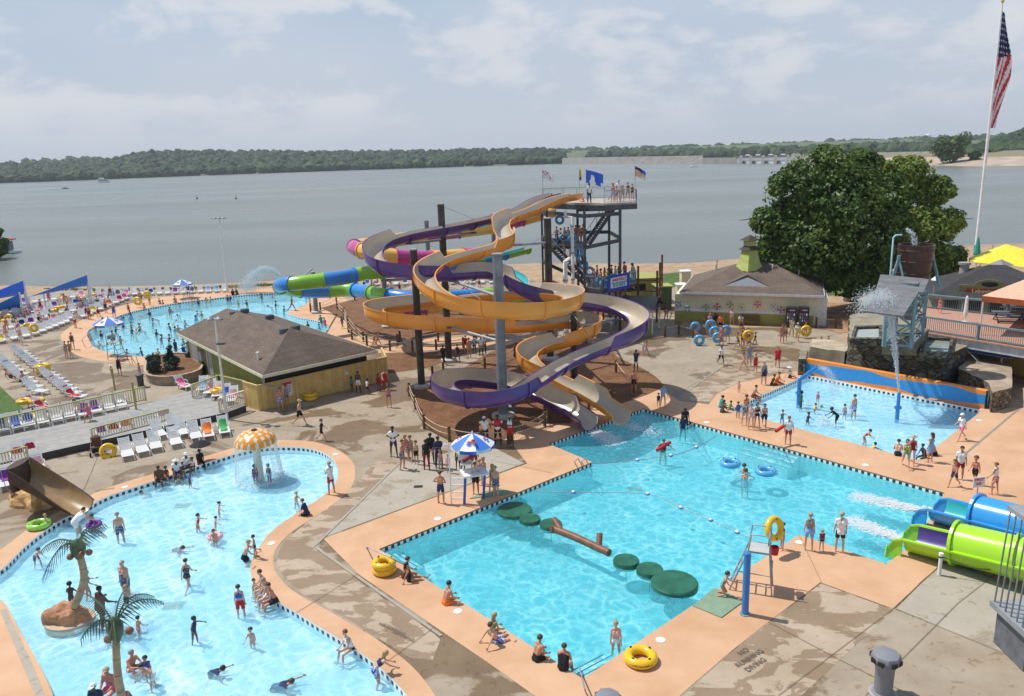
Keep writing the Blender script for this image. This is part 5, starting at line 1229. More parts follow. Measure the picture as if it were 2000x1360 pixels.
def terrace():
 z=3.0
 m_brick=M('red_brick_floor',(.42,.24,.17),.85,var=.15,scale=4); fas=siding('white_fascia',(.50,.54,.58),.14,dark=.7)
 px=[(1806,648),(2000,677),(2160,704),(2160,640),(1835,600),(1790,600)]
 P=[G(x,y,z) for x,y in px]; t=thing('raised_terrace','raised brick terrace with pale fascia and teal railings on the right','terrace',(P[0].x,P[0].y,0)); O=t.location.copy()
 Q=[p-O for p in P]
 uvquads('floor',[(Q,0)],[m_brick],t)
 a,b=Q[0],Q[2]; d=(b-a);
 uvquads('fascia',[([a+V(0,-.01,-.75),b+V(0,-.01,-.75),b+V(0,-.01,-.12),a+V(0,-.01,-.12)],0)],[fas],t)
 MB().beam(a+V(0,0,-.06),b+V(0,0,-.06),.3,.1).build('edge_beam',[m_brick],t)
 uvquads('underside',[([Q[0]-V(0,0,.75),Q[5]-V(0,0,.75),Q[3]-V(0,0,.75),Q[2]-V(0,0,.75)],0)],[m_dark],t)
 tl=M('teal_grey_rail',(.14,.23,.25),.6,var=.1)
 def rail(p,q,lab,hh=1.1,thick=.16):
  s=thing('terrace_railing',lab,'railing',V(p.x,p.y,z)); o=s.location.copy(); dd=V(q.x-p.x,q.y-p.y,0); k=max(1,round(dd.length/3.4))
  for j in range(k+1): MB().box(dd*(j/k)+V(0,0,hh/2),(.16,.16,hh)).build('post',[tl],s)
  mb=MB(); kk=int(dd.length/.14)
  for j in range(1,kk): c=dd*(j/kk); mb.beam(c+V(0,0,.12),c+V(0,0,hh-.05),.03)
  mb.build('balusters',[tl],s); MB().beam(V(0,0,hh),dd+V(0,0,hh),thick,.12).build('top_rail',[tl],s); MB().beam(V(0,0,.12),dd+V(0,0,.12),.06,.08).build('bottom_rail',[tl],s)
 rail(P[0]+V(0,.15,0),P[2]+V(0,.15,0),'teal grey railing along the front of the brick terrace')
 rail(P[4]+V(-1.5,.1,0),P[3]+V(0,.1,0),'teal grey railing along the back of the brick terrace in front of the grill',1.15,.3)
 w0=G(1900,712); w1=G(2120,765)
 s=thing('lower_storey','yellow wall in shade under the terrace','wall',w0); o=w0.copy(); e=w1-w0; n=V(-e.y,e.x,0).normalized()*1.2
 MB().prism([(0,0),(e.x,e.y),(e.x+n.x*3,e.y+n.y*3),(n.x*3,n.y*3)],0,2.2).build('wall',[M('yellow_render',(.55,.36,.1),.85)],s)
 MB().beam(e*.27+V(0,-.06,1.0),e*.27+V(0,-.06,1.01),.1,.1).build('door_frame',[m_dark],s)
 MB().box(e*.12+V(.1,-.1,1.0),(2.2,.1,2.0),rz=math.atan2(e.y,e.x)).build('dark_doorway',[m_dark],s)
 aw=thing('blue_awning','sloping blue awning on white posts under the terrace edge','awning',(P[0].x,P[0].y,0)); o=aw.location.copy()
 q=[D(1858,673,P[0].y-1.2),D(1990,693,P[1].y-.6),D(1982,699,P[1].y-2.4),D(1866,680,P[0].y-2.6)]
 q=[G(1857,671,2.25),G(1997,686,2.3),G(1974,700,1.95),G(1878,684,1.95)]
 V4=[p-o for p in q]; mb=MB(); mb.add(V4+[p-V(0,0,.06) for p in V4],[(3,2,1,0),(4,5,6,7)]+[(i,(i+1)%4,4+(i+1)%4,4+i) for i in range(4)]); mb.build('canopy',[M('awning_blue',(.10,.16,.42),.7)],aw)
 for x,y,zz in ((1881,712,1.95),(1952,738,1.95)):
  g=G(x,y)-o; MB().tube([V(g.x,g.y,0),V(g.x,g.y,zz+.25)],.06,8).build('post',[m_pvc],aw)
 st=thing('stone_stair','brown steps with thin metal handrails between the rock base and the terrace','stair',G(1925,748)); o=st.location.copy()
 a=G(1925,748)-o; b=G(1868,690,1.6)-o; mb=MB();
 for i in range(7): c=a.lerp(b,i/6); mb.box((c.x,c.y,max(.06,c.z/2)),(.5,1.3,max(.12,c.z)),rz=-.5)
 mb.build('steps',[M('step_tan',(.36,.24,.14),.8)],st)
 for off in (V(-.25,-.7,0),V(.35,.6,0)):
  MB().tube([a+off,a+off+V(0,0,.95),b+off+V(0,0,.95),b+off],.03,6).build('handrail',[m_galv],st)
 return P,z
TER=terrace()
def grill():
 Y=70; zb=.5; ze=3.75; zr=6.0
 a=D(1822,600,68); b=D(2080,600,64); a.z=b.z=0; d=(b-a).normalized(); n=V(-d.y,d.x,0); W=(b-a).length
 t=thing('grill_building','low building with black shingle roof and a curved red and green sign','building',a,math.atan2(d.y,d.x))
 MB().box((W/2,4,ze/2),(W,8,ze-.1)).build('wall',[M('grill_wall',(.40,.36,.26),.85)],t)
 for i in range(7):
  f=MB().box((1.4+i*1.7,-.03,2.9),(1.05,.06,1.1)).build('window',[m_dark],t); MB().box((1.4+i*1.7,-.07,2.32),(1.2,.1,.08)).build('sill',[m_cream],f)
 hiproof(t,[V(-.5,-.7,0),V(W+.5,-.7,0),V(W+.5,8.6,0),V(-.5,8.6,0)],[V(4.4,4,0),V(W-4,4,0)],ze,zr,m_droof,fascia=M('tan_fascia',(.45,.38,.28),.7))
 def loc(px,py,Yw): q=D(px,py,Yw)-a; return V(q.dot(d),q.dot(n),q.z)
 c=loc(1952,540,a.y+4.3)
 cu=MB().box((c.x,c.y,c.z+.1),(1.25,1.25,1.9)).build('cupola',[m_cream],t); MB().lathe([(1.15,c.z+1.05),(0,c.z+1.6)],c=(c.x,c.y,0),n=4).build('cupola_roof',[M('cupola_roof_grey',(.24,.24,.24),.8)],cu); MB().ball((c.x,c.y-.64,c.z+.55),.3,12,sc=(1,.15,1)).build('round_window',[M('cupola_orange',(.5,.25,.08),.7)],cu)
 c=loc(1882,535,a.y+3.4); MB().lathe([(.42,-.3),(.36,.8),(.52,.85),(.52,1.05),(0,1.06)],c=c,n=12).build('exhaust_vent',[M('vent_grey',(.33,.30,.27),.7)],t)
 p=D(1932,569,a.y-1.6); s=thing('shop_sign','olive sign board with gold lettering on red over the grill roof edge','sign',p,math.atan2(d.y,d.x))
 sw=4.6; mb=MB(); mb.box((0,0,0),(sw,.12,.95)).build('board',[M('sign_olive',(.22,.22,.08),.7)],s)
 MB().lathe([(1.0,0),(1.0,.12),(0,.13)],c=(0,0,0),n=24,sy=.55); o=MB();
 pr=[(1.15*math.cos(PI*i/16),.55*math.sin(PI*i/16)) for i in range(17)]
 o.v=[(x,-.03,y+.45) for x,y in pr]+[(x,.07,y+.45) for x,y in pr]; o.f=[tuple(range(17))[::-1],tuple(range(17,34))]+[(i,i+1,18+i,17+i) for i in range(16)]; o.m=[0]*len(o.f); o.build('arched_top',[M('sign_olive',(.22,.22,.08),.7)],s)
 MB().ball((0,-.07,.6),.5,16,sc=(1.3,.08,.45)).build('emblem',[m_dark],s)
 MB().box((.2,-.075,-.05),(sw*.84,.03,.5)).build('red_band',[M('sign_red',(.33,.03,.02),.6)],s)
 text_mesh('Lakeview Grill',.52,M('sign_gold',(.80,.66,.38),.5),s,(.2,-.1,-.04),(PI/2,0,0))
 return a,d,n
grill()
def canopy(label,apex,corners,zlow,mat,valance=.35,vmat=None,posts=True,cat='canopy',name='canopy'):
 """apex: (px,py,Y); corners: list (px,py,Y)"""
 A=D(*apex); C=[D(*c) for c in corners]; base=V(A.x,A.y,zlow); t=thing(name,label,cat,base); O=base.copy()
 a=A-O; c=[p-O for p in C]; n=len(c); mb=MB()
 for i in range(n):
  p,q=c[i],c[(i+1)%n]; m1=(p+q)/2; m1=m1+V(0,0,-.0); mb.add([a,p,q],[(0,1,2)])
  mb.add([a-V(0,0,.04),q-V(0,0,.04),p-V(0,0,.04)],[(0,1,2)])
 mb.build('fabric',[mat],t)
 v=MB()
 for i in range(n): p,q=c[i],c[(i+1)%n]; v.add([p,q,q-V(0,0,valance),p-V(0,0,valance)],[(0,1,2,3)])
 if valance: v.build('valance',[vmat or mat],t)
 if posts:
  for p in c: MB().tube([V(p.x*.97,p.y*.97,0),V(p.x*.97,p.y*.97,p.z)],.06,8).build('post',[m_pvc],t)
 else: MB().tube([V(0,0,0),a],.05,8).build('post',[m_pvc],t)
canopy('wide bright yellow pointed canopy behind the grill roof',(1965,477,86),[(1892,504,83),(1905,513,79),(2020,524,79),(2060,510,83),(2050,500,90),(1915,500,90)],0,M('canopy_yellow',(.85,.72,.05),.7),valance=0.0,posts=True)
pt=M('canopy_peach',(.78,.45,.30),.75); po=M('canopy_orange_edge',(.65,.16,.05),.75)
ty=TER[0][3].y
canopy('peach canopy with orange edge over the terrace picnic tables',(2030,535,58.5),[(1918,578,56.0),(2130,600,53.5),(2160,575,62),(1975,560,63)],3.0,pt,valance=.42,vmat=po)
BUILDS={ # height factor handled by scaling; girth, shoulder, hip, head, leg factors
 'man':dict(g=1.0,sh=1.0,hp=.95,hd=1.0,belly=1.0),'woman':dict(g=.88,sh=.86,hp=1.05,hd=.98,belly=.85),
 'child':dict(g=.95,sh=.88,hp=.9,hd=1.32,belly=1.0),'big':dict(g=1.28,sh=1.1,hp=1.15,hd=1.0,belly=1.45)}
R_=math.radians
POSES={
 'stand':dict(hip=((4,5),(-2,5)),knee=(2,2),sh=((6,9),(-4,9)),el=(12,14)),
 'stand2':dict(hip=((10,4),(-6,7)),knee=(16,2),sh=((10,14),(4,10)),el=(30,20),lean=3),
 'hips':dict(hip=((3,9),(-2,9)),knee=(3,3),sh=((-18,38),(-18,38)),el=(75,75),inw=(60,60)),
 'crossed':dict(hip=((3,8),(-2,8)),knee=(3,3),sh=((22,10),(22,10)),el=(95,90),inw=(58,58)),
 'walk':dict(hip=((28,3),(-22,3)),knee=(8,28),sh=((-22,8),(24,8)),el=(15,35),lean=5),
 'walk2':dict(hip=((-20,3),(26,3)),knee=(30,6),sh=((24,10),(-20,8)),el=(30,15),lean=6),
 'sit':dict(hip=((82,8),(78,10)),knee=(75,68),sh=((18,10),(14,12)),el=(55,48),lean=12,root='seat',inw=(20,20)),
 'sitback':dict(hip=((88,7),(84,9)),knee=(60,70),sh=((-38,16),(-42,18)),el=(4,4),lean=-22,root='seat'),
 'sitknees':dict(hip=((118,8),(122,8)),knee=(105,112),sh=((50,8),(48,8)),el=(45,50),lean=10,root='seat',inw=(25,25)),
 'sitlong':dict(hip=((86,10),(92,6)),knee=(12,28),sh=((20,8),(-30,14)),el=(40,10),lean=-8,root='seat'),
 'lie':dict(hip=((70,6),(74,6)),knee=(8,22),sh=((10,14),(14,14)),el=(20,30),lean=-48,root='seat'),
 'bend':dict(hip=((24,10),(10,10)),knee=(25,25),sh=((35,12),(45,12)),el=(25,20),lean=48),
 'crouch':dict(hip=((105,14),(100,16)),knee=(120,118),sh=((45,14),(55,14)),el=(20,25),lean=30,root='feet'),
 'kneel':dict(hip=((30,10),(22,10)),knee=(105,95),sh=((50,10),(35,10)),el=(15,30),lean=22,root='feet'),
 'swim':dict(hip=((-8,10),(6,10)),knee=(14,22),sh=((98,30),(80,45)),el=(8,15),lean=74,root='float'),
 'armsout':dict(hip=((6,8),(-4,8)),knee=(6,6),sh=((40,60),(30,66)),el=(25,22),lean=10),
 'wade':dict(hip=((14,6),(-6,6)),knee=(22,8),sh=((26,22),(20,26)),el=(48,42),lean=8),
 'raise':dict(hip=((5,6),(-3,6)),knee=(4,4),sh=((150,16),(20,10)),el=(30,30)),
 'photo':dict(hip=((5,6),(-3,6)),knee=(4,4),sh=((70,12),(64,12)),el=(95,100),inw=(25,25)),
 'hold':dict(hip=((6,6),(-6,6)),knee=(5,5),sh=((35,10),(-8,10)),el=(60,15)),
}
def skeleton(pose,build):
 p=POSES[pose]; b=BUILDS[build]; lean=R_(p.get('lean',0)); J={}
 pel=V(0,0,0); up=V(0,math.sin(lean),math.cos(lean)); right=V(1,0,0); fw=V(0,math.cos(lean),-math.sin(lean))
 J['pel']=pel; J['waist']=pel+up*.14; l2=lean*1.0+ (R_(8) if p.get('root')=='seat' and lean>0 else 0); up2=V(0,math.sin(l2),math.cos(l2))
 J['chest']=J['waist']+up2*.22; J['neckb']=J['chest']+up2*.15
 lh=lean*(.35 if pose!='swim' else .55) + R_(p.get('look',6)); uph=V(0,math.sin(lh),math.cos(lh)); J['neck']=J['neckb']+(up2+uph).normalized()*.07
 J['head']=J['neck']+uph*(.10*b['hd']+.02); J['uph']=uph; J['fwh']=V(0,math.cos(lh),-math.sin(lh))
 for s,k in ((-1,'L'),(1,'R')):
  i=0 if s<0 else 1; f,a=p['hip'][i]; f=R_(f); a=R_(a); kn=R_(p['knee'][i])
  h=pel+V(s*.088*b['hp'],0,-.03); d=V(s*math.sin(a),math.sin(f)*math.cos(a),-math.cos(f)*math.cos(a)); kp=h+d*.43
  g=f-kn; d2=V(s*math.sin(a)*.3,math.sin(g),-math.cos(g)).normalized(); an=kp+d2*.42
  J['hip'+k],J['knee'+k],J['ank'+k]=h,kp,an
  ft=V(s*.12,math.cos(g*.0 if p.get('root') not in('float',) else g),0) if p.get('root')!='float' else V(0,-math.cos(g)*.2,-.8) if False else V(s*.12,1,0)
  if p.get('root')=='float': ft=d2+V(0,0,-.2)
  elif p.get('root')=='seat': ft=V(s*.1,.8,.25+max(0,math.sin(g))*.6)
  J['toe'+k]=an+ft.normalized()*.15+V(0,0,-.05 if p.get('root') not in('float','seat') else 0)
  J['heel'+k]=an+V(0,-.03,-.05) if p.get('root')!='float' else an
  f,a=p['sh'][i]; f=R_(f); a=R_(a); e=R_(p['el'][i]); iw=R_(p.get('inw',(0,0))[i])
  sp=J['chest']+up2*.10+V(s*.165*b['sh'],0,0); lf=f+ (lean if pose in('bend','swim') and False else 0)
  d=V(s*math.sin(a),math.sin(f)*math.cos(a),-math.cos(f)*math.cos(a)); ep=sp+d*.275
  g=f+e; d2=V(s*math.sin(a)*.5,math.sin(g),-math.cos(g)).normalized(); d2=(d2*math.cos(iw)+V(-s,0,0)*math.sin(iw)).normalized(); wp=ep+d2*.245
  J['sho'+k],J['elb'+k],J['wri'+k]=sp,ep,wp; J['hd'+k]=d2; J['han'+k]=wp+d2*.085
 return J
SEG=[]
def body_data(pose,build):
 J=skeleton(pose,build); b=BUILDS[build]; g=b['g']; bl=b['belly']
 caps=[] # a,b,ra,rb,flat(x scale for torso via two parallel capsules), part
 def c(a,q,ra,rb,part): caps.append((J[a] if isinstance(a,str) else a,J[q] if isinstance(q,str) else q,ra,rb,part))
 fw=V(0,1,0)
 for s,k in ((-1,'L'),(1,'R')):
  o=V(s*.055*b['hp'],0,0); c(J['pel']+o,J['waist']+o*.9,.098*g,.088*g*(.92 if build=='woman' else 1)*bl**.5,'torso0'); c(J['waist']+o*.9,J['chest']+V(s*.075*b['sh'],0,0),.088*g*bl**.5,.10*g,'torso1'); c(J['chest']+V(s*.075*b['sh'],0,0),J['sho'+k]+V(-s*.04,0,-.0),.092*g,.062*g,'torso2')
  c(J['neckb'],J['sho'+k],.05*g,.055*g,'torso2')
  c('hip'+k,'knee'+k,.088*g,.056*g,'thigh'); c('knee'+k,J['knee'+k].lerp(J['ank'+k],.35),.052*g,.056*g,'shin'); c(J['knee'+k].lerp(J['ank'+k],.35),'ank'+k,.054*g,.034*g,'shin')
  c('heel'+k,'toe'+k,.036,.028,'foot'); c('ank'+k,'heel'+k,.034,.036,'foot')
  c('sho'+k,'elb'+k,.052*g,.038*g,'uarm'); c('elb'+k,J['elb'+k].lerp(J['wri'+k],.3),.036*g,.038*g,'farm'); c(J['elb'+k].lerp(J['wri'+k],.3),'wri'+k,.037*g,.024*g,'farm'); c('wri'+k,J['wri'+k]+J['hd'+k]*.06,.026,.034,'hand')
  if build in('woman',): c(J['chest']+V(s*.065,.065,.02),J['chest']+V(s*.065,.075,.0),.05,.052,'torso1')
  if build in('woman','big','man'): c(J['pel']+V(s*.06,-.045,-.02),J['pel']+V(s*.062,-.05,-.05),.082*g,.08*g,'torso0')
 if build=='big': c(J['waist']+V(0,.05,0),J['waist']+V(0,.06,.08),.13,.12,'torso0')
 c('neckb','neck',.058*g,.05*g,'neck'); hd=b['hd']; H=J['head']; u=J['uph']; f=J['fwh']
 c(H+u*.025*hd-f*.015*hd,H+u*.03*hd-f*.012*hd,.095*hd,.095*hd,'head'); c(H-u*.045*hd+f*.03*hd,H+u*.01*hd+f*.022*hd,.055*hd,.07*hd,'head'); c(H-u*.005*hd+f*.10*hd,H-u*.02*hd+f*.108*hd,.010*hd,.015*hd,'head')
 for s in (-1,1): c(H+V(s*.088*hd,0,0)-u*.01,H+V(s*.09*hd,0,0)+u*.02,.014*hd,.016*hd,'head')
 return J,caps
def capsule(mb,a,b,ra,rb,n=12,k=4):
 d=b-a; Ln=d.length; d=d/Ln if Ln>1e-6 else V(0,0,1); x=d.orthogonal().normalized(); y=d.cross(x); rows=[]
 for i in range(k+1): t=PI/2*(1-i/k); rows.append((a-d*(ra*math.sin(t)),ra*math.cos(t)))
 for i in range(k+1): t=PI/2*i/k; rows.append((b+d*(rb*math.sin(t)),rb*math.cos(t)))
 o=len(mb.v);
 for c,r in rows: mb.v+=[tuple(c+(x*math.cos(2*PI*j/n)+y*math.sin(2*PI*j/n))*max(r,1e-4)) for j in range(n)]
 m=len(rows)
 for i in range(m-1):
  for j in range(n): mb.f.append((o+i*n+j,o+i*n+(j+1)%n,o+(i+1)*n+(j+1)%n,o+(i+1)*n+j)); mb.m.append(0)
 mb.f.append(tuple(o+j for j in range(n))[::-1]); mb.f.append(tuple(o+(m-1)*n+j for j in range(n))); mb.m+=[0,0]
BC={}; dummy=M('skin_any',(.5,.3,.2),.55); m_eye=M('eye_dark',(.02,.015,.01),.3)
def body(pose,build):
 key=(pose,build)
 if key in BC: return BC[key]
 J,caps=body_data(pose,build); mb=MB()
 for a,b,ra,rb,part in caps: capsule(mb,a,b,ra,rb)
 me=mb.mesh('tmp',[dummy]); o=bpy.data.objects.new('tmp',me); COL.objects.link(o)
 m=o.modifiers.new('r','REMESH'); m.mode='VOXEL'; m.voxel_size=.017; m.use_smooth_shade=True
 s=o.modifiers.new('s','SMOOTH'); s.factor=.6; s.iterations=5
 dg=bpy.context.evaluated_depsgraph_get(); dg.update(); me2=bpy.data.meshes.new_from_object(o.evaluated_get(dg)); bpy.data.objects.remove(o)
 nv=len(me2.vertices); co=np.empty(nv*3); me2.vertices.foreach_get('co',co); co=co.reshape(-1,3)
 best=np.full(nv,1e9); part=np.zeros(nv,int); tt=np.zeros(nv); names=[]
 for i,(a,b,ra,rb,pn) in enumerate(caps):
  A=np.array(a);d=np.array(b)-A; L2=max(1e-9,d@d); t=np.clip(((co-A)@d)/L2,0,1); dist=np.linalg.norm(co-(A+t[:,None]*d),axis=1)-(ra+(rb-ra)*t)
  w=dist<best; best[w]=dist[w]; part[w]=i; tt[w]=t[w]
 pn=[c[4] for c in caps]; P=np.array([pn[i] for i in part])
 root=POSES[pose].get('root'); zmin=co[:,2].min()
 no=np.empty(nv*3); me2.vertices.foreach_get('normal',no); no=no.reshape(-1,3)
 faces=[tuple(p.vertices) for p in me2.polygons]
 mb=MB(); mb.v=[tuple(x) for x in co]; mb.f=list(faces); mb.m=[0]*len(faces)
 for s,k in ((-1,'L'),(1,'R')):
  w=J['wri'+k]; d=J['hd'+k]; side=d.cross(V(s,0,0)); side=side.normalized() if side.length>.2 else V(0,1,0); pal=d.cross(side).normalized()
  for i in range(4):
   o_=side*((i-1.5)*.019); base=w+d*.078+o_; ln=(.052,.062,.058,.045)[i]; mid=base+d*ln*.55+pal*(-s*.008); tip=mid+d*ln*.4+pal*(-s*.022)
   mb.tube([base-d*.02,mid,tip],[.0095,.009,.007],6)
  tb=w+d*.035+side*.028; mb.tube([tb-side*.01,tb+side*.022+d*.02,tb+side*.03+d*.05],[.012,.010,.008],6)
 hd=BUILDS[build]['hd']; H=J['head']; u=J['uph']; f=J['fwh']
 for s in (-1,1): mb.ball(H+V(s*.034*hd,0,0)+f*.082*hd+u*.008,.012*hd,6,mi=1,sc=(1.2,.8,.8))
 mb.add([H+V(x*.026*hd,0,0)+f*(.093*hd)+u*(-.045*hd+y*.005) for x,y in ((-1,-1),(1,-1),(1,1),(-1,1))],[(0,1,2,3)],1)
 if root=='seat': z0=min(J['pel'].z-.12*BUILDS[build]['g'],1e9)
 elif root=='float': z0=J['chest'].z+.02
 else: z0=zmin
 mb.v=[(x,y,z-z0) for x,y,z in mb.v]
 me=mb.mesh('body',[dummy,m_eye]); me.polygons.foreach_set('use_smooth',[True]*len(me.polygons))
 bpy.data.meshes.remove(me2)
 r=dict(me=me,J=J,z0=z0,co=co,no=no,P=P,t=tt,faces=faces,hd=hd); BC[key]=r; return r
CC={}
def cloth(pose,build,kind):
 key=(pose,build,kind)
 if key in CC: return CC[key]
 B=body(pose,build); P,t=B['P'],B['t']; T=lambda *n: np.isin(P,n)
 th=T('thigh')
 if kind=='trunks': m=T('torso0')|(th&(t<.62)); off=.018
 elif kind=='briefs': m=(T('torso0')&(t<.75))|(th&(t<.14)); off=.010
 elif kind=='top': m=(T('torso1')&(t>.35)&(t<=1)); off=.012
 elif kind=='suit': m=T('torso0','torso1')|(th&(t<.12)); off=.010
 elif kind=='shirt': m=T('torso0','torso1','torso2')|(T('uarm')&(t<.62)); off=.022
 elif kind=='tank': m=T('torso0','torso1')|(T('torso2')&(t<.9)); off=.016
 elif kind=='dress': m=T('torso0','torso1')|(th&(t<.75)); off=.028
 elif kind=='vest': m=T('torso1','torso2')&~T('uarm'); off=.04
 elif kind=='pants': m=T('torso0','thigh','shin'); off=.016
 idx=np.where(m)[0]; keep=set(idx.tolist()); f=[q for q in B['faces'] if all(i in keep for i in q)]
 used=sorted({i for q in f for i in q}); mp={v:i for i,v in enumerate(used)}; co=B['co'][used]+B['no'][used]*off; co[:,2]-=B['z0']
 me=bpy.data.meshes.new(kind); me.from_pydata(co.tolist(),[],[tuple(mp[i] for i in q) for q in f]); me.materials.append(dummy); me.polygons.foreach_set('use_smooth',[True]*len(me.polygons))
 CC[key]=me; return me
HC={}
def hairmesh(pose,build,kind):
 key=(pose,build,kind)
 if key in HC: return HC[key]
 B=body(pose,build); J=B['J']; hd=B['hd']; H=J['head']; u=J['uph']; f=J['fwh']; c=H+u*.03*hd-f*.018*hd; mb=MB(); n=16
 Rr=.106*hd
 def cap(Rr,front,low,mi=0):
  h=9; rows=[]
  for i in range(h+1):
   row=[]
   for j in range(n):
    a=2*PI*j/n; fr=(1+math.cos(a))/2  # 1 at front
    tmax=(low*(1-fr)+front*fr); th=tmax*i/h
    d=u*math.cos(th)+(f*math.cos(a)+V(1,0,0)*math.sin(a))*math.sin(th); row.append(c+d*Rr)
   rows.append(row)
  o=len(mb.v)
  for r in rows: mb.v+=[tuple(x) for x in r]
  for i in range(h):
   for j in range(n): mb.f.append((o+i*n+j,o+(i+1)*n+j,o+(i+1)*n+(j+1)%n,o+i*n+(j+1)%n)); mb.m.append(mi)
 if kind in('short','long','bun','afro'): cap(Rr*(1.16 if kind=='afro' else 1),1.05,2.2)
 if kind=='long':
  capsule(mb,c-f*.06*hd-u*.02,c-f*.085*hd-u*.17-V(0,0,.05),.075*hd,.045*hd,10,3); capsule(mb,c-f*.03*hd-u*.02+V(.05,0,0),c-f*.06*hd-u*.15+V(.05,0,-.02),.05*hd,.03*hd,8,3); capsule(mb,c-f*.03*hd-u*.02-V(.05,0,0),c-f*.06*hd-u*.15-V(.05,0,.02),.05*hd,.03*hd,8,3)
 if kind=='bun': mb.ball(c-f*.11*hd+u*.04,.042*hd,8)
 if kind=='cap':
  cap(Rr*1.05,1.15,1.75); o=len(mb.v);
  pts=[]
  for s in range(9): a=-1+2*s/8; pts.append((c+f*(.095+.09*(1-a*a))*hd+V(a*.085*hd,0,0)+u*(.035)))
  back=[c+f*.075*hd+V(x*.085*hd,0,0)+u*.05 for x in (1,-1)]
  mb.v+=[tuple(p) for p in pts+back]; mb.f.append(tuple(o+i for i in range(11))); mb.m.append(0)
 if kind=='bald': cap(Rr*.985,.0,2.1)
 if kind=='hat': cap(Rr*1.05,1.3,1.5); mb.lathe([(Rr*1.0,0),(Rr*1.9,-.015),(Rr*1.9,-.005),(Rr*1.0,.012)],c=c+u*.02,n=16)
 mb.v=[(x,y,z-B['z0']) for x,y,z in mb.v]; me=mb.mesh(kind,[dummy]); me.polygons.foreach_set('use_smooth',[True]*len(me.polygons)); HC[key]=me; return me
SK={'f':(.62,.36,.24),'t':(.50,.25,.145),'r':(.56,.24,.15),'b':(.13,.062,.035),'d':(.065,.033,.02),'m':(.33,.16,.09)}
SK={k:M('skin_'+k,v,.5,var=.06) for k,v in SK.items()}
CL={'black':(.012,.012,.015),'navy':(.02,.03,.10),'blue':(.03,.10,.45),'lblue':(.22,.42,.72),'red':(.52,.02,.03),'dred':(.25,.015,.02),'white':(.78,.78,.78),'grey':(.25,.26,.28),'pink':(.80,.15,.32),'lpink':(.8,.42,.45),'orange':(.85,.20,.03),'yellow':(.8,.6,.05),'green':(.05,.35,.09),'teal':(.02,.30,.32),'brown':(.12,.06,.035),'khaki':(.42,.33,.2),'purple':(.2,.04,.3),'cream':(.7,.62,.45)}
CL={k:M('cloth_'+k,v,.85,var=.15,scale=9) for k,v in CL.items()}
def prt(name,a,b,sc=14,cut=.5):
 m,t,bs=nt('print_'+name); tc=N(t,'ShaderNodeTexCoord'); n=N(t,'ShaderNodeTexNoise'); n.inputs['Scale'].default_value=sc; n.inputs['Detail'].default_value=2; n.inputs['Distortion'].default_value=1; L(t,tc.outputs['Object'],n.inputs['Vector']); r=ramp(t,n.outputs['Fac'],[(cut,a),(cut+.02,b)]); L(t,r.outputs[0],bs.inputs['Base Color']); bs.inputs['Roughness'].default_value=.85; CL[name]=m
prt('pblue',(.03,.08,.4),(.7,.72,.75)); prt('pnavy',(.015,.02,.08),(.3,.35,.5)); prt('pred',(.45,.02,.03),(.75,.6,.55)); prt('pgrey',(.1,.1,.12),(.5,.5,.5)); prt('ppink',(.7,.1,.3),(.8,.7,.6)); prt('pgreen',(.03,.2,.08),(.5,.6,.2)); prt('pteal',(.02,.25,.3),(.6,.3,.1)); prt('pblack',(.012,.012,.015),(.35,.35,.36),20,.58)
CL0={'trunks:blue':'pblue','trunks:navy':'pnavy','trunks:grey':'pgrey','briefs:pink':'ppink','suit:grey':'pgrey','top:pink':'ppink','trunks:lblue':'pblue','suit:black':'pblack','trunks:dred':'pred','suit:green':'pgreen','suit:brown':'pteal'}
HR={'brown':(.06,.03,.015),'black':(.008,.007,.006),'blond':(.38,.25,.10),'grey':(.25,.24,.22),'red':(.2,.06,.02),'white':(.7,.7,.68),'tan':(.4,.3,.18)}
HR={k:M('hair_'+k,v,.6,var=.3,scale=20) for k,v in HR.items()};
for k in('white','red','khaki'): HR['c_'+k]=CL[k]
NM={'trunks':'swim_trunks','briefs':'swim_bottoms','top':'bikini_top','suit':'swimsuit','shirt':'shirt','tank':'tank_top','dress':'dress','vest':'life_vest','pants':'trousers'}
NP=[0]
def person(loc,pose,build,h,face,skin,hair,clothes,label,group=None,cat='person'):
 B=body(pose,build); s=h/1.75
 if build=='child': s=h/1.80
 o=link('person',B['me'],mats=[SK[skin]]); o.location=loc; o.rotation_euler=(0,0,-math.radians(face)); o.scale=(s,s,s)
 tag(o,label,cat,group)
 if hair:
  k,c=hair.split(':'); hm=link('hat' if k in('cap','hat') else 'hair',hairmesh(pose,build,k),o,mats=[HR[c] if c in HR else CL[c]])
  if k=='cap': link('hair',hairmesh(pose,build,'bald'),o,mats=[HR['brown']])
 for c in (clothes.split('+') if clothes else []):
  k,col=c.split(':'); col=CL0[c] if c in CL0 and NP[0]%5<3 else col; link(NM[k],cloth(pose,build,k),o,mats=[CL[col]])
 NP[0]+=1; return o
def gp(px,py,*a,z=0,**k): return person(G(px,py,z),*a,**k)
def wp(px,py,sub,*a,**k):
 p=G(px,py,WZ); p.z=WZ-sub; return person(p,*a,**k)
DM='f'
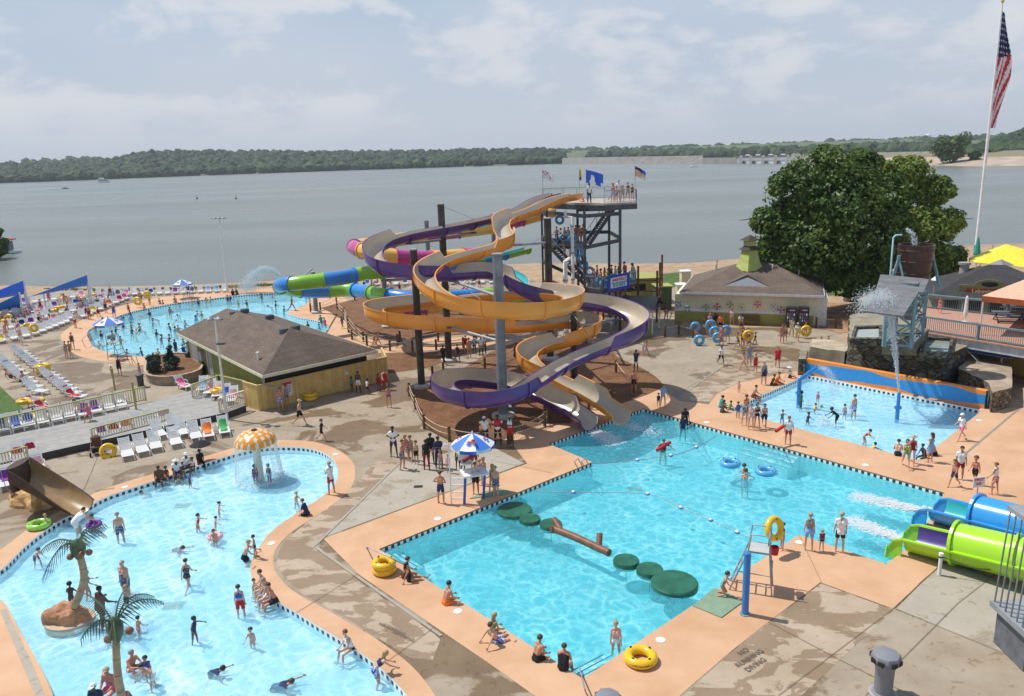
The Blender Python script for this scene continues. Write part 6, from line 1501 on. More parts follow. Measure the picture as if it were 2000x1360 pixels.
def people():
 g=gp; w=wp
 w(236,1052,.42,'stand','man',1.75,150,'f','short:grey','trunks:navy','man in dark trunks standing alone looking up in the left pool, left of the mushroom')
 w(247,1155,.42,'stand','big',1.8,200,'f','bald:grey','trunks:navy','bald older man in dark trunks wading between the palm and the pool centre')
 w(367,1142,.42,'walk','woman',1.65,10,'f','bun:brown','suit:black','woman in black patterned swimsuit walking away in the middle of the left pool')
 w(471,1198,.42,'stand','woman',1.65,350,'f','bun:brown','trunks:red+top:blue','woman in blue, white and red swimsuit seen from behind near the apron')
 w(478,1094,.45,'kneel','man',1.75,80,'f','cap:c_khaki','trunks:black','man in a cap kneeling in the water and reaching to a child on the apron')
 g(500,1090,'stand2','child',1.1,250,'t','short:black','briefs:black','small child in black bottoms standing on the apron in front of a kneeling man')
 w(380,1246,.36,'armsout','child',1.25,100,'b','short:black','tank:navy','child in dark top spreading arms at the bottom centre of the left pool')
 w(493,1255,.55,'wade','child',1.2,180,'f','short:brown','','boy with wet brown hair chest deep left of the red haired seated woman')
 w(410,1310,.0,'swim','child',1.35,100,'m','short:black','shirt:navy','child swimming flat in a navy shirt near the bottom of the left pool')
 w(535,1335,.05,'swim','man',1.7,95,'t','short:brown','shirt:navy','person swimming in a navy and white shirt at the bottom edge of the left pool')
 w(553,1345,.3,'swim','child',1.0,110,'t','short:red','','child with reddish hair swimming under a navy shirted swimmer')
 w(341,1066,.1,'swim','woman',1.6,120,'r','long:brown','suit:red','swimmer in a red swimsuit floating left of the pink child in the left pool')
 w(386,1030,.6,'armsout','child',1.3,90,'r','short:black','top:red','girl in red reaching right towards the child in pink')
 w(420,1058,.55,'wade','child',1.2,170,'t','short:brown','','child in a round pale float ring in the left pool')
 w(421,1030,.45,'armsout','child',1.0,60,'f','short:black','top:pink','smaller girl in pink just behind the child in the float ring')
 w(428,1004,.45,'armsout','child',1.1,70,'f','bun:black','top:lpink','girl in pale pink near the centre of the left pool')
 w(499,938,.35,'stand','child',1.25,170,'b','short:black','trunks:purple','left one of two children under the orange mushroom fountain')
 w(527,938,.35,'stand2','child',1.3,190,'b','short:black','trunks:blue','right one of two children under the orange mushroom fountain')
 g(648,965,'crossed','man',1.8,300,'t','cap:c_khaki','shirt:white+trunks:red','lifeguard in white shirt and red shorts standing on the apron right of the mushroom')
 g(600,1006,'sit','woman',1.7,280,'f','short:red','shirt:navy+trunks:black','red haired person in a navy shirt sitting on the apron edge, back to the walkway',z=.01)
 w(579,985,.5,'wade','child',1.2,120,'f','short:blond','','blond child in the water in front of the person in the navy shirt')
 g(686,1268,'sit','woman',1.7,230,'f','short:red','tank:white+briefs:black','red haired woman in a white top sitting on the edge of the left pool',z=.01)
 w(733,1330,.42,'bend','woman',1.65,70,'f','long:blond','trunks:lblue+top:navy','blonde woman in a navy bikini top leaning on the pool edge at the bottom')
 w(495,1152,.5,'wade','child',1.0,90,'f','short:brown','','small child hanging on the apron left of three seated grown ups')
 g(520,1150,'sit','man',1.75,250,'f','short:brown','trunks:grey','shirtless man sitting on the apron, farthest of the huddled three')
 g(527,1166,'sit','man',1.75,245,'f','short:grey','trunks:white','grey haired man with pale trunks sitting in the middle of the huddled three')
 g(537,1176,'sit','man',1.75,240,'r','short:brown','trunks:black','tanned person in black trunks sitting nearest in the huddled three')
 g(314,938,'sit','big',1.7,170,'b','short:black','shirt:brown+trunks:brown','large person in a brown top holding a baby on the edge of the left pool')
 g(325,930,'sit','child',1.2,150,'b','short:black','trunks:orange','child sitting between the brown topped grown up and the white shirted ones')
 g(346,925,'sit','big',1.75,150,'b','hat:white','shirt:white+trunks:navy','person wrapped in a white towel sitting on the edge of the left pool')
 g(365,912,'sit','man',1.8,150,'b','cap:c_white','shirt:white+trunks:navy','man in white cap and shirt sitting on the pool edge beside the black umbrella')
 g(357,922,'sit','child',1.2,160,'b','short:black','trunks:yellow','child seated in front of the man with the white cap')
 g(378,912,'sit','child',1.2,170,'b','short:black','shirt:white','child in a white shirt seated under the edge of the black umbrella')
 g(391,903,'sit','woman',1.7,150,'d','short:black','shirt:black+pants:black','person in black sitting under the black umbrella at the left pool')
 w(347,936,.5,'sitback','woman',1.6,330,'f','short:brown','suit:navy','woman in a dark suit lying back in the water by the pool edge')
 w(371,945,.35,'armsout','child',1.1,80,'b','short:black','tank:blue','small child in a bright blue top stretching an arm in the left pool')
 w(293,962,.05,'swim','child',1.2,260,'t','short:black','','child swimming on the front just off the apron left of the huddle')
 w(149,1038,.42,'bend','big',1.75,60,'f','short:black','shirt:white+trunks:white','man in a wet white shirt bending over at the foot of the brown boat slide')
 w(184,1026,.6,'wade','child',1.2,200,'t','short:black','shirt:purple','child in a purple float ring right of the brown boat slide')
 w(92,1036,.25,'stand2','child',1.1,40,'f','short:blond','trunks:yellow','blond child in yellow trunks beside the green float by the pool edge')
 w(72,1100,.3,'bend','child',1.25,120,'f','short:brown','trunks:navy','boy in navy trunks bending down at the far left of the left pool')
 w(140,1175,.5,'wade','child',1.35,350,'d','short:black','','dark haired child in the water just behind the rock island')
 w(172,1160,.45,'wade','woman',1.5,60,'t','bun:black','top:pink','woman with pink flowers in her hair behind the rock island')
 w(200,1215,.3,'wade','big',1.8,30,'b','short:black','trunks:brown','person leaning back on the right side of the rock island')
 w(247,1175,.5,'wade','child',1.2,10,'f','short:blond','trunks:black','child just in front of the bald man')
 w(271,1235,.4,'wade','child',1.05,20,'t','short:black','briefs:pink','girl in pink bottoms standing behind the near palm')
 g(257,1312,'sitknees','man',1.75,120,'r','short:grey','trunks:dred','tanned man in dark red trunks sitting in the shallow water behind the near palm trunk',z=-.35)
 w(290,1322,.35,'wade','child',1.2,170,'t','short:black','vest:blue','child in a blue life vest right of the near palm trunk')
 w(303,1335,.3,'bend','child',1.3,250,'f','short:brown','trunks:white','boy in pale trunks bending in front of the child with the life vest')
 g(222,1345,'sit','big',1.75,190,'r','cap:c_khaki','trunks:pink','person in a visor sitting left of the near palm trunk at the bottom edge',z=-.1)
 g(195,1375,'sit','man',1.75,180,'b','cap:c_white','shirt:navy','person in a striped cap at the very bottom left by the near palm',z=-.1)
 g(252,1378,'sit','big',1.7,200,'r','short:brown','suit:purple','person at the bottom edge right behind the near palm trunk',z=-.1)
 g(28,985,'stand2','child',1.4,60,'b','short:black','trunks:dred','child in dark red waiting at the foot of the brown boat slide steps')
 g(40,978,'stand','child',1.3,50,'b','short:black','tank:brown','child right beside the one in dark red at the boat slide steps')
 g(587,831,'walk','man',1.85,95,'f','cap:c_khaki','trunks:black','shirtless man in a cap and black shorts striding right past the yellow fence')
 g(629,861,'walk2','child',1.45,90,'f','short:black','shirt:black+trunks:black','boy in black shirt and shorts walking right above the mushroom pool')
 g(550,803,'stand2','man',1.7,150,'r','short:brown','trunks:lblue','man in blue patterned trunks waiting at the notice on the yellow fence')
 g(562,797,'stand','woman',1.65,190,'t','bun:brown','tank:grey+briefs:black','woman in a patterned top standing by the yellow fence')
 g(688,764,'stand','child',1.1,200,'d','short:black','shirt:teal','small child in a teal shirt at the right part of the yellow fence')
 g(701,768,'stand2','woman',1.7,170,'d','afro:black','trunks:white+tank:brown','woman with big dark hair and white shorts walking by the yellow fence')
 g(718,770,'walk','child',1.25,60,'b','short:black','shirt:white+trunks:black','child in a white top next to the woman with big dark hair')
 g(740,764,'stand','child',1.35,180,'b','short:black','tank:dred','girl in dark red beside the woman in the red dress')
 g(752,762,'walk','big',1.68,150,'f','short:brown','dress:red','woman in a bright red dress by the end of the yellow fence')
 g(760,796,'stand2','woman',1.6,340,'r','bun:brown','briefs:purple','woman seen from behind with purple swim bottoms on the walkway')
 g(770,892,'hips','man',1.85,175,'d','short:black','shirt:white+trunks:navy','man in a white shirt standing hands on hips in the walkway')
 g(787,917,'stand2','man',1.75,100,'r','short:brown','trunks:navy','tanned man in navy trunks at the left of the waiting crowd')
 g(793,899,'walk','woman',1.6,160,'r','long:red','briefs:pink','woman with long red hair behind the tanned man in navy trunks')
 g(803,898,'stand','child',1.45,180,'t','short:brown','trunks:grey','taller of two shirtless boys side by side in the crowd')
 g(814,907,'stand','child',1.4,190,'f','short:brown','trunks:black','shorter of two shirtless boys side by side in the crowd')
 g(834,917,'stand','woman',1.75,180,'d','short:black','shirt:black+pants:dred','woman in black top and dark red skirt in the shade of the crowd')
 g(858,914,'crossed','man',1.85,170,'d','short:black','shirt:navy+pants:navy','tall man in navy in the middle of the waiting crowd')
 g(843,905,'stand','man',1.8,180,'d','short:black','shirt:black+trunks:dred','man in black with dark red shorts behind the tall one in navy')
 g(861,918,'stand','child',1.2,200,'t','short:brown','trunks:grey','shirtless small boy in patterned trunks in front of the tall man in navy')
 g(876,924,'stand','child',1.1,190,'f','short:blond','suit:lpink','little girl in a pink swimsuit at the right of the crowd')
 g(862,984,'hips','man',1.75,20,'t','short:brown','trunks:navy','shirtless teenager in blue trunks standing alone in front of the lifeguard chair')
 g(895,918,'stand','child',1.35,150,'d','short:black','vest:yellow','child in a yellow vest behind the lifeguard chair')
 g(905,925,'stand','child',1.3,160,'d','short:black','shirt:white','child in a white top behind the lifeguard chair')
 g(930,966,'stand','man',1.75,190,'t','short:brown','trunks:black','shirtless man in black trunks beside the lifeguard chair')
 g(938,948,'stand','child',1.45,170,'f','short:blond','briefs:lpink','girl in pale pink behind the man in black trunks')
 g(945,945,'stand','child',1.5,200,'f','long:blond','briefs:pink','girl in pink in the queue at the green mat')
 g(963,965,'stand2','woman',1.65,150,'f','long:blond','suit:grey','blonde woman waiting near the green mat')
 g(969,972,'stand','man',1.7,200,'f','short:blond','trunks:navy','man in long navy trunks at the front of the queue on the green mat')
 g(949,868,'armsout','man',1.8,200,'d','cap:c_white','shirt:white+pants:navy','man in a white shirt with an arm stretched over the rope fence')
 g(973,868,'hips','man',1.85,180,'d','short:black','shirt:white+vest:red+pants:black','lifeguard with a red float across his chest under the grey pole')
 g(997,869,'crossed','man',1.85,190,'d','cap:c_khaki','tank:white+trunks:red','lifeguard in a white top and red shorts with folded arms by the slides')
 g(1242,726,'photo','man',1.75,20,'b','short:black','shirt:navy+trunks:white','man in a navy shirt and white shorts taking a picture by the mulch bed')
 g(1238,768,'stand','man',1.7,170,'r','short:brown','trunks:black','shirtless man in black shorts at the end of the rope fence')
 g(1295,796,'stand2','woman',1.6,170,'f','short:brown','shirt:lblue','woman with a pale blue towel by the corner of the main pool')
 g(1286,796,'stand','child',1.0,180,'f','short:brown','shirt:navy','small child next to the woman with the pale blue towel')
 g(1256,692,'stand','child',1.2,120,'f','short:brown','shirt:white','child at the right end of the purple slide bend')
 g(1262,695,'walk','child',1.3,130,'t','short:brown','trunks:lblue','child in blue trunks at the right end of the purple slide bend')
 g(1408,713,'walk','woman',1.68,170,'b','short:black','shirt:white+trunks:black','woman in a white shirt and black shorts alone on the wet walkway')
 for (x,y,po,bd,h,f,s,hr,c,l) in [
  (1360,672,'stand','child',1.4,170,'t','short:brown','trunks:khaki','boy holding the lowest blue tube on the left'),
  (1384,657,'stand','woman',1.65,180,'r','short:black','trunks:black','person behind the topmost blue tube'),
  (1407,648,'stand2','man',1.7,200,'r','short:black','shirt:orange+trunks:black','person in an orange shirt by the left bench'),
  (1409,675,'stand','man',1.75,180,'r','short:brown','trunks:dred','tanned man in dark red trunks right of the lowest blue tubes'),
  (1421,670,'stand2','woman',1.65,170,'f','bun:brown','briefs:grey+top:lblue','woman in a pale bikini holding a blue tube'),
  (1429,636,'stand','woman',1.65,190,'f','short:brown','shirt:lpink','woman in pink and white near the cream wall'),
  (1447,648,'stand','child',1.5,180,'t','short:brown','trunks:brown','boy standing by the bench with the white shirted sitter'),
  (1441,684,'walk2','woman',1.6,250,'t','bun:brown','suit:brown','woman in brown stepping left in front of the yellow tube'),
  (1450,680,'stand','child',1.5,170,'r','short:brown','shirt:dred','girl in dark red next to the yellow tube'),
  (1456,678,'stand','woman',1.68,150,'f','bun:blond','top:orange+briefs:orange','woman in an orange bikini with a yellow tube'),
  (1474,677,'walk','child',1.3,160,'t','bun:brown','briefs:black+top:black','girl in a black bikini walking right of the yellow tube'),
  (1452,722,'walk2','child',1.4,240,'r','bun:brown','suit:lpink','girl in coral stepping left in the middle of the walkway'),
  (1463,715,'stand','man',1.8,180,'f','short:grey','shirt:grey+trunks:lblue','man in a grey shirt and blue shorts between two girls in coral'),
  (1475,727,'stand','child',1.5,170,'r','bun:blond','dress:red','girl in a bright red dress on the wet walkway'),
  (1518,718,'stand','big',1.65,180,'f','short:red','shirt:red+trunks:red','large woman in a loose red shirt and shorts alone on the walkway'),
  (1527,671,'stand','man',1.75,170,'r','short:brown','trunks:dred','shirtless man in dark red trunks left of the drinks machines'),
  (1533,668,'stand','woman',1.6,200,'t','short:black','briefs:brown','person just behind the man in dark red trunks'),
  (1546,658,'stand2','man',1.75,180,'t','short:brown','tank:cream+trunks:cream','man in cream shorts in front of the drinks machines'),
  (1557,668,'walk','man',1.8,210,'f','cap:c_khaki','shirt:cream+trunks:yellow','man in a cap, cream shirt and yellow shorts'),
  (1573,659,'stand','child',1.45,180,'t','short:black','','child inside a yellow tube by the drinks machines'),
  (1603,679,'stand','child',1.0,180,'f','short:blond','suit:lpink','little blond girl in pink, left of two small children'),
  (1617,679,'stand','child',1.0,200,'t','short:brown','briefs:pink','little dark haired girl, right of two small children'),
  (1491,752,'stand','big',1.75,160,'f','short:grey','tank:grey+trunks:navy','man in a grey top and navy trunks at the corner of the spray pool'),
  (1301,625,'stand','man',1.75,180,'b','short:black','trunks:dred','shirtless man in dark trunks right of the small shelter')]:
  g(x,y,po,bd,h,f,s,hr,c,l)
 for (x,y,l,c) in ((1237,610,'left one of three sitting under the small shelter','shirt:brown'),(1247,610,'middle one of three sitting under the small shelter','shirt:black'),(1254,610,'right one of three, in orange, sitting under the small shelter','shirt:orange')):
  g(x,y,'sit','man',1.7,180,'b','short:black',c,'person '+l,z=1.05)
 g(1446,631,'sit','man',1.75,180,'b','short:black','shirt:white+trunks:black','person in a white shirt sitting at the left end of the right bench',z=.45)
 g(1386,628,'sit','woman',1.65,180,'f','short:blond','shirt:lpink','blond person sitting on the left bench',z=.45)
 g(1396,628,'sit','man',1.7,180,'d','short:black','shirt:black','dark clothed person sitting on the left bench',z=.45)
 def tp(px,Y,z,*a,**k): r=D(px,400,Y); return person(V(r.x,Y,z),*a,**k)
 tp(1151,75.0,Zt,'stand','man',1.8,160,'b','short:black','shirt:white+pants:navy','attendant in a white shirt standing alone at the slide start')
 tp(1197,75.0,Zt,'stand','woman',1.75,200,'r','long:black','trunks:lblue','person in pale blue trunks, leftmost of the group on the top platform')
 tp(1204,75.8,Zt,'stand','child',1.4,190,'f','short:black','trunks:grey','short child between taller people on the top platform')
 tp(1208,76.5,Zt,'stand','man',1.95,180,'f','short:blond','shirt:white+trunks:khaki','tall man in a white shirt at the back of the top platform group')
 tp(1216,75.2,Zt,'stand2','woman',1.5,170,'t','long:brown','suit:brown','girl in brown in the middle of the top platform group')
 tp(1226,75.5,Zt,'crossed','woman',1.75,180,'f','short:black','tank:black+trunks:grey','woman in a black top with folded arms on the top platform')
 tp(1235,75.8,Zt,'stand2','woman',1.6,210,'f','bun:black','suit:black','girl in a black swimsuit at the right rail of the top platform')
 tp(1081,79.5,Zt-.1,'sit','man',1.7,270,'r','short:brown','trunks:orange','rider sitting at the start of the purple slide')
 tp(1140,77,Zt,'sit','child',1.4,260,'r','short:brown','trunks:orange','rider sitting at the start of the orange slide')
 rs=random.Random(5); cs=['trunks:blue','suit:black','trunks:dred','shirt:white+trunks:black','briefs:pink+top:pink','trunks:grey','tank:orange','trunks:navy','suit:green']
 n=0
 for i,(x,Y) in enumerate([(1086,78.5),(1094,79),(1102,78.2),(1109,79.2),(1117,78.4),(1124,79.3),(1131,78.2),(1138,79.2)]):
  tp(x,Y,8.1,rs.choice(['stand','stand2','hips']),rs.choice(['man','woman','child']),rs.uniform(1.5,1.8),rs.uniform(60,200),rs.choice('trfb'),rs.choice(['short:brown','short:black','long:blond']),cs[i%9],f'{ordn(i)} person from the left in the queue on the middle landing under the slide starts',group='queue on the middle landing')
 for i,(x,Y,f) in enumerate([(1160,74.6,.0),(1166,76,0),(1173,73.8,0),(1180,75.4,0),(1187,74.6,0),(1194,76.2,0),(1202,75.6,0),(1210,76.6,0),(1220,77,0),(1235,77.2,0)]):
  tp(x,Y,4.55,rs.choice(['stand','stand2','hips']),rs.choice(['man','woman','child','man']),rs.uniform(1.5,1.8),rs.uniform(200,320),rs.choice('trtb'),rs.choice(['short:brown','short:black','long:black']),cs[(i*2)%9],f'{ordn(i)} person from the left in the queue on the lower landing behind the blue sign',group='queue on the lower landing')
 for i in range(5):
  f=(i+.5)/5; x=1146+(1082-1146)*f; Y=75.5+1.5*f; tp(x,Y,4.6+3.5*f,'stand2',rs.choice(['man','child']),1.6,290,rs.choice('trb'),'short:brown',cs[(i*4+2)%9],f'{ordn(i)} person from the bottom climbing the middle flight of the tower stairs',group='people on the tower stairs')
 for (x,y,po,bd,h,f,s,hr,c,l) in [
  (867,713,'walk','man',1.8,200,'d','short:black','shirt:black+pants:black','person all in black walking on the path between the mulch beds'),
  (879,705,'stand','woman',1.65,170,'d','long:black','tank:black+trunks:dred','person in black and dark red beside the one all in black'),
  (894,708,'walk','woman',1.65,160,'b','short:black','suit:navy','woman in a dark swimsuit in the middle of the path'),
  (910,690,'stand','woman',1.6,180,'r','short:brown','shirt:dred','person in dark red on the path left of the couple in white'),
  (917,699,'stand','man',1.75,190,'t','short:brown','trunks:khaki','shirtless man in khaki shorts on the path'),
  (927,691,'stand2','child',1.6,180,'d','short:black','shirt:lblue+trunks:black','youth in a pale blue shirt on the path'),
  (940,695,'stand','man',1.8,170,'d','short:white','shirt:white+trunks:khaki','person in a white shirt, left one of the pair in white'),
  (946,692,'stand','woman',1.7,190,'d','hat:white','shirt:white+pants:black','person in white and black, right one of the pair in white'),
  (732,681,'walk','child',1.55,100,'r','short:brown','shirt:orange+trunks:white','child in an orange shirt on the peach path'),
  (739,679,'walk','woman',1.6,110,'f','short:brown','tank:lpink','woman beside the child in the orange shirt'),
  (783,680,'walk','woman',1.65,280,'b','long:black','tank:black+trunks:navy','woman with long dark hair on the peach path'),
  (669,642,'walk','child',1.3,200,'d','short:black','trunks:navy','child running where the peach path meets the round pool'),
  (571,607,'walk2','man',1.8,60,'b','short:black','tank:grey+trunks:dred','man in dark red trunks walking at the right end of the round pool'),
  (1105,662,'sit','man',1.7,180,'r','short:brown','trunks:black','person sitting behind the lower orange bend')]:
  g(x,y,po,bd,h,f,s,hr,c,l)
 w(1295,876,1.15,'armsout','man',1.75,170,'t','short:brown','shirt:dred','lifeguard in the water holding a red rescue tube')
 g(1337,838,'bend','man',1.75,190,'d','short:black','shirt:black+pants:black','person in black climbing out by the handrail at the far corner of the main pool',z=-.5)
 w(1334,836,.9,'wade','man',1.75,170,'d','short:black','shirt:navy','person in navy in the water below the one climbing out')
 w(1456,938,1.0,'armsout','child',1.6,10,'f','short:brown','trunks:blue','boy in blue trunks between two blue tubes, nearer one')
 w(1453,924,1.05,'wade','child',1.55,20,'f','short:brown','','boy between two blue tubes, farther one')
 g(790,1128,'sit','man',1.75,70,'t','short:brown','trunks:brown','shirtless man sitting on the edge right behind the stacked yellow tubes')
 g(800,1135,'sitlong','woman',1.65,75,'t','long:black','suit:black','woman in a black swimsuit with legs stretched beside the pool steps')
 g(871,1180,'sit','man',1.8,55,'t','short:black','trunks:orange','shirtless man in orange trunks sitting on the pool edge')
 g(960,1240,'sit','woman',1.65,55,'t','long:blond','top:green+briefs:green','blonde woman in a green bikini sitting on the pool edge')
 g(970,1255,'sitback','man',1.75,60,'f','short:brown','trunks:blue','man in blue and white trunks leaning back on his hands at the pool edge')
 g(1048,1290,'sit','man',1.75,50,'t','short:brown','trunks:black','shirtless man in black trunks sitting left of the woman in black')
 g(1100,1308,'sit','big',1.65,20,'r','short:brown','suit:black','woman in a black swimsuit sitting at the near corner of the main pool')
 w(1203,1268,.55,'stand','woman',1.65,190,'f','bun:blond','top:lpink+briefs:white','blonde woman in a pale bikini standing in the water by the near steps')
 g(1410,1165,'kneel','child',1.35,110,'r','short:brown','suit:brown','girl in a dark swimsuit crawling on the green mat by the metal lifeguard chair')
 g(1527,1074,'stand','child',1.25,250,'r','short:black','trunks:khaki','boy holding up a big yellow tube at the pool corner')
 g(1579,1076,'stand','woman',1.75,10,'f','bun:blond','tank:grey+trunks:lblue','woman in grey top and pale blue shorts beside a small child at the pool')
 g(1604,1077,'stand','child',1.0,0,'f','short:blond','vest:dred+briefs:navy','small child in a dark red vest between two grown ups at the pool corner')
 g(1639,1079,'stand','man',1.85,10,'f','cap:c_khaki','shirt:white+trunks:black','man in a white shirt, black shorts and a cap watching the green tube slide')
 for (x,y,po,bd,h,f,s,hr,c,l,z) in [
  (1410,806,'sit','woman',1.65,60,'b','short:black','suit:black','woman in a black swimsuit sitting at the left corner of the spray pool',.01),
  (1407,796,'sit','woman',1.6,70,'b','afro:black','shirt:teal','woman in teal sitting behind the one in black at the spray pool corner',.01),
  (1425,800,'sit','child',1.1,60,'b','short:black','tank:green','child in green sitting by the spray pool corner',.01),
  (1441,817,'stand','child',1.1,200,'b','short:black','tank:blue','small child in blue standing left of the group of women between the pools',0),
  (1454,832,'stand2','woman',1.7,190,'f','short:brown','suit:grey','woman in a grey suit, leftmost of the women between the pools',0),
  (1466,840,'stand','woman',1.65,200,'f','bun:brown','top:lpink+briefs:lpink','woman in a pale bikini in the middle of the women between the pools',0),
  (1478,838,'stand','woman',1.7,170,'t','long:brown','top:black+briefs:black','woman in a dark bikini beside the pale bikini',0),
  (1492,836,'walk','woman',1.65,200,'t','long:brown','trunks:black+top:grey','woman in black shorts, rightmost of the women between the pools',0),
  (1457,812,'stand','child',1.4,190,'b','short:black','shirt:orange','child in orange behind the women between the pools',0),
  (1471,776,'sit','man',1.75,120,'r','short:black','trunks:brown','shirtless man sitting on the left edge of the spray pool',.01),
  (1443,768,'stand','child',.85,200,'r','short:red','suit:lpink','tiny child beside the red float bag on the wet walkway',0),
  (1507,752,'sit','woman',1.65,120,'b','short:black','suit:black','woman in black sitting left of the man in orange at the spray pool',.01),
  (1516,750,'sit','man',1.8,120,'r','short:brown','shirt:orange+trunks:orange','man in an orange shirt sitting at the far left corner of the spray pool',.01),
  (1543,738,'sitlong','woman',1.65,140,'f','hat:c_white','top:white+trunks:black','woman in a white hat sitting at the far corner of the spray pool',.01),
  (1539,869,'stand2','man',1.75,200,'t','cap:red','shirt:white+trunks:red','lifeguard in a red cap with a long red rescue tube by the pool steps',0),
  (1753,890,'sit','man',1.75,30,'f','short:brown','trunks:black','shirtless man sitting with his back turned at the near edge of the spray pool',.01),
  (1768,914,'walk','woman',1.7,200,'f','long:brown','suit:green','woman in a green bikini walking left of the kneeling group',0),
  (1780,906,'walk','woman',1.7,210,'r','hat:khaki','suit:dred','woman in a straw hat and dark red behind the green bikini',0),
  (1816,903,'stand','woman',1.68,320,'t','long:brown','dress:lblue','woman in a turquoise wrap at the near corner of the spray pool',0),
  (1826,890,'sit','man',1.75,300,'t','short:brown','trunks:black','person sitting behind the woman in the turquoise wrap',.01),
  (1805,893,'sit','woman',1.6,250,'b','short:black','suit:navy','person in navy sitting low at the near corner of the spray pool',.01),
  (1876,860,'walk','woman',1.7,250,'f','cap:c_white','shirt:white+trunks:pink','lifeguard with a white visor and pink float right of the spray pool',0),
  (1873,937,'stand','man',1.8,200,'t','short:black','shirt:white+trunks:dred','man in a white lifeguard shirt walking towards the camera on the right deck',0),
  (1862,951,'walk2','child',1.5,240,'r','short:brown','trunks:navy','shirtless boy in navy trunks in front of the man in the lifeguard shirt',0),
  (1902,947,'walk','child',1.6,230,'r','short:brown','trunks:black','shirtless boy in black shorts walking left near the first aid sign',0),
  (1941,966,'stand2','woman',1.65,330,'r','cap:red','tank:white+trunks:dred','lifeguard seen from behind in white with a red cross, beside the first aid sign',0),
  (1835,612,'walk','child',1.4,200,'r','short:brown','trunks:lpink','shirtless child on the brick terrace',3.0)]:
  g(x,y,po,bd,h,f,s,hr,c,l,z=z)
 for (x,y,sub,po,bd,h,f,s,hr,c,l) in [
  (1564,796,.3,'stand','child',1.45,120,'d','short:black','tank:green','child in green beside the blue arch pipe'),
  (1597,783,.3,'stand','child',.95,190,'f','short:blond','suit:pink','tiny girl in pink under the spray of the arch pipe'),
  (1591,802,.5,'wade','child',1.0,90,'b','short:black','vest:yellow','child with a yellow float in the spray pool'),
  (1618,789,.3,'swim','child',1.2,270,'t','short:black','','child swimming left of the man in blue trunks'),
  (1577,824,.55,'wade','child',1.2,150,'b','short:black','suit:navy','child crouching low left of the churning foam'),
  (1635,826,.3,'bend','child',1.5,270,'d','short:black','shirt:black+trunks:black','person in black bending over the churning foam'),
  (1527,828,.25,'armsout','child',1.2,180,'f','short:brown','suit:teal','girl in teal with arms out at the near left of the spray pool'),
  (1649,813,.35,'stand','child',1.15,10,'f','short:brown','trunks:lblue','small boy in pale trunks next to the man in blue trunks'),
  (1667,813,.35,'stand','man',1.8,330,'f','short:brown','trunks:blue','shirtless man in blue trunks standing in the middle of the spray pool'),
  (1686,868,.15,'bend','child',1.25,120,'r','short:black','top:red','girl bending at the near edge of the spray pool'),
  (1702,880,.25,'crouch','child',1.1,100,'d','short:black','vest:yellow','child with yellow floats crouching at the near edge of the spray pool')]:
  w(x,y,sub,po,bd,h,f,s,hr,c,l)
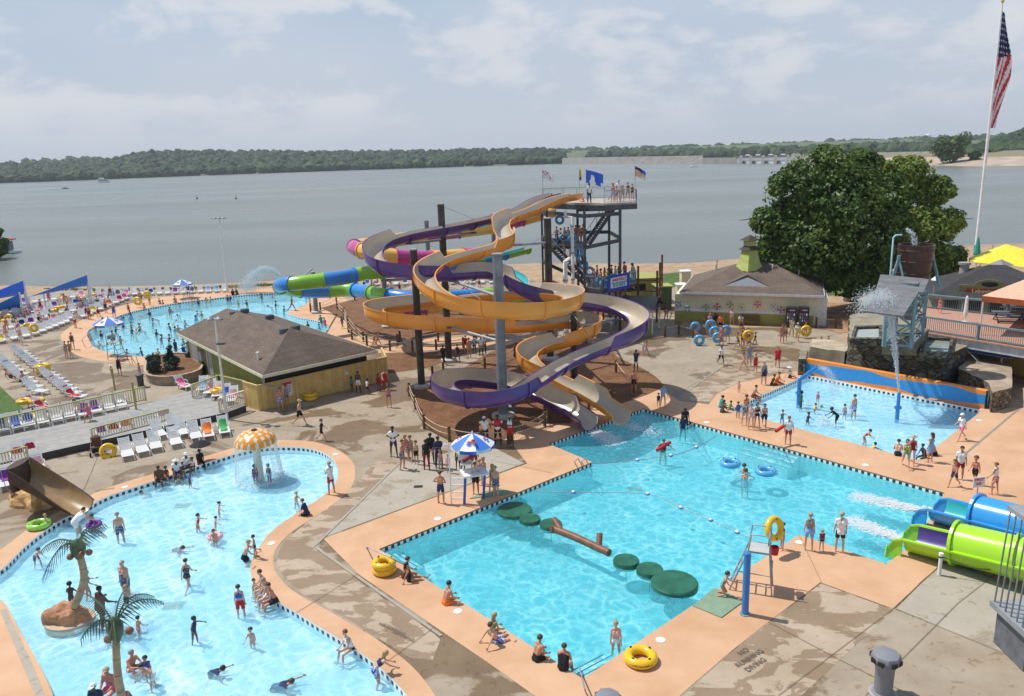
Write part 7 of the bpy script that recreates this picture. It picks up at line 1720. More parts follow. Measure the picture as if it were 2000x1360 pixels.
 for (x,y,po,bd,h,f,s,hr,c,l) in [
  (42,674,'walk','woman',1.65,150,'f','bun:blond','trunks:white','girl in white shorts striding by the upper left loungers'),
  (143,683,'walk','woman',1.75,150,'t','bun:brown','suit:black','woman in a black swimsuit walking behind two girls at the round pool'),
  (131,700,'stand','woman',1.6,190,'t','bun:brown','suit:grey','left one of two girls walking side by side left of the round pool'),
  (139,699,'walk','woman',1.65,180,'r','bun:brown','suit:brown','right one of two girls walking side by side left of the round pool'),
  (219,734,'stand','child',.95,180,'f','hat:c_white','suit:lpink','tiny child in a white hat left of the woman in a black dress'),
  (235,734,'stand','woman',1.7,180,'r','bun:brown','dress:black','woman in a short black dress holding a bag on the wide walkway'),
  (274,735,'stand','child',1.1,190,'t','short:brown','trunks:dred','small boy right of the woman in the black dress'),
  (148,641,'hold','man',1.75,190,'t','cap:c_white','shirt:white+trunks:red','lifeguard in white and red at the upper left of the round pool'),
  (171,624,'stand','woman',1.6,170,'r','short:black','suit:black','dark haired woman, left one of two by the upper loungers'),
  (176,625,'stand','man',1.7,180,'r','short:brown','trunks:dred','tanned person, right one of two by the upper loungers'),
  (208,612,'stand','man',1.75,190,'r','short:brown','trunks:black','man in black trunks at the upper left rim of the round pool'),
  (192,613,'sit','woman',1.6,150,'r','short:brown','suit:dred','woman sitting on a lounger end at the upper left'),
  (224,622,'stand','woman',1.7,120,'r','short:black','dress:blue','woman in a long blue dress stepping into the round pool'),
  (276,596,'stand','man',1.85,170,'r','short:brown','trunks:navy','man holding two yellow tubes beyond the round pool'),
  (293,596,'stand','man',1.7,200,'r','short:brown','trunks:dred','person behind the yellow tubes beyond the round pool'),
  (252,612,'walk','child',1.3,160,'r','short:brown','trunks:dred','child at the top rim of the round pool'),
  (369,580,'armsout','man',1.7,180,'d','short:black','shirt:navy','person under the beach umbrella beyond the round pool'),
  (283,603,'sit','child',1.3,180,'r','short:brown','trunks:grey','child sitting on the far rim of the round pool'),
  (313,594,'sit','woman',1.6,180,'f','short:blond','suit:grey','woman sitting on the far rim of the round pool'),
  (343,591,'sit','man',1.7,170,'r','short:brown','trunks:grey','man sitting on the far rim of the round pool'),
  (455,577,'sit','man',1.7,160,'d','short:black','shirt:black','person in black sitting near the big spray'),
  (464,576,'sit','man',1.7,200,'d','short:black','shirt:navy','person in navy sitting near the big spray'),
  (247,697,'sit','child',1.3,20,'t','short:brown','','child sitting on the near rim by the lifeguard stand of the round pool'),
  (308,700,'sit','man',1.7,10,'f','short:blond','trunks:grey','man sitting on the near rim of the round pool'),
  (345,697,'stand','man',1.6,20,'b','short:black','shirt:navy','man standing at the rim of the round pool by the green shrubs'),
  (635,636,'sit','woman',1.65,330,'r','short:brown','tank:pink','woman in pink sitting on the right rim of the round pool'),
  (628,631,'sit','man',1.65,320,'b','short:black','shirt:teal','person in teal sitting on the right rim of the round pool'),
  (22,738,'lie','man',1.75,100,'r','short:brown','trunks:black','sunbather in black trunks lying on the left lounger rows'),
  (42,746,'sitknees','man',1.75,100,'t','short:black','pants:black','man in black trousers sitting on a lounger at the left'),
  (52,706,'lie','woman',1.65,90,'r','short:black','briefs:lblue','sunbather lying with legs stretched to the walkway at the left'),
  (174,810,'sit','woman',1.65,170,'r','short:brown','suit:pink','woman in a pink swimsuit sitting on a lounger of the deck row')]:
  g(x,y,po,bd,h,f,s,hr,c,l,z=.35 if 'lounger' in l and po in('lie','sitknees','sit') and y<760 else (.85 if x==174 else 0))
 rs=random.Random(31); cc=['trunks:navy','suit:black','trunks:dred','suit:pink','trunks:blue','briefs:orange+top:orange','shirt:white+trunks:grey','dress:lblue','suit:purple']
 for i in range(34):
  x=rs.uniform(4,235); y=interp([(0,650),(110,618),(240,586)],x,1)+rs.uniform(-30,6); y=max(578,y)
  po=rs.choice(['lie','lie','sit','sitknees','sit','stand']); g(x,y,po,rs.choice(['man','woman','woman','child']),1.65,rs.uniform(100,190),rs.choice('rtfb'),rs.choice(['short:brown','short:black','bun:blond','long:brown']),cc[i%9],f'{ordn(i)} sunbather among the packed white loungers at the upper left',group='sunbathers at the upper left',z=0 if po=='stand' else .36)
 for i in range(16):
  x=rs.uniform(690,960); y=rs.uniform(552,566); g(x,y,rs.choice(['lie','sit','stand']),rs.choice(['man','woman','child']),1.65,rs.uniform(120,240),rs.choice('rtfb'),'short:brown',cc[(i*2)%9],f'{ordn(i)} sunbather on the beach behind the slides',group='sunbathers behind the slides',z=.3)
 for i in range(12):
  x=rs.uniform(1085,1200); Y=rs.uniform(73,79); q=D(x,600,Y); q.z=0; person(q,rs.choice(['stand','stand2','hips']),rs.choice(['man','woman','child']),rs.uniform(1.4,1.8),rs.uniform(0,360),rs.choice('trb'),rs.choice(['short:brown','short:black']),cc[i%9],f'{ordn(i)} person waiting at the foot of the slide tower',group='people at the foot of the slide tower')
 sw=[(187,645),(177,655),(178,664),(198,657),(201,632),(190,673),(200,673),(193,678),(226,650),(236,671),(231,624),(238,627),(256,617),(255,638),(256,625),(257,651),(265,652),(274,644),(283,645),(270,620),(293,616),(309,623),(326,611),(332,611),(338,629),(349,614),(298,637),(305,655),(315,666),(330,667),(333,644),(361,637),(342,648),(349,648),(384,618),(394,618),(381,626),(375,594),(388,594),(402,592),(411,590),(445,588),(449,586),(466,597),(483,596),(512,583),(531,582),(531,598),(538,599),(597,584),(554,608),(590,598),(602,640),(625,644),(360,672),(365,680),(372,676),(359,688),(278,693),(286,694),(320,597),(352,600),(240,640)]
 rs=random.Random(11)
 lab=[('short:black','b','dark skinned swimmer with black hair'),('short:brown','t','tanned swimmer with brown hair'),('short:blond','f','pale swimmer with fair hair')]
 for i,(x,y) in enumerate(sorted(sw)):
  k=rs.choice([0,1,1,0,2]); hr,s,l=lab[k]; po=rs.choice(['wade','wade','armsout','wade','swim']); sub=rs.uniform(.95,1.2) if po!='swim' else .1
  top=rs.choice(['','','shirt:dred','tank:navy','top:pink','shirt:lblue']);
  w(x,y,sub*(.9 if po!='swim' else 1),po,rs.choice(['man','child','woman']),1.6,rs.uniform(0,360),s,hr,top,f'{l}, {ordn(i)} from the left in the far round pool',group='swimmers in the far round pool')
people()
def leafmat(name,a,b,rough=.55,trans=.25):
 m,t,bs=nt(name); tc=N(t,'ShaderNodeTexCoord'); n=N(t,'ShaderNodeTexNoise'); n.inputs['Scale'].default_value=.35; n.inputs['Detail'].default_value=5; L(t,tc.outputs['Object'],n.inputs['Vector'])
 r=ramp(t,n.outputs['Fac'],[(.35,a),(.65,b)]); L(t,r.outputs[0],bs.inputs['Base Color']); bs.inputs['Roughness'].default_value=rough; bs.inputs['Specular IOR Level'].default_value=.35
 tr=N(t,'ShaderNodeBsdfTranslucent'); L(t,r.outputs[0],tr.inputs[0]); mx=N(t,'ShaderNodeMixShader'); mx.inputs[0].default_value=trans; L(t,bs.outputs[0],mx.inputs[1]); L(t,tr.outputs[0],mx.inputs[2]); L(t,mx.outputs[0],t.nodes['Material Output'].inputs[0]); return m
m_leafd=leafmat('tree_leaves_dark',(.042,.088,.015),(.12,.19,.03)); m_leafl=leafmat('tree_leaves_light',(.10,.165,.022),(.24,.30,.045))
m_bark=M('tree_bark',(.09,.07,.05),.9,var=.3,bump=.8,bscale=6)
def leaves(clumps,n,size,seed,jag=.35):
 """numpy: leaf quads scattered through clumps (c, r, flat)"""
 rs=np.random.RandomState(seed); w=np.array([c[1]**2*(.22 if c[1]>1.6 and len(clumps)>60 else 1) for c in clumps]); w/=w.sum(); ci=rs.choice(len(clumps),n,p=w)
 C=np.array([list(c[0]) for c in clumps])[ci]; R=np.array([c[1] for c in clumps])[ci]; F=np.array([c[2] for c in clumps])[ci]
 d=rs.normal(size=(n,3)); d/=np.linalg.norm(d,axis=1)[:,None]; rad=R*(rs.uniform(.2,1.15,n)**.6); p=C+d*rad[:,None]*np.stack([np.ones(n),np.ones(n),F],1)
 up=d*.8+rs.normal(size=(n,3))*.5+np.array([0,0,.35]); up/=np.linalg.norm(up,axis=1)[:,None]
 a=np.cross(up,rs.normal(size=(n,3))); a/=np.linalg.norm(a,axis=1)[:,None]; b=np.cross(up,a); s=size*rs.uniform(.6,1.3,n)[:,None]
 q=np.stack([p-a*s*.5-b*s*.32,p+a*s*.1-b*s*.42,p+a*s*.6,p+b*s*.40],1).reshape(-1,3); f=np.arange(n*4).reshape(-1,4); return q,f
def foliage(name,clumps,n,size,mat,parent,seed=1,off=None):
 q,f=leaves(clumps,n,size,seed);
 if off is not None: q=q-np.array(off)
 me=bpy.data.meshes.new(name); me.vertices.add(len(q)); me.vertices.foreach_set('co',q.ravel()); me.loops.add(len(q)); me.loops.foreach_set('vertex_index',f.ravel().astype(np.int32)); me.polygons.add(len(f)); me.polygons.foreach_set('loop_start',(np.arange(len(f))*4).astype(np.int32)); me.polygons.foreach_set('loop_total',np.full(len(f),4,np.int32)); me.materials.append(mat); me.update(calc_edges=True); me.validate(); return link(name,me,parent)
def big_tree(label,base,ells,mat,n,seed,trunk_r,sz=.42):
 """ells: (px,py,rx_px,ry_px,Y)"""
 B=base; t=thing('shade_tree',label,'tree',B); rs=random.Random(seed); cl=[]
 for (x,y,rx,ry,Y) in ells:
  c=D(x,y,Y); s=c.y/FPX/math.cos(TH)*1.02; a,b=rx*s,ry*s; k=int(10+a*b*1.9)
  for i in range(k):
   v=V(rs.gauss(0,1),rs.gauss(0,1),rs.gauss(0,1)).normalized()*(rs.uniform(.45,1)**.5);
   r=rs.uniform(.4,1.15); cl.append((c+V(v.x*(a-r*.6),v.y*max(.5,a*.75-r*.6),v.z*(b-r*.5)),r,.72))
 for (x,y,rx,ry,Y) in ells: c=D(x,y,Y); s=c.y/FPX/math.cos(TH); cl+=[(c,rx*s*.93,ry/rx*1.0)]
 foliage('crown',cl,n,sz,mat,t,seed,off=B)
 fork=B+V(0,0,3.0); mb=MB(); mb.tube([V(0,0,0),V(.05,0,1.2),fork-B],[trunk_r*1.35,trunk_r,trunk_r*.85],10); mb.build('trunk',[m_bark],t,smooth=60)
 for (x,y,rx,ry,Y) in ells:
  c=D(x,y,Y); m=MB(); mid=fork.lerp(c,.5)+V(rs.uniform(-.6,.6),0,rs.uniform(-.3,.8)); pts=crom([fork-B-V(0,0,.3),mid-B,c-B,c-B+V(rs.uniform(-1,1),0,ry*.012)],4); m.tube(pts,[trunk_r*.6*(1-.8*i/len(pts)) for i in range(len(pts))],7)
  for k in range(5):
   s=pts[rs.randrange(4,len(pts)-2)]; e=s+V(rs.uniform(-2.5,2.5),rs.uniform(-1.5,1.5),rs.uniform(-.2,1.0)); m.tube([s,s.lerp(e,.5)+V(0,0,.2),e],[.12,.07,.03],5)
  m.build('limb',[m_bark],t,smooth=60)
 return t
big_tree('huge dark green broadleaf tree beside the cream building, the fuller left crown',G(1660,588),
 [(1620,330,75,48,82),(1555,375,60,55,82),(1640,400,90,75,80.5),(1525,450,48,50,81),(1490,432,26,24,82),(1600,475,85,60,80),(1545,520,55,38,80.5),(1680,470,80,80,79.5),(1670,545,70,35,80.5),(1680,320,40,28,83),(1720,390,60,55,81),(1500,500,30,30,81)],m_leafd,120000,3,.55,.36)
big_tree('broad tree with lighter yellow green leaves, right crown behind the brown bucket',G(1748,596),
 [(1765,332,55,26,86),(1815,372,48,30,86),(1740,440,55,50,84),(1795,440,62,42,84),(1845,440,34,36,85),(1800,500,60,42,84),(1855,505,30,30,85),(1735,520,55,55,83),(1780,555,60,24,84),(1850,545,34,20,86)],m_leafl,66000,4,.5,.35)
def bush(px,py,h,r,mat,label,seed,z=0,conic=False,n=2600,size=.16,Y=None):
 B=G(px,py,z); t=thing('shrub',label,'shrub',B); cl=[]; rs=random.Random(seed)
 for i in range(26):
  f=rs.random(); rr=r*((1-f*.75) if conic else math.sqrt(max(.05,1-(2*f-1)**2))); a=rs.uniform(0,6.28); q=rr*.6*rs.random()**.5; cl.append((B+V(q*math.cos(a),q*math.sin(a),.15+h*f*.88),max(.12,rr*.45),1.0))
 foliage('foliage',cl,n,size,mat,t,seed,off=B); MB().tube([(0,0,0),(0,0,h*.6)],[.08,.04],6).build('stem',[m_bark],t)
m_cedar=leafmat('cedar_green',(.02,.05,.03),(.055,.10,.06))
bush(303,729,1.6,.85,m_cedar,'rounded dark shrub, left one of two in the stone planter',1,z=.6)
bush(337,722,2.1,1.0,m_cedar,'taller pointed dark shrub, right one of two in the stone planter',2,z=.6,conic=True)
bush(403,728,.9,.45,m_cedar,'small green bush against the olive building',3)
def shore_tree(px,py,r,h,label,seed,mat=m_leafd,n=5000,size=.7,name='shore_tree',z=-1.0):
 B=G(px,py,z); t=thing(name,label,'tree',B); rs=random.Random(seed); cl=[(B+V(rs.uniform(-1,1)*r*.6,rs.uniform(-1,1)*r*.5,h*rs.uniform(.25,.92)),r*rs.uniform(.3,.5),.9) for _ in range(22)]
 foliage('crown',cl,n,size,mat,t,seed,off=B); MB().tube([(0,0,0),(0,0,h*.6)],[.25,.12],7).build('trunk',[m_bark],t)
shore_tree(-14,505,3.2,6.5,'dark tree at the left edge of the picture on the lake shore',5)
shore_tree(1853,322,12,19,'lone rounded tree on the far right bank in front of the dam',6,n=2500,size=2.2,z=-.9)
shore_tree(1903,321,5,9,'small bush right of the lone tree on the far right bank',7,n=900,size=1.5,z=-.9)
rs=random.Random(3); cl=[]
for i in range(260):
 x=rs.choice([rs.uniform(90,480),rs.uniform(380,640)]); p=G(x,interp([(0,567),(200,569),(430,564),(650,553)],x,1)+rs.uniform(-2,1),-.1); cl.append((p,rs.uniform(.2,.6),.6))
tag(foliage('shoreline_weeds',cl,9000,.3,leafmat('weed_green',(.10,.15,.03),(.24,.24,.07)),None,9),kind='stuff')
m_pfrond=leafmat('palm_frond_green',(.05,.09,.05),(.11,.17,.09),.4,.1); m_ptrunk=M('palm_trunk_tan',(.40,.30,.17),.6,var=.2,scale=4,bump=.3); m_coco=M('coconut_brown',(.22,.11,.05),.6); m_prock=M('sculpted_rock',(.45,.22,.11),.75,var=.4,scale=.9,bump=.8,bscale=3)
def palm(label,bx,by,tx,ty,tips,cocos,z0,lean_mid=0,r=.15):
 B=G(bx,by,z0); T=D(tx,ty,B.y+.0); t=thing('palm_tree',label,'palm tree',B); top=T-B
 pts=crom([V(0,0,0),top*.5+V(lean_mid,0,0),top],6); m=MB(); m.tube(pts,[r*(1.05-.25*i/len(pts)) for i in range(len(pts))],10);
 m.build('trunk',[m_ptrunk],t,smooth=60)
 for i in range(2,len(pts)-1,2): MB().torus(pts[i],r*(.98-.25*i/len(pts)),.018,14,5).build('trunk_ring',[m_coco],t)
 MB().lathe([(r*.8,-.35),(r*1.7,-.1),(r*1.9,.15),(r*1.2,.4),(0,.5)],c=top,n=10).build('crown_hub',[m_pfrond],t,smooth=60)
 rs=random.Random(int(bx))
 for k,(fx,fy,dy,up) in enumerate(tips):
  e=D(fx,fy,B.y+dy)-B; a=top+V(0,0,.2); mid=a.lerp(e,.5)+V(0,0,up); rib=crom([a,a.lerp(mid,.5)+V(0,0,up*.35),mid,mid.lerp(e,.55)+V(0,0,up*.18),e],5); m=MB(); n=len(rib)
  m.tube(rib,[.035*(1-.75*i/n) for i in range(n)],5); d=(e-a); side=V(-d.y,d.x,0); side=side.normalized() if side.length>.05 else V(1,0,0)
  L_=resample(rib,.10)
  for i,p in enumerate(L_):
   f=i/len(L_)
   if f<.1: continue
   ln=.52*math.sin(PI*min(1,f*.85+.12))+.1; dr=(L_[min(i+1,len(L_)-1)]-L_[max(i-1,0)]).normalized()
   for s in (-1,1):
    q=side*s*.55+dr*.45+V(0,0,-.75); q.normalize(); q*=ln*rs.uniform(.6,1.15); w=dr*.019
    m.add([p-w,p+w,p+q*.55+w*.9,p+q,p+q*.55-w*.9],[(0,1,2,3,4)])
  m.build('frond',[m_pfrond],t)
 for (cx,cy) in cocos: q=D(cx,cy,B.y-.25)-B; MB().ball(q,.13,10).build('coconut',[m_coco],t,smooth=60)
def island():
 c=G(137,1212,-.2); t=thing('rock_island','orange brown sculpted rock island in the left pool with a fake palm on it','rock',c)
 bm=bmesh.new(); bmesh.ops.create_icosphere(bm,subdivisions=4,radius=1)
 for v in bm.verts:
  p=v.co.copy(); n=noise.noise(p*1.3+V(3,1,2))*.35+abs(noise.noise(p*2.6))*.25; p=p*(1+n); v.co=V(p.x*1.0,p.y*.75,max(-.4,p.z*.95))
 me=bpy.data.meshes.new('boulder'); bm.to_mesh(me); bm.free(); me.materials.append(m_prock); link('boulder',me,t); t.scale=(.74,.74,.8)
 MB().lathe([(1.25,-.25),(1.25,.1),(1.0,.16),(0,.17)],n=28,sy=.85).build('base_slab',[M('slab_tan',(.5,.38,.26),.7)],t)
island()
palm('curved fake palm with two coconuts growing from the rock island',145,1185,153,1075,[(80,1076,.3,.35),(82,1133,-1.2,.5),(204,1024,.8,.25),(208,1048,1.0,.55),(128,1062,1.5,.2),(176,1062,-.8,.3)],[(137,1088),(174,1079),(159,1083)],.45,lean_mid=.3)
palm('near fake palm with long fronds at the bottom left picture edge',246,1400,226,1232,[(158,1248,-.9,.35),(318,1176,1.2,.45),(300,1165,1.8,.5),(250,1148,2.2,.3),(155,1156,1.6,.3),(228,1262,-1.4,.3),(215,1258,-1.2,.2)],[(253,1232),(211,1249)],-.2,lean_mid=-.1,r=.13)
m_lw=M('lounger_white_plastic',(.72,.73,.72),.4,var=.04)
def lounger_parts():
 seat=MB()
 for i in range(11): seat.box((0,.06+i*.115,.33),(.58,.09,.025))
 for s in (-1,1): seat.box((s*.31,.62,.32),(.05,1.3,.06))
 back=MB(); a=math.radians(52)
 for i in range(8): d=.06+i*.10; back.box((0,-.02-d*math.cos(a),.34+d*math.sin(a)),(.56,.075,.025),rot=Matrix.Rotation(-a,3,'X'))
 for s in (-1,1): back.beam((s*.30,0,.33),(s*.30,-.86*math.cos(a),.33+.86*math.sin(a)),.045,.04)
 leg=[]
 for x,y in ((-.30,.1),(.30,.1),(-.30,1.15),(.30,1.15)): leg.append(MB().beam((x,y,.3),(x*1.08,y+(.08 if y>.5 else -.05),0),.07,.06))
 arm=[]
 for s in (-1,1): arm.append(MB().tube(crom([(s*.35,-.28,.34),(s*.37,-.2,.55),(s*.37,.15,.57),(s*.35,.36,.5),(s*.33,.40,.32)],3),.025,6))
 return seat,back,leg,arm
LP=lounger_parts(); LM=dict(seat=LP[0].mesh('seat',[m_lw]),backrest=LP[1].mesh('backrest',[m_lw]),leg=[x.mesh('leg',[m_lw]) for x in LP[2]],armrest=[x.mesh('armrest',[m_lw],50) for x in LP[3]])
_a=MB()
for q in (LP[0],LP[1],*LP[2],*LP[3]): _a.add(q.v,q.f)
LALL=_a.mesh('sun_lounger',[m_lw])
TW=['pink','lblue','blue','orange','white','navy','yellow','lpink','purple','red','green']; TN=dict(lblue='pale blue',lpink='pale pink',navy='navy')
def towelmesh(k):
 m=MB(); rs=random.Random(k); nx,ny=6,10
 for i in range(nx+1):
  for j in range(ny+1):
   y=-.35+1.35*j/ny; z=.37+.02*math.sin(i*2+j)+rs.uniform(0,.035);
   if y<0: z+=-y*1.15
   x=-.3+.6*i/nx
   if i in(0,nx): z-=.1; x*=1.12
   m.v.append((x+rs.uniform(-.02,.02),y,z))
 for i in range(nx):
  for j in range(ny): a=i*(ny+1)+j; m.f.append((a,a+ny+1,a+ny+2,a+1)); m.m.append(0)
 return m.mesh('towel',[dummy],60)
TWM=[towelmesh(k) for k in range(3)]
trs=random.Random(21)
def lounge_row(place,feet,hdx,hdy,n=None,z=0,parts=False,grp=None,ptw=.35,fold=False):
 """feet: pixel polyline of foot ends; head end is at foot+(hdx,hdy) px"""
 P=gpoly(feet,z) if n is None else None
 px=feet if n is None else None
 if n:
  Q=gpoly(feet,z); Q=resample(Q,sum((Q[i+1]-Q[i]).length for i in range(len(Q)-1))/(n-1)+1e-6); P=Q[:n]
 for i,p in enumerate(P):
  fx,fy=proj(p); h=G(fx+hdx,fy+hdy,z); d=(p-h); d.z=0; d.normalize(); rz=math.atan2(d.y,d.x)-PI/2+trs.uniform(-.05,.05); o=p-d*1.28; o.z=z
  lab=(f'white lounger, {ordn(i)} from the left, {place}' if len(P)>1 else f'white lounger {place}')
  if parts:
   t=thing('sun_lounger',lab,'sun lounger',o,rz,grp)
   link('seat',LM['seat'],t); link('backrest',LM['backrest'],t)
   for q in LM['leg']: link('leg',q,t)
   for q in LM['armrest']: link('armrest',q,t)
  else:
   t=link('sun_lounger',LALL,loc=o,rz=rz); tag(t,lab,'sun lounger',grp)
  if trs.random()<ptw:
   c=trs.choice(TW); w=link('towel',TWM[trs.randrange(3)],loc=o,rz=rz,mats=[CL[c]]); tag(w,(f'{TN.get(c,c)} towel on {ordn(i)} lounger {place}' if len(P)>1 else f'{TN.get(c,c)} towel on the lounger {place}'),'towel','towels left on loungers'); w.scale=(.8,trs.uniform(.35,.9),1)
lounge_row('of the nearest three beside the yellow tube',[(254,901),(282,893),(309,885)],-22,-38,parts=True,grp='front row loungers',ptw=.0)
lounge_row('in the row against the near deck railing',[(207,868),(230,862),(254,855),(277,847)],-18,-34,parts=True,grp='loungers at the near railing',ptw=.6)
lounge_row('of the two by the railing end above the swimmers',[(300,841),(327,834)],-18,-34,parts=True,grp='loungers at the railing end',ptw=.5)
lounge_row('of the slanting row towards the mushroom',[(316,861),(349,877),(388,865)],-24,-34,parts=True,grp='slanting loungers',ptw=.0)
lounge_row('behind the slanting row',[(344,850),(360,858)],-18,-34,parts=True,grp='loungers behind the slanting row',ptw=.3)
lounge_row('of the pair standing apart near the orange mushroom',[(411,862),(442,855)],-14,-34,parts=True,grp='pair of loungers near the mushroom',ptw=1)
lounge_row('in front of the boat slide at the left edge',[(18,960),(50,946),(80,932)],-14,-38,parts=True,grp='loungers at the left edge',ptw=.7)
lounge_row('in the second row at the left edge',[(-12,930),(14,922),(42,912),(66,902)],-14,-34,parts=True,grp='second row at the left edge',ptw=.5)
lounge_row('on the grey deck along the olive topped railing',[(12,850),(36,845),(61,840),(87,835),(115,829),(140,823),(168,819),(190,813),(217,806),(241,801)],-14,-30,z=.45,parts=True,grp='loungers on the grey deck',ptw=.6)
lounge_row('on the deck beside the olive building',[(392,771),(407,777),(421,783),(436,788),(450,793)],14,-22,z=.45,parts=True,grp='loungers beside the olive building',ptw=.6)
lounge_row('alone by the stone planter',[(372,763)],-26,-8,parts=True,ptw=1)
lounge_row('in the long row facing the wide walkway',[(52,694),(168,782)],-38,-3,n=17,grp='long row facing the wide walkway',ptw=.45)
lounge_row('in the row backing onto the long row',[(28,716),(92,772)],-38,-4,n=9,grp='row nearest the lawn',ptw=.4)
lounge_row('in the short group below the figure eight tube',[(86,796),(106,806)],-34,-4,n=3,grp='short group by the lawn fence',ptw=.6)
lounge_row('in the first arc at the upper left',[(6,672),(66,660),(132,634)],-16,-17,n=10,grp='first arc of loungers',ptw=.4)
lounge_row('in the second arc at the upper left',[(-4,650),(60,640),(104,620)],-16,-14,n=9,grp='second arc of loungers',ptw=.4)
lounge_row('in the third arc towards the round pool',[(112,631),(165,624),(205,606),(248,588)],-18,-11,n=12,grp='third arc of loungers',ptw=.45)
lounge_row('in the fourth arc under the blue sails',[(0,627),(60,616),(100,608)],-16,-12,n=8,grp='fourth arc of loungers',ptw=.5)
lounge_row('in the fifth arc behind the yellow tubes',[(90,607),(150,600),(200,590),(225,583)],-14,-9,n=10,grp='fifth arc of loungers',ptw=.45)
lounge_row('in the packed row behind the third arc',[(80,622),(150,612),(200,598)],-16,-11,n=9,grp='packed loungers',ptw=.5)
lounge_row('in the row under the lower sail',[(-10,610),(40,606)],-14,-10,n=4,grp='loungers under the lower sail',ptw=.5)
lounge_row('in the row on the sand near the lake',[(50,597),(120,588),(180,581),(262,577)],-4,-9,n=14,grp='sand row loungers',ptw=.3)
lounge_row('in the row beyond the round pool',[(232,581),(330,577),(440,572)],-3,-10,n=15,grp='row beyond the round pool',ptw=.5)
lounge_row('in the beach row seen under the purple slide',[(718,560),(850,558),(960,556)],-1,-10,n=15,grp='beach row under the slides',ptw=.5)
m_tub=M('tube_yellow_vinyl',(.82,.50,.008),.28,var=.05,coat=.4); m_tubb=M('tube_blue_vinyl',(.10,.38,.66),.28,var=.05,coat=.4); m_tubg=M('float_lime',(.30,.68,.08),.25,coat=.4)
def tube(p,R,r,mat,label,rot=None,grp='yellow swim tubes',double=False,stack=False,text=None):
 t=thing('swim_tube',label,'swim tube',p,0,grp)
 if rot: t.rotation_euler=rot
 n=2 if stack else 1
 for k in range(n):
  b=MB().torus((0,0,r+k*r*1.7),R,r,36,14).build('ring',[mat],t,smooth=60)
  for a in (.6,2.3,3.9,5.3): MB().tube([V((R+dx)*math.cos(a+da),(R+dx)*math.sin(a+da),r+k*r*1.7+dz) for da,dx,dz in ((-.09,0,r*.97),(-.05,.02,r*1.12),(.05,.02,r*1.12),(.09,0,r*.97))],.022,6).build('handle',[m_dark],b)
 if double: MB().torus((2*R+r*.9,0,r),R,r,36,14).build('ring',[mat],t,smooth=60)
 if text:
  for i,ch in enumerate(text):
   a=-1.55-.75+i*.105; text_mesh(ch,.12,m_dark,t,((R+r*.93)*math.cos(a),(R+r*.93)*math.sin(a),r*1.25),(math.radians(62),0,a+PI/2),ext=.003)
 return t
def tg(px,py,*a,z=0,**k): return tube(G(px,py,z),*a,**k)
tg(1251,1292,.42,.17,m_tub,'big yellow swim tube lying alone at the near right corner of the main pool',text='riderubtube.com'[:13])
tg(751,1118,.36,.16,m_tub,'two stacked yellow swim tubes at the left corner of the main pool',stack=True)
tg(607,781,.36,.15,m_tub,'stacked yellow swim tubes leaning at the yellow fence',stack=True)
tg(85,726,.44,.18,m_tub,'yellow tube standing on the long lounger row',z=.35,stack=True)
tg(48,788,.38,.17,m_tub,'figure eight double yellow tube by the lawn',z=.45,double=True)
tg(211,882,.36,.14,m_tub,'yellow tube leaning between the pushchair and the loungers',rot=(1.15,.25,.4),z=.3)
for i,(x,y,z,l) in enumerate([(18,622,.9,'leftmost of the yellow tubes at the upper left'),(11,628,.5,'yellow tube touching the left picture edge'),(53,640,.8,'left one of the pair of yellow tubes below the blue sails'),(65,642,.8,'right one of the pair of yellow tubes below the blue sails'),(107,608,.6,'flat yellow tube on the middle loungers'),(118,602,.9,'small yellow tube above the flat one'),(160,588,.7,'yellow tube by the dark haired sitters'),(181,578,.9,'yellow tube at the foot of the far sail mast'),(61,818,.5,'yellow tube behind the deck railing'),(424,766,.8,'yellow star shaped heap on the loungers by the olive building')]):
 tg(x,y,.33,.15,m_tub,l,z=z,rot=(1.1,0,.3*i) if i in(0,2,3,6) else None)
def vt(px,py,Y,R,r,mat,lab,grp,rot=(PI/2,0,0)):
 p=D(px,py,Y); tube(p,R,r,mat,lab,rot=rot,grp=grp)
def gt(px,pb,py,R,r,mat,lab,grp,rot=(PI/2,0,0)): vt(px,py,G(px,pb).y-.3,R,r,mat,lab,grp,rot)
b='blue tubes held near the cream building'
gt(1365,673,664,.36,.14,m_tubb,'blue tube held lowest, left of the walkers',b); gt(1387,657,634,.36,.14,m_tubb,'topmost blue tube held up by the benches',b); gt(1401,672,659,.36,.14,m_tubb,'blue tube beside the tanned man in dark red',b); gt(1417,668,645,.36,.14,m_tubb,'blue tube carried by the woman in the pale bikini',b); gt(1357,657,638,.34,.14,m_tubb,'blue tube farthest left in the crowd',b); gt(1395,664,647,.36,.14,m_tubb,'blue tube just under the topmost one',b)
gt(1460,682,655,.36,.14,m_tub,'yellow tube held upright by the woman in orange','yellow tubes held near the cream building'); gt(1573,659,646,.38,.14,m_tub,'yellow tube around the boy by the drinks machines','yellow tubes held near the cream building')
gt(270,600,588,.38,.15,m_tub,'left one of two yellow tubes held beyond the round pool','yellow tubes beyond the round pool'); gt(289,598,576,.38,.15,m_tub,'right one of two yellow tubes held beyond the round pool','yellow tubes beyond the round pool')
gt(1507,1074,1032,.40,.15,m_tub,'big yellow tube held up at the pool corner by a boy','yellow swim tubes',rot=(1.1,.9,.2))
for x,y,l in ((1426,910,'left one of two blue tubes floating beside the boys'),(1495,926,'right one of two blue tubes floating beside the boys')): tg(x,y,.42,.16,m_tubb,l,z=WZ-.06,grp='blue tubes floating in the main pool')
rs=random.Random(2)
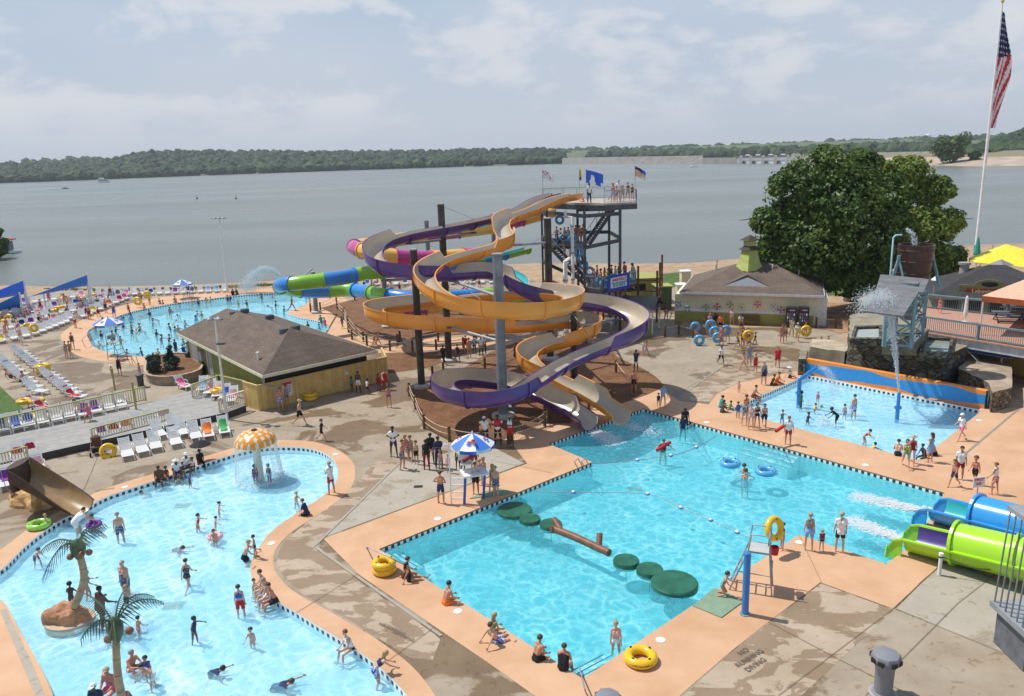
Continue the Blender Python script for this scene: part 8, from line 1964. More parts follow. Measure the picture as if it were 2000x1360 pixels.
for i,(x,Y,z) in enumerate([(1168,74.6,5.2),(1176,74,5.0),(1190,74.2,4.9),(1200,75.2,5.3),(1232,76.5,5.3),(1134,76,7.2),(1128,76.4,7.8),(1118,77.6,8.9),(1100,77.8,9.0),(1150,75.6,6.0),(1092,80.5,10.6),(1140,75.8,6.6)]):
 p=D(x,400,Y); p=V(p.x,Y,z-.3); tube(p,.36,.14,m_tubb,f'blue tube carried in the tower queue, {ordn(i)} of those seen on the landings',rot=(1.3,0,rs.uniform(-.8,.8)),grp='blue tubes carried on the slide tower')
tg(77,1030,.40,.15,m_tubg,'bright green inflatable float at the pool edge by the boat slide',grp=None)
tg(184,1028,.28,.10,CL['purple'],'purple float ring around a child right of the boat slide',z=WZ-.03,grp=None)
tg(420,1052,.26,.11,CL['lpink'],'pale pink float ring around a child in the left pool',z=WZ-.03,grp=None)
m_pad=M('lily_pad_green',(.015,.115,.065),.45,var=.3,scale=2.5,bump=.2)
for i,(x,y,r) in enumerate([(1005,1000,.86),(1035,1018,.52),(1076,1028,.53),(1223,1100,.56),(1269,1117,.56),(1317,1143,.95)]):
 lab=['large dark green lily pad nearest the lifeguard umbrella, farthest of six','small green lily pad second from the green mat at the queue','green lily pad touching the end of the floating log','green lily pad just right of the floating log','small green lily pad touching the largest one','largest green lily pad near the metal lifeguard chair'][i]
 t=thing('lily_pad',lab,'lily pad',G(x,y,WZ),0,'green lily pads floating across the main pool')
 MB().lathe([(r*.9,-.14),(r,-.08),(r,.12),(r*.95,.17),(0,.18)],n=40).build('pad',[m_pad],t,smooth=35); MB().tube([(0,0,-.1),(0,0,-.95)],.012,5).build('tether',[m_dark],t)
a,b_=G(1082,1038,WZ),G(1190,1085,WZ); t=thing('floating_log','reddish brown floating log with three stubs between the lily pads','log',a); m_log=M('log_brown',(.19,.075,.04),.5,var=.3,bump=.3); d=b_-a
pts=crom([(0,0,.12),tuple(d*.35+V(0,.1,.12)),tuple(d*.7+V(0,.05,.12)),tuple(d+V(0,0,.12))],5); MB().tube(pts,.17,12).build('trunk',[m_log],t,smooth=50)
for s,e in ((d*.82,d*.80+V(.15,.45,.45)),(d*.16,d*.02+V(.0,.65,.2)),(V(.25,.1,0),V(-.15,-.1,.05))): MB().tube([s+V(0,0,.12),e+V(0,0,.12)],.14,10).build('stub',[m_log],t,smooth=50)
def lane(pts,label):
 P=crom(gpoly(pts,WZ+.02),5); t=thing('float_line',label,'float line',P[0],0,'float lines across the main pool'); MB().tube([p-P[0] for p in P],.018,5,caps=False).build('rope',[m_cable],t)
 Q=gpoly(pts,WZ+.03)
 for q in Q[1:-1]: MB().lathe([(0,-.11),(.07,-.09),(.11,0),(.07,.09),(0,.11)],c=q-P[0],n=10).build('float',[fw],t,smooth=60); MB().torus(q-P[0],.09,.035,12,6).build('float_band',[CL['blue']],t)
lane([(1156,905),(1245,899),(1310,890),(1360,874),(1396,853)],'float line from the pool ladder to the far side')
lane([(1042,960),(1178,975)][:1]+[(1120,962),(1265,965),(1330,992),(1388,1016),(1440,1040),(1500,1064)],'float line running towards the metal lifeguard chair')
def mushroom():
 B=G(508,942,-.45); Y=B.y; t=thing('mushroom_fountain','orange mushroom fountain with white spots and water curtain in the left pool','fountain',B); R=1.13; zt=D(503,840,Y).z-B.z; zr=zt-.74
 n,k=120,40; mb=MB(); sp=[]; rs=random.Random(4)
 for ring,m_,ph in ((.30,6,.2),(.55,10,.5),(.80,14,.1),(.985,16,.4)):
  for i in range(m_): a=ph+2*PI*i/m_+rs.uniform(-.06,.06); sp.append((ring*math.cos(a),ring*math.sin(a)))
 pf=[]
 for j in range(k+1): r=j/k; pf.append((r,math.sqrt(max(0,1-r**2.3))))
 for r,z in pf:
  for i in range(n): a=2*PI*i/n; mb.v.append((R*r*math.cos(a),R*r*math.sin(a),zr+(zt-zr)*z))
 for j in range(k):
  for i in range(n):
   r=(pf[j][0]+pf[j+1][0])/2; a=2*PI*(i+.5)/n; x,y=r*math.cos(a),r*math.sin(a); w=any((x-p)**2+(y-q)**2<(.088 if r<.9 else .075)**2 for p,q in sp)
   mb.f.append((j*n+i,(j+1)*n+i,(j+1)*n+(i+1)%n,j*n+(i+1)%n)); mb.m.append(1 if w else 0)
 o=len(mb.v); mb.v+=[(R*.93*math.cos(2*PI*i/n),R*.93*math.sin(2*PI*i/n),zr-.06) for i in range(n)]+[(0,0,zr+.1)]
 for i in range(n): mb.f.append((k*n+i,o+i,o+(i+1)%n,k*n+(i+1)%n)); mb.f.append((o+i,o+n,o+(i+1)%n)); mb.m+=[0,0]
 mb.build('cap',[M('mushroom_orange',(.78,.30,.02),.3,var=.05,coat=.4),M('mushroom_spot',(.75,.70,.55),.4)],t,smooth=40)
 MB().lathe([(.3,0),(.24,.5),(.2,zr-.4),(.35,zr+.05)],n=18).build('stalk',[M('stalk_cream',(.6,.58,.48),.5)],t,smooth=40); MB().lathe([(.16,zt-.03),(.16,zt+.04),(0,zt+.06)],n=12).build('nozzle_cap',[m_dark],t)
 m=bpy.data.materials.new('falling_water'); m.use_nodes=True; tt=m.node_tree; bs=tt.nodes['Principled BSDF']; bs.inputs['Base Color'].default_value=(.85,.93,.96,1); bs.inputs['Roughness'].default_value=.2; bs.inputs['Alpha'].default_value=.2
 c=MB(); rs=random.Random(8)
 for i in range(230):
  a=rs.uniform(0,2*PI); rr=R*rs.uniform(.97,1.0); p=V(rr*math.cos(a),rr*math.sin(a),zr-.02); z=p.z
  while z>.28:
   l=rs.uniform(.1,.5); g=(zr-z)*.10
   q=p*(1+g/R); q.z=z; q2=V(p.x*(1+g/R),p.y*(1+g/R),max(.25,z-l)); w=rs.uniform(.006,.014); c.tube([q,q2],w,4,caps=False); z-=l+rs.uniform(.02,.2)
 c.build('water_curtain',[m],t)
 f=MB()
 for i in range(420): a=rs.uniform(0,2*PI); rr=rs.gauss(R*1.12,.13); f.ball((rr*math.cos(a),rr*math.sin(a),.27+rs.uniform(0,.06)),rs.uniform(.015,.05),6,sc=(1.4,1.4,.4))
 f.build('splash_ring',[m_foam],t); return m
m_drop=mushroom()
def spray(name,label,path,r0,r1,n,seed,grav=True,s=(.01,.035)):
 rs=random.Random(seed); P=[Vector(p) for p in path]; t=MB(); L=[0]
 for i in range(1,len(P)): L.append(L[-1]+(P[i]-P[i-1]).length)
 for k in range(n):
  f=rs.random()**.8; q=f*L[-1]; i=0
  while i<len(P)-2 and L[i+1]<q: i+=1
  u=(q-L[i])/max(1e-6,L[i+1]-L[i]); c=P[i].lerp(P[i+1],u); r=r0+(r1-r0)*f; c=c+V(rs.gauss(0,r),rs.gauss(0,r),rs.gauss(0,r*.6)); t.ball(c,rs.uniform(*s),5,sc=(1,1,rs.uniform(1,2.2)))
 o=t.build(name,[m_foam],smooth=80); return tag(o,label,kind='stuff')
bl_=M('pipe_bright_blue',(.02,.20,.55),.35,coat=.3)
B=G(1559,797,-.45); t=thing('arch_pipe','bright blue pipe bending over and spraying water in the spray pool','water spout',B); e=D(1597,717,B.y-1.0)-B; h=D(1560,738,B.y).z-B.z
MB().tube(crom([(0,0,0),(0,0,h*.5),(0,0,h*.93),(.18,-.08,h*1.02),tuple(e)],6),.14,12).build('pipe',[bl_],t,smooth=60); MB().lathe([(.24,1.0),(.24,1.12)],n=14).build('collar',[bl_],t)
c0=B+e; spray('water_spray','fan of water from the bright blue arch pipe',[c0,c0+V(.5,-.1,-.1),c0+V(1.0,-.2,-.9),c0+V(1.25,-.2,-2.0)],.10,.28,2400,3,s=(.006,.02))
B=G(1751,826,-.45); t=thing('water_nozzle','straight bright blue nozzle shooting a jet up at the bucket tower','water spout',B); h=D(1757,767,B.y).z-B.z; MB().tube([(0,0,0),(0,0,h)],[.13,.10],12).build('pipe',[bl_],t,smooth=60); MB().lathe([(.22,.95),(.22,1.08)],n=14).build('collar',[bl_],t)
top=B+V(0,0,h); Yt=BT[1]-2.5
spray('water_jet','white jet of water climbing from the blue nozzle',[top,D(1750,700,B.y*.7+Yt*.3),D(1744,650,B.y*.4+Yt*.6),D(1737,605,Yt)],.015,.13,5000,4,s=(.01,.032))
spray('water_splash','burst of water against the slatted chute',[D(1737,605,Yt),D(1728,585,Yt+.6),D(1716,578,Yt+.8),D(1702,600,Yt)],.22,.6,6500,5,s=(.009,.03))
spray('water_pour','white water pouring into the brown bucket',[BT[0]+V(0,0,0)+BT[2]+V(-.9,-.3,3.4),BT[0]+BT[2]+V(-.5,-.2,3.1),BT[0]+BT[2]+V(-.2,-.2,2.3)],.05,.14,350,6)
q=G(505,572); spray('water_spray','big fan shaped plume of spray at the far end of the round pool',[D(545,540,q.y),D(530,527,q.y),D(515,525,q.y),D(500,535,q.y),D(488,552,q.y),D(478,570,q.y)],.12,.75,6500,7,s=(.02,.055))
P=smooth(resample(crom([G(44,948,1.5),G(64,957,1.25),G(95,973,.8),G(130,991,.35),G(162,1005,.08)],6),.25),4); n=len(P)
t=thing('boat_slide','brown boat shaped childrens slide with tan chute at the left pool','water slide',(P[-1].x,P[-1].y,0)); wl=[.85*(1-i/n)**.7+.32 for i in range(n)]
flume(t,'chute',P,wl,wl,.78,M('chute_tan',(.33,.21,.09),.35,var=.15,coat=.3),M('boat_brown',(.05,.022,.012),.55,var=.4,bump=.5),joint=50)
O=t.location; bk=P[0]-O; MB().lathe([(.8,0),(.84,.7),(.8,1.25)],c=bk-V(0,0,.1)+V(-.1,.1,0),n=20,sx=.35).build('stern_panel',[M('boat_brown',(0,0,0))],t)
bm=bmesh.new(); bmesh.ops.create_icosphere(bm,subdivisions=4,radius=1);
for v in bm.verts: p=v.co.copy(); k=1+noise.noise(p*2)*.25+abs(noise.noise(V(p.x*6,p.y*6,p.z*1.5)))*.18; v.co=V(p.x*1.7*k,p.y*1.0*k,max(-.3,p.z*1.0*k))
me=bpy.data.meshes.new('rock_footing'); bm.to_mesh(me); bm.free(); me.materials.append(M('tan_rockwork',(.52,.32,.12),.6,var=.35,scale=1.5,bump=.6)); r_=link('rock_footing',me,t); r_.location=G(72,982)-O+V(0,.2,0); r_.rotation_euler=(0,0,-.55)
MB().tube([V(0,0,1.9),V(.1,0,1.0),V(.9,-.3,0)],.02,5).build('handrail',[m_galv],t).location=G(14,985)-O
def umbrella(p,h,R,label,mats,mode='pepsi',cat='umbrella',pole=True,tilt=(0,0,0),logo=True,n=8,name='umbrella',drop=.55,val=.2):
 t=thing(name,label,cat,p); mb=MB(); z=h
 for i in range(n):
  a0,a1=2*PI*i/n+.2,2*PI*(i+1)/n+.2; k=5; o=len(mb.v)
  for j in range(k+1): r=R*j/k; zz=z-drop*(j/k)**1.25; mb.v+=[(r*math.cos(a0),r*math.sin(a0),zz),(r*math.cos((a0+a1)/2)*.97,r*math.sin((a0+a1)/2)*.97,zz-.02*j/k),(r*math.cos(a1),r*math.sin(a1),zz)]
  for j in range(k):
   for q in (0,1): mb.f.append((o+j*3+q,o+(j+1)*3+q,o+(j+1)*3+q+1,o+j*3+q+1)); mb.m.append(i%2)
  if val:
   o=len(mb.v); mb.v+=[(R*math.cos(a0),R*math.sin(a0),z-drop),(R*math.cos(a1),R*math.sin(a1),z-drop),(R*1.0*math.cos(a1),R*math.sin(a1),z-drop-val),(R*math.cos(a0),R*math.sin(a0),z-drop-val)]; mb.f.append((o,o+1,o+2,o+3)); mb.m.append((i+1)%2)
 c=mb.build('canopy',mats,t); c.rotation_euler=tilt
 MB().lathe([(.05,z-.02),(.03,z+.12),(0,z+.14)],n=8).build('finial',[m_pvc],c)
 for i in range(n): a=2*PI*i/n+.2; MB().beam((0,0,z-.1),(R*.97*math.cos(a),R*.97*math.sin(a),z-drop-.03),.02).build('rib',[m_galv],c)
 if pole: MB().tube([(0,0,0),(0,0,h-.03)],.03,8).build('pole',[m_pvc],t)
 if logo:
  for i in range(n):
   if (i%2)==logo-1:
    a=2*PI*(i+.5)/n+.2; q=V(R*.62*math.cos(a),R*.62*math.sin(a),z-drop*.62**1.25+.03); sl=math.atan2(drop,R); rot=Matrix.Rotation(a,3,'Z')@Matrix.Rotation(sl,3,'Y')
    for (col,a0,a1) in ((fr,.2,PI-.2),(fb,PI+.2,2*PI-.2)):
     m=MB(); m.add([q+rot@V(-.15*math.sin(x)*1,.15*math.cos(x),0) for x in [a0+(a1-a0)*s/8 for s in range(9)]],[tuple(range(9))]); m.build('emblem',[col],c)
    w=V(R*.955*math.cos(a),R*.955*math.sin(a),z-drop-val*.5)
    text_mesh('pepsi',.16,fb,c,w,(PI/2,0,a+PI/2),ext=.004)
 return t
ub=M('umbrella_blue',(.04,.18,.62),.7)
C1=G(905,985); c1=G(925,972);
up=D(925,905,c1.y+.25); umbrella(V(up.x,up.y,1.9),D(925,846,c1.y+.3).z-1.9,1.12,'blue and white panelled umbrella over the left lifeguard chair',[ub,fw],logo=2)
up=G(221,690); umbrella(V(up.x,up.y,1.6),1.85,1.35,'blue and white umbrella over the lifeguard stand of the round pool',[ub,fw],logo=2)
umbrella(G(359,583),2.5,1.3,'blue and white umbrella beyond the round pool',[ub,fw],logo=2)
for x,y,Y,l in ((1914,520,83,'left blue and white umbrella behind the grill roof'),(1985,532,80,'right blue and white umbrella behind the grill roof')):
 q=D(x,y,Y); umbrella(V(q.x,Y,0),q.z,1.5,l,[ub,fw],logo=2)
umbrella(G(391,903,.0)+V(.1,.1,0),1.35,.62,'small black umbrella shading a seated person at the left pool',[CL['black'],CL['black']],logo=0,drop=.3,val=0)
t=thing('lifeguard_chair','white lifeguard chair on blue legs beside the green mat under the umbrella','lifeguard chair',C1); lg=M('leg_blue',(.03,.09,.42),.5)
zs=1.55
for x,y in ((.05,0),(1.0,.55)): MB().beam((x,y,0),(x+.12,y+.1,zs),.13,.13).build('leg',[lg],t)
MB().box((.6,.35,zs),(1.25,1.0,.09),rz=.3).build('platform',[fw],t)
for i in range(4): MB().beam((-.55,.05,.3+i*.36),(.05,.0,.3+i*.36),.05).build('rung',[fw],t)
MB().tube(crom([(-.6,.05,0),(-.6,.05,2.9),(-.66,.05,3.15),(-.8,.05,3.2),(-.92,.05,3.0)],5),.03,8).build('hooked_pole',[m_pvc],t,smooth=60)
MB().box((.2,.5,zs+.45),(.55,.5,.06)).build('seat',[fw],t); MB().box((.1,.72,zs+.8),(.6,.06,.55)).build('backrest',[fw],t)
person(C1+V(.62,.3,zs+.05),'stand','woman',1.68,150,'f',  'cap:c_red','shirt:white+trunks:red','lifeguard in white and red standing on the high white chair under the umbrella')
rt=MB().tube([(-.45,-.3,0),(.45,.25,.28)],.10,8); o=link('rescue_tube',rt.mesh('rescue_tube',[CL['dred']],60),loc=C1+V(.55,.05,zs+.85)); tag(o,'red rescue tube held by the lifeguard on the high white chair','rescue tube')
o=link('rescue_tube',rt.mesh('rescue_tube',[CL['red']],60),loc=G(1533,866)+V(-.3,-.2,.95)); tag(o,'long red rescue tube held by the lifeguard in the red cap','rescue tube')
o=link('rescue_tube',rt.mesh('rescue_tube',[CL['red']],60),loc=G(1294,876,WZ)+V(0,-.25,.1)); tag(o,'red rescue tube floating with the lifeguard in the water','rescue tube')
def metal_chair(p,rz,s,label,dx=1):
 t=thing('lifeguard_chair',label,'lifeguard chair',p,rz,'metal lifeguard chairs'); t.scale=(s,s,s); H=1.75
 for sy in (-.42,.42):
  MB().tube([(-1.1,sy,0),(-.45,sy,H),(-.35,sy,H+.75),(.15,sy,H+.75)],.032,8).build('front_rail',[m_galv],t,smooth=60)
  MB().tube([(.5,sy,0),(.35,sy,H),(.35,sy,H+.8)],.032,8).build('back_post',[m_galv],t,smooth=60); MB().tube([(-.45,sy,H),(.35,sy,H)],.03,8).build('side_bar',[m_galv],t)
  MB().tube([(-.95,sy,.4),(.5,sy,.35)],.025,6).build('side_bar',[m_galv],t)
 for i in range(4): f=(i+.7)/4.4; MB().tube([(-1.1+.65*f,-.42,H*f),(-1.1+.65*f,.42,H*f)],.028,6).build('rung',[m_galv],t)
 for z in (.35,H*.6): MB().tube([(.46,-.42,z),(.46,.42,z)],.025,6).build('cross_bar',[m_galv],t)
 MB().box((-.05,0,H+.02),(.75,.8,.04)).build('seat',[M('seat_grey',(.45,.46,.44),.6)],t); MB().box((.3,0,H+.45),(.04,.6,.35),rot=Matrix.Rotation(.1,3,'Y')).build('backrest',[M('back_green_grey',(.22,.28,.26),.5)],t)
 return t
mc=metal_chair(G(1482,1150),-.35,1.0,'tall metal lifeguard chair at the near right of the main pool')
MB().lathe([(.13,0),(.17,.32),(.15,.33),(.12,.05)],n=16).build('bucket',[CL['red']],mc).location=(.52,.05,1.55)
metal_chair(G(226,703),2.8,.95,'metal lifeguard stand at the near rim of the round pool')
person(G(226,700)+V(0,.1,1.75),'sit','woman',1.68,160,'b','short:black','shirt:white+trunks:dred','lifeguard sitting on the stand of the round pool')
metal_chair(G(372,590),0,.8,'small metal lifeguard stand beyond the round pool')
m_mat=M('mat_sage_green',(.20,.30,.20),.8,var=.1)
for pts,l in (([(1353,1185),(1409,1208),(1450,1178),(1432,1165),(1395,1150)],'pale green mat on the deck at the metal lifeguard chair'),([(918,975),(985,968),(1002,962),(975,955),(945,962)],'green mat where the queue steps into the main pool')):
 P=gpoly(pts); s=MB(); s.prism([(p.x-P[0].x,p.y-P[0].y) for p in P],.014,.05); o=link('mat',s.mesh('mat',[m_mat]),loc=P[0]); tag(o,l,'mat')
def rail(pts,label,r=.025,name='handrail',grp='pool handrails'):
 P=[G(x,y,z) for x,y,z in pts]; o=MB().tube([p-P[0] for p in crom(P,5)],r,8).mesh(name,[m_galv],60); o=link(name,o,loc=P[0]); tag(o,label,'handrail',grp)
rail([(717,1071,0),(716,1071,.85),(722,1071,.9),(771,1094,.75),(810,1112,-.4)],'bent metal handrail at the left corner steps of the main pool')
rail([(1144,1352,0),(1144,1352,.8),(1140,1338,.9),(1131,1300,-.3)],'metal handrail at the near corner steps of the main pool')
for x in (1122,1136): rail([(x,902,-.9),(x,902,.45),(x+3,899,.62),(x+7,896,.45),(x+7,896,0)],f'{"left" if x==1122 else "right"} hoop of the ladder by the slide exits')
rail([(1527,872,0),(1527,872,.85),(1522,872,.85),(1500,886,-.3)],'pale handrail at the far steps of the main pool')
rail([(1350,830,0),(1351,830,.85),(1345,832,.85),(1336,840,-.5)],'handrail at the far corner of the main pool')
for i,x in enumerate((246,256)): rail([(x,695,0),(x,695,.7),(x+3,692,.8),(x+6,689,.3)],f'{"left" if i==0 else "right"} hoop of the round pool ladder')
rail([(160,664,0),(160,664,.9),(172,652,.9),(173,652,0)],'handrail at the left rim of the round pool')
rail([(193,632,0),(193,632,.9),(206,624,.9),(206,624,0)],'handrail at the upper left rim of the round pool')
for i,(x,y,l) in enumerate([(894,1195,'nearest the seated man in orange trunks'),(1290,1251,'right of the big yellow tube'),(855,1014,'left of the lifeguard umbrella'),(1561,1060,'at the boy with the yellow tube'),(1380,826,'at the far side of the main pool'),(1690,909,'on the deck between the pools'),(655,888,'on the apron right of the mushroom'),(530,1062,'on the apron by the kneeling man'),(1912,822,'right of the spray pool'),(244,952,'on the apron above the swimming child')]):
 o=link('skimmer_lid',MB().lathe([(.17,.012),(.17,.03),(0,.032)],n=24).mesh('skimmer_lid',[fw]),loc=G(x,y)); tag(o,'round white skimmer lid '+l,'skimmer lid','white skimmer lids')
for x,y in ((897,951),): o=link('drain_grate',MB().box((0,0,.016),(.45,.3,.012)).mesh('drain_grate',[m_dark]),loc=G(x-80,y)); tag(o,'small dark drain grate on the pale concrete','drain')
def deck_text(s,px,py,size,rz,label=None):
 p=G(px,py,.037); q=text_mesh(s,size,M('faded_stencil',(.16,.12,.09),.9),None,p,(0,0,rz),name='deck_lettering',ext=.001); tag(q,kind='structure')
for i,w in enumerate(('NO','RUNNING','DIVING')): deck_text(w,1452+i*12,1272+i*13,.30,.62)
for i,w in enumerate(('NO RUNNING','NO DIVING')): deck_text(w,765+i*22,1228-i*-2+i*12,.2,-.62)
deck_text('3 FT',497,1108,.15,1.3); deck_text('3',1006,1252,.18,-.6); deck_text('NO DIVING',205,956,.18,.35)
t=thing('padded_post','tall bright blue padded post standing by the metal lifeguard chair','post',G(1455,1200)); z=D(1461,1079,G(1455,1200).y).z
MB().lathe([(.13,0),(.13,z-.03),(.1,z),(0,z)],n=18).build('padding',[bl_],t,smooth=40); MB().lathe([(.2,0.02),(.2,.05),(0,.055)],n=18).build('foot_plate',[m_galv],t)
t=thing('bollard','white bollard at the corner of the peach deck by the green exit tube','bollard',G(1834,1124)); MB().lathe([(.07,0),(.07,.85),(.09,.86),(.09,.98),(0,1.0)],n=12).build('shaft',[fw],t,smooth=40); MB().lathe([(.095,.80),(.095,.86)],n=12).build('band',[m_dark],t)
e=G(1985,1148)-t.location; MB().tube(crom([(0,0,.85),tuple(e*.5+V(0,0,.55)),tuple(e+V(0,0,.8))],8),.018,5).build('chain',[m_dsteel],t)
def bin_(p,s,label,body,dome=True):
 t=thing('litter_bin',label,'litter bin',p,.5); MB().lathe([(.32*s,0),(.34*s,.1*s),(.27*s,.12*s),(.29*s,.95*s),(.36*s,1.15*s)],n=24).build('body',[body],t,smooth=35)
 if dome:
  MB().lathe([(.34*s,1.10*s),(.44*s,1.22*s),(.45*s,1.38*s),(.40*s,1.46*s),(.2*s,1.52*s),(0,1.53*s)],n=8).build('hood',[body],t,smooth=35)
  for a in (0,PI/2,PI,-PI/2): MB().box((.40*s*math.cos(a),.40*s*math.sin(a),1.29*s),(.07,.42*s,.15*s),rz=a).build('opening',[m_dark],t)
  MB().lathe([(.42*s,0),(.43*s,.05),(.36*s,.08)],n=24).build('base_ring',[M('base_pale',(.3,.3,.3),.7)],t)
 else: MB().lathe([(.37*s,1.1*s),(.37*s,1.2*s),(.1,1.28*s),(0,1.28*s)],n=20).build('lid',[body],t)
bin_(G(1724,1356),1.0,'grey plastic litter bin with dark openings at the bottom right',M('bin_grey',(.21,.22,.24),.45,var=.08))
bin_(G(1187,1432),.9,'grey litter bin hood peeking in at the bottom edge',M('bin_grey',(.2,.2,.2)))
bin_(G(276,756),.85,'dark grey bin on the walkway beyond the deck railing',M('bin_dark',(.05,.055,.06),.5),dome=False); bin_(G(370,712),.9,'black bin with a red label at the corner of the olive building',M('bin_dark',(.05,.05,.05)),dome=False)
bin_(G(1462,672),.8,'grey bin among the people near the cream building',M('bin_grey',(.2,.2,.2)),dome=False)
t=thing('pushchair','brown and black pushchair left of the leaning yellow tube','pushchair',G(190,888),.3)
for x in(-.3,.3):
 for y in (-.35,.4): MB().torus((x,y,.14),.11,.035,14,6,rot=Matrix.Rotation(PI/2,3,'Y')).build('wheel',[m_dark],t)
 MB().tube([(x,-.35,.14),(x,.1,.6),(x,.45,1.05)],.02,6).build('frame',[m_galv],t)
MB().box((0,.0,.5),(.5,.5,.08)).build('seat',[CL['brown']],t); MB().box((0,.25,.75),(.5,.08,.55),rot=Matrix.Rotation(-.3,3,'X')).build('backrest',[CL['brown']],t); MB().ball((0,.2,1.0),.3,12,sc=(1,.8,.6)).build('hood',[CL['brown']],t); MB().box((0,.1,.25),(.45,.4,.18)).build('basket',[m_dark],t)
p=G(1972,1290); t=thing('viewing_platform','grey concrete platform with vertical railing at the right picture edge','platform',p); zs=1.35
MB().box((1.5,.2,zs/2),(2.9,1.6,zs)).build('base',[M('platform_grey',(.13,.14,.155),.8,var=.25)],t); MB().box((1.45,.15,zs+.1),(3.2,2.0,.2)).build('slab',[M('slab_grey',(.26,.28,.30),.7)],t)
for i in range(7): MB().tube([(-.05,-.75+i*.3,zs+.2),(.1,-.75+i*.3,zs+3.6)],.03,6).build('bar',[m_gpole],t)
for i in range(1,9): MB().tube([(-.05+i*.28,-.78,zs+.2),(.1+i*.28,-.78,zs+3.6)],.03,6).build('bar',[m_gpole],t)
MB().box((1.4,.1,zs+3.68),(2.8,2.0,.16)).build('top_frame',[M('slab_grey',(.26,.28,.30))],t)
p=G(1906,985); t=thing('notice_sign','small white first aid sign with red lettering behind the blue exit tube','sign',p,.15); MB().tube([(0,0,0),(0,0,1.1)],.03,6).build('post',[m_galv],t); MB().box((0,-.03,1.15),(.62,.03,.5)).build('panel',[fw],t)
for i,w in enumerate(('FIRST','AID')): text_mesh(w,.2,fr,t,(0,-.055,1.27-i*.2),(PI/2,0,0),ext=.003)
q=G(1921,966)
def lightpole(bx,by,tx,ty,label,heads,r=.10,name='light_pole'):
 B=G(bx,by); T=D(tx,ty,B.y); t=thing(name,label,'light pole',B); h=T.z; MB().tube([(0,0,0),(0,0,h)],[r,r*.6],10).build('pole',[m_pvc],t,smooth=60); MB().box((0,0,h-.05),(heads*.75,.06,.08)).build('crossarm',[m_galv],t)
 for i in range(heads): x=(i-(heads-1)/2)*.6; MB().lathe([(.05,.15),(.2,0),(.22,-.12),(0,-.13)],c=(x,-.12,h),n=10).build('lamp_head',[m_galv],t)
 return t,h
lightpole(445,572,427,426,'tall white floodlight pole by the lake beyond the round pool',3,.17)
t,h=lightpole(444,820,423,622,'white floodlight pole in front of the olive building',2); MB().box((.25,-.1,h-1.7),(.5,.3,.1)).build('lamp_head',[m_dsteel],t)
lightpole(822,600,822,452,'short lamp pole with white globes behind the purple slide',2,.07)
B=G(1905,497); T=D(1957,6,B.y); t=thing('flagpole','very tall white flagpole with a large hanging striped flag at the right','flagpole',B); h=T.z; MB().tube([(0,0,0),(0,0,h*.5),(0,0,h)],[.24,.2,.1],14).build('pole',[fw],t,smooth=60); MB().ball((0,0,h+.2),.22,12).build('finial',[M('gold_ball',(.6,.45,.1),.3,metal=.8)],t)
zt=D(1953,22,B.y).z; zb=D(1948,250,B.y).z; H=zt-zb; mb=MB(); nu,nv=20,60
star=set((a,b) for a in range(1,20,3) for b in range(2,24,3))
for j in range(nv+1):
 v=j/nv; w=.35+1.5*math.sin(min(1,v*2.2)*PI/2)*(1-.55*max(0,v-.55)/.45)
 for i in range(nu+1): u=i/nu; mb.v.append((.12+w*u+.18*math.sin(v*9+u*3)*u,.32*math.sin(u*9+v*5)*(.4+u*.6)*min(1,v*3),zt-H*v-.5*u*(1-v)))
for j in range(nv):
 for i in range(nu):
  v=(j+.5)/nv; u=(i+.5)/nu; k=int((v*1.6+u*.85)*7)%2
  m_=(2 if (i,j) not in star else 1) if v<.40-.05*u else (0 if k else 1)
  a=j*(nu+1)+i; mb.f.append((a,a+nu+1,a+nu+2,a+1)); mb.m.append(m_)
mb.build('flag_cloth',[fr,fw,M('flag_navy',(.012,.02,.09),.8)],t,smooth=60)
t=thing('closed_umbrella','closed green umbrella beside the foot of the flagpole','umbrella',G(1906,512)); MB().lathe([(.45,1.0),(.5,1.2),(.12,3.4),(0,3.6)],n=10).build('folded_canopy',[fg],t); MB().tube([(0,0,0),(0,0,1.2)],.05,6).build('pole',[fw],t)
def sail(corn,label):
 C=[D(*c) for c in corn]; p0=V(C[0].x,C[0].y,0); t=thing('shade_sail',label,'shade sail',p0,0,'blue shade sails at the upper left'); a=[c-p0 for c in C]; n=8; mb=MB()
 for i in range(n+1):
  for j in range(n+1): u,v=i/n,j/n; p=a[0]*(1-u)*(1-v)+a[1]*u*(1-v)+a[2]*u*v+a[3]*(1-u)*v; s=1-.10*math.sin(PI*u)*0; mb.v.append(tuple(p+V(0,0,-.25*math.sin(PI*u)*math.sin(PI*v))))
 for i in range(n):
  for j in range(n): q=i*(n+1)+j; mb.f.append((q,q+n+1,q+n+2,q+1)); mb.m.append(0)
 mb.build('fabric',[M('sail_blue',(.03,.22,.85),.6,var=.05)],t,smooth=60)
 for p in a: MB().tube([V(p.x,p.y,-.1),p+V(0,0,.15)],.09,8).build('mast',[fw],t,smooth=60)
sail([(55,581,95),(171,537,97),(171,558,99),(85,573,96)],'largest blue shade sail with a long pale edge, right of the other two')
sail([(-60,590,92),(46,548,96),(48,575,98),(-40,590,95)],'upper of the two blue shade sails at the left edge')
sail([(-60,620,88),(38,574,93),(40,602,95),(-40,614,92)],'lower of the two blue shade sails at the left edge')
def at(px,py,dz=0): return G(px,py,-1.2)
p=at(203,357); t=thing('houseboat','white two deck boat far off on the lake at the left','boat',p); k=p.y/FPX
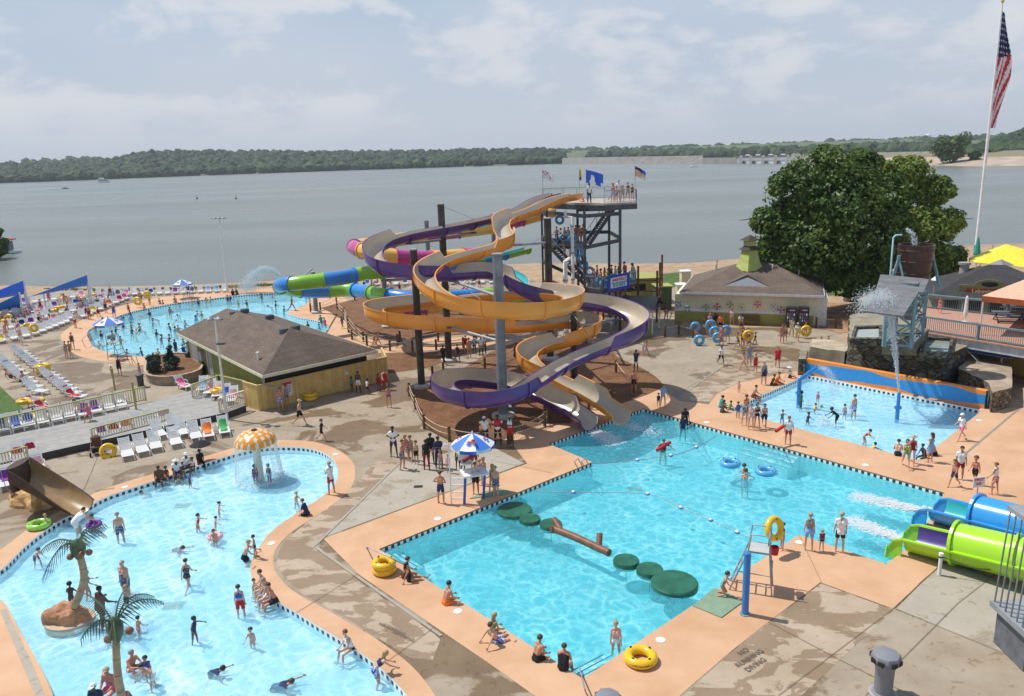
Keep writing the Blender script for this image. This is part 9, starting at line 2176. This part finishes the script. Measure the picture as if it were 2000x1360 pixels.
MB().prism([(-11*k,-2),(10*k,-2),(12*k,0),(10*k,2),(-11*k,2)],0,1.6).build('hull',[fw],t); MB().box((-1*k,0,2.7),(17*k,3.2,2.0)).build('cabin',[M('cabin_grey',(.35,.38,.4),.5)],t); MB().box((0,0,4.0),(20*k,4,.3)).build('upper_deck',[fw],t); MB().box((-4*k,0,5.0),(8*k,3,1.4)).build('wheelhouse',[fw],t)
p=at(128,369); t=thing('speedboat','small dark speedboat with a white wake at the left','boat',p); MB().prism([(-2.6,-1),(1.5,-1),(2.8,0),(1.5,1),(-2.6,1)],0,.8).build('hull',[m_dsteel],t); MB().box((0,0,1.1),(1.0,1.4,.6)).build('windscreen',[M('glass_grey',(.3,.33,.35),.2)],t)
foamstuff('boat_wake',V(p.x-3,p.y,-1.2),V(p.x-32,p.y-3,-1.2),.8,3,700,z=-1.1,h=.4,s=.8,seed=9)
p=at(1354,327); t=thing('motorboat','tiny white boat on the lake in front of the dam','boat',p); MB().prism([(-3.5,-1.2),(2.5,-1.2),(4,0),(2.5,1.2),(-3.5,1.2)],0,.9).build('hull',[fw],t); MB().box((-.5,0,1.3),(2,1.6,.9)).build('cabin',[fw],t)
for x,y in ((385,389),(461,389)): p=at(x,y); t=thing('buoy',('left' if x<400 else 'right')+' one of two small dark buoys on the lake','buoy',p,0,'buoys on the lake'); MB().lathe([(.5,0),(.5,.6),(.15,.9),(.1,2),(0,2.1)],n=10).build('float_body',[m_dsteel],t)
for px,py,l in ((1812,266,'white ball water tower on the far horizon at the right'),): p=D(px,py,2300); g_=V(p.x,p.y,20); t=thing('water_tower',l,'water tower',g_); MB().ball((0,0,p.z-20),8.5,16,sc=(1,1,.75)).build('tank',[fw],t,smooth=60); MB().tube([(0,0,0),(0,0,p.z-24)],[3,1.5],8).build('stem',[fw],t)
for i,(px,py) in enumerate(((1681,272),(1760,271),(1720,270),(1552,280))):
 p=D(px,py,1700); t=thing('pylon',f'thin grey pylon on the far horizon, {ordn(i)} listed from the tree crown','pylon',V(p.x,p.y,10),0,'pylons on the horizon'); h=p.z-10
 for s in (-1,1): MB().beam((s*4,0,0),(0,0,h),.7).build('leg',[m_galv],t)
 MB().box((0,0,h*.85),(12,.6,.6)).build('crossarm',[m_galv],t)
def picnic(px,py,l):
 p=G(px,py,3.0); t=thing('picnic_table',l,'picnic table',p,-.3,'picnic tables under the peach canopy'); dk=M('table_dark',(.10,.12,.15),.5)
 MB().box((0,0,.75),(2.4,.8,.06)).build('tabletop',[dk],t)
 for s in (-1,1): MB().box((0,s*.75,.45),(2.4,.3,.05)).build('bench_seat',[dk],t); MB().beam((s*.9,-.7,0),(s*.9,.2,.74),.06).build('leg',[m_dark],t); MB().beam((s*.9,.7,0),(s*.9,-.2,.74),.06).build('leg',[m_dark],t)
picnic(1970,628,'dark picnic table in the shade of the peach canopy'); picnic(1990,615,'second dark picnic table farther under the peach canopy')
t=thing('closed_umbrella','closed white umbrella standing on the brick terrace','umbrella',G(1884,630,3.0)); MB().lathe([(.12,.5),(.16,.8),(.1,2.0),(0,2.15)],n=10).build('folded_canopy',[fw],t); MB().lathe([(.28,0),(.28,.08),(.04,.1),(.04,.6)],n=12).build('base',[fw],t)
B=G(1822,596,3.0); t=thing('lamp_post','teal lamp post with a white cone lamp at the terrace corner','lamp post',B); MB().tube([(0,0,-.3),(0,0,2.3)],.06,8).build('post',[M('lamp_teal',(.2,.33,.36),.5)],t); MB().lathe([(.35,2.2),(.06,2.5),(0,2.55)],n=12).build('lamp_shade',[fw],t)
p=G(5,495,-1.2); t=thing('dock_hut','small red roofed dock hut at the far left lake edge','hut',p); MB().box((0,0,.3),(7,3,.4)).build('deck',[fw],t); MB().box((0,0,1.6),(4,2.4,2.0)).build('wall',[M('hut_grey',(.2,.22,.22),.8)],t); MB().beam((-2.6,0,3.0),(2.6,0,3.0),3.2,.25).build('roof',[CL['red']],t)
def haze():
 m=bpy.data.materials.new('haze_air'); m.use_nodes=True; t=m.node_tree; t.nodes.remove(t.nodes['Principled BSDF']); v=N(t,'ShaderNodeVolumePrincipled'); v.inputs['Density'].default_value=HZ; v.inputs['Color'].default_value=(.80,.87,.95,1); v.inputs['Anisotropy'].default_value=.2; L(t,v.outputs[0],t.nodes['Material Output'].inputs['Volume'])
 me=MB().box((0,1900,42),(6000,4200,100)).mesh('haze',[m]); tag(link('haze',me),kind='stuff')
HZ=.00013
if HZ: haze()
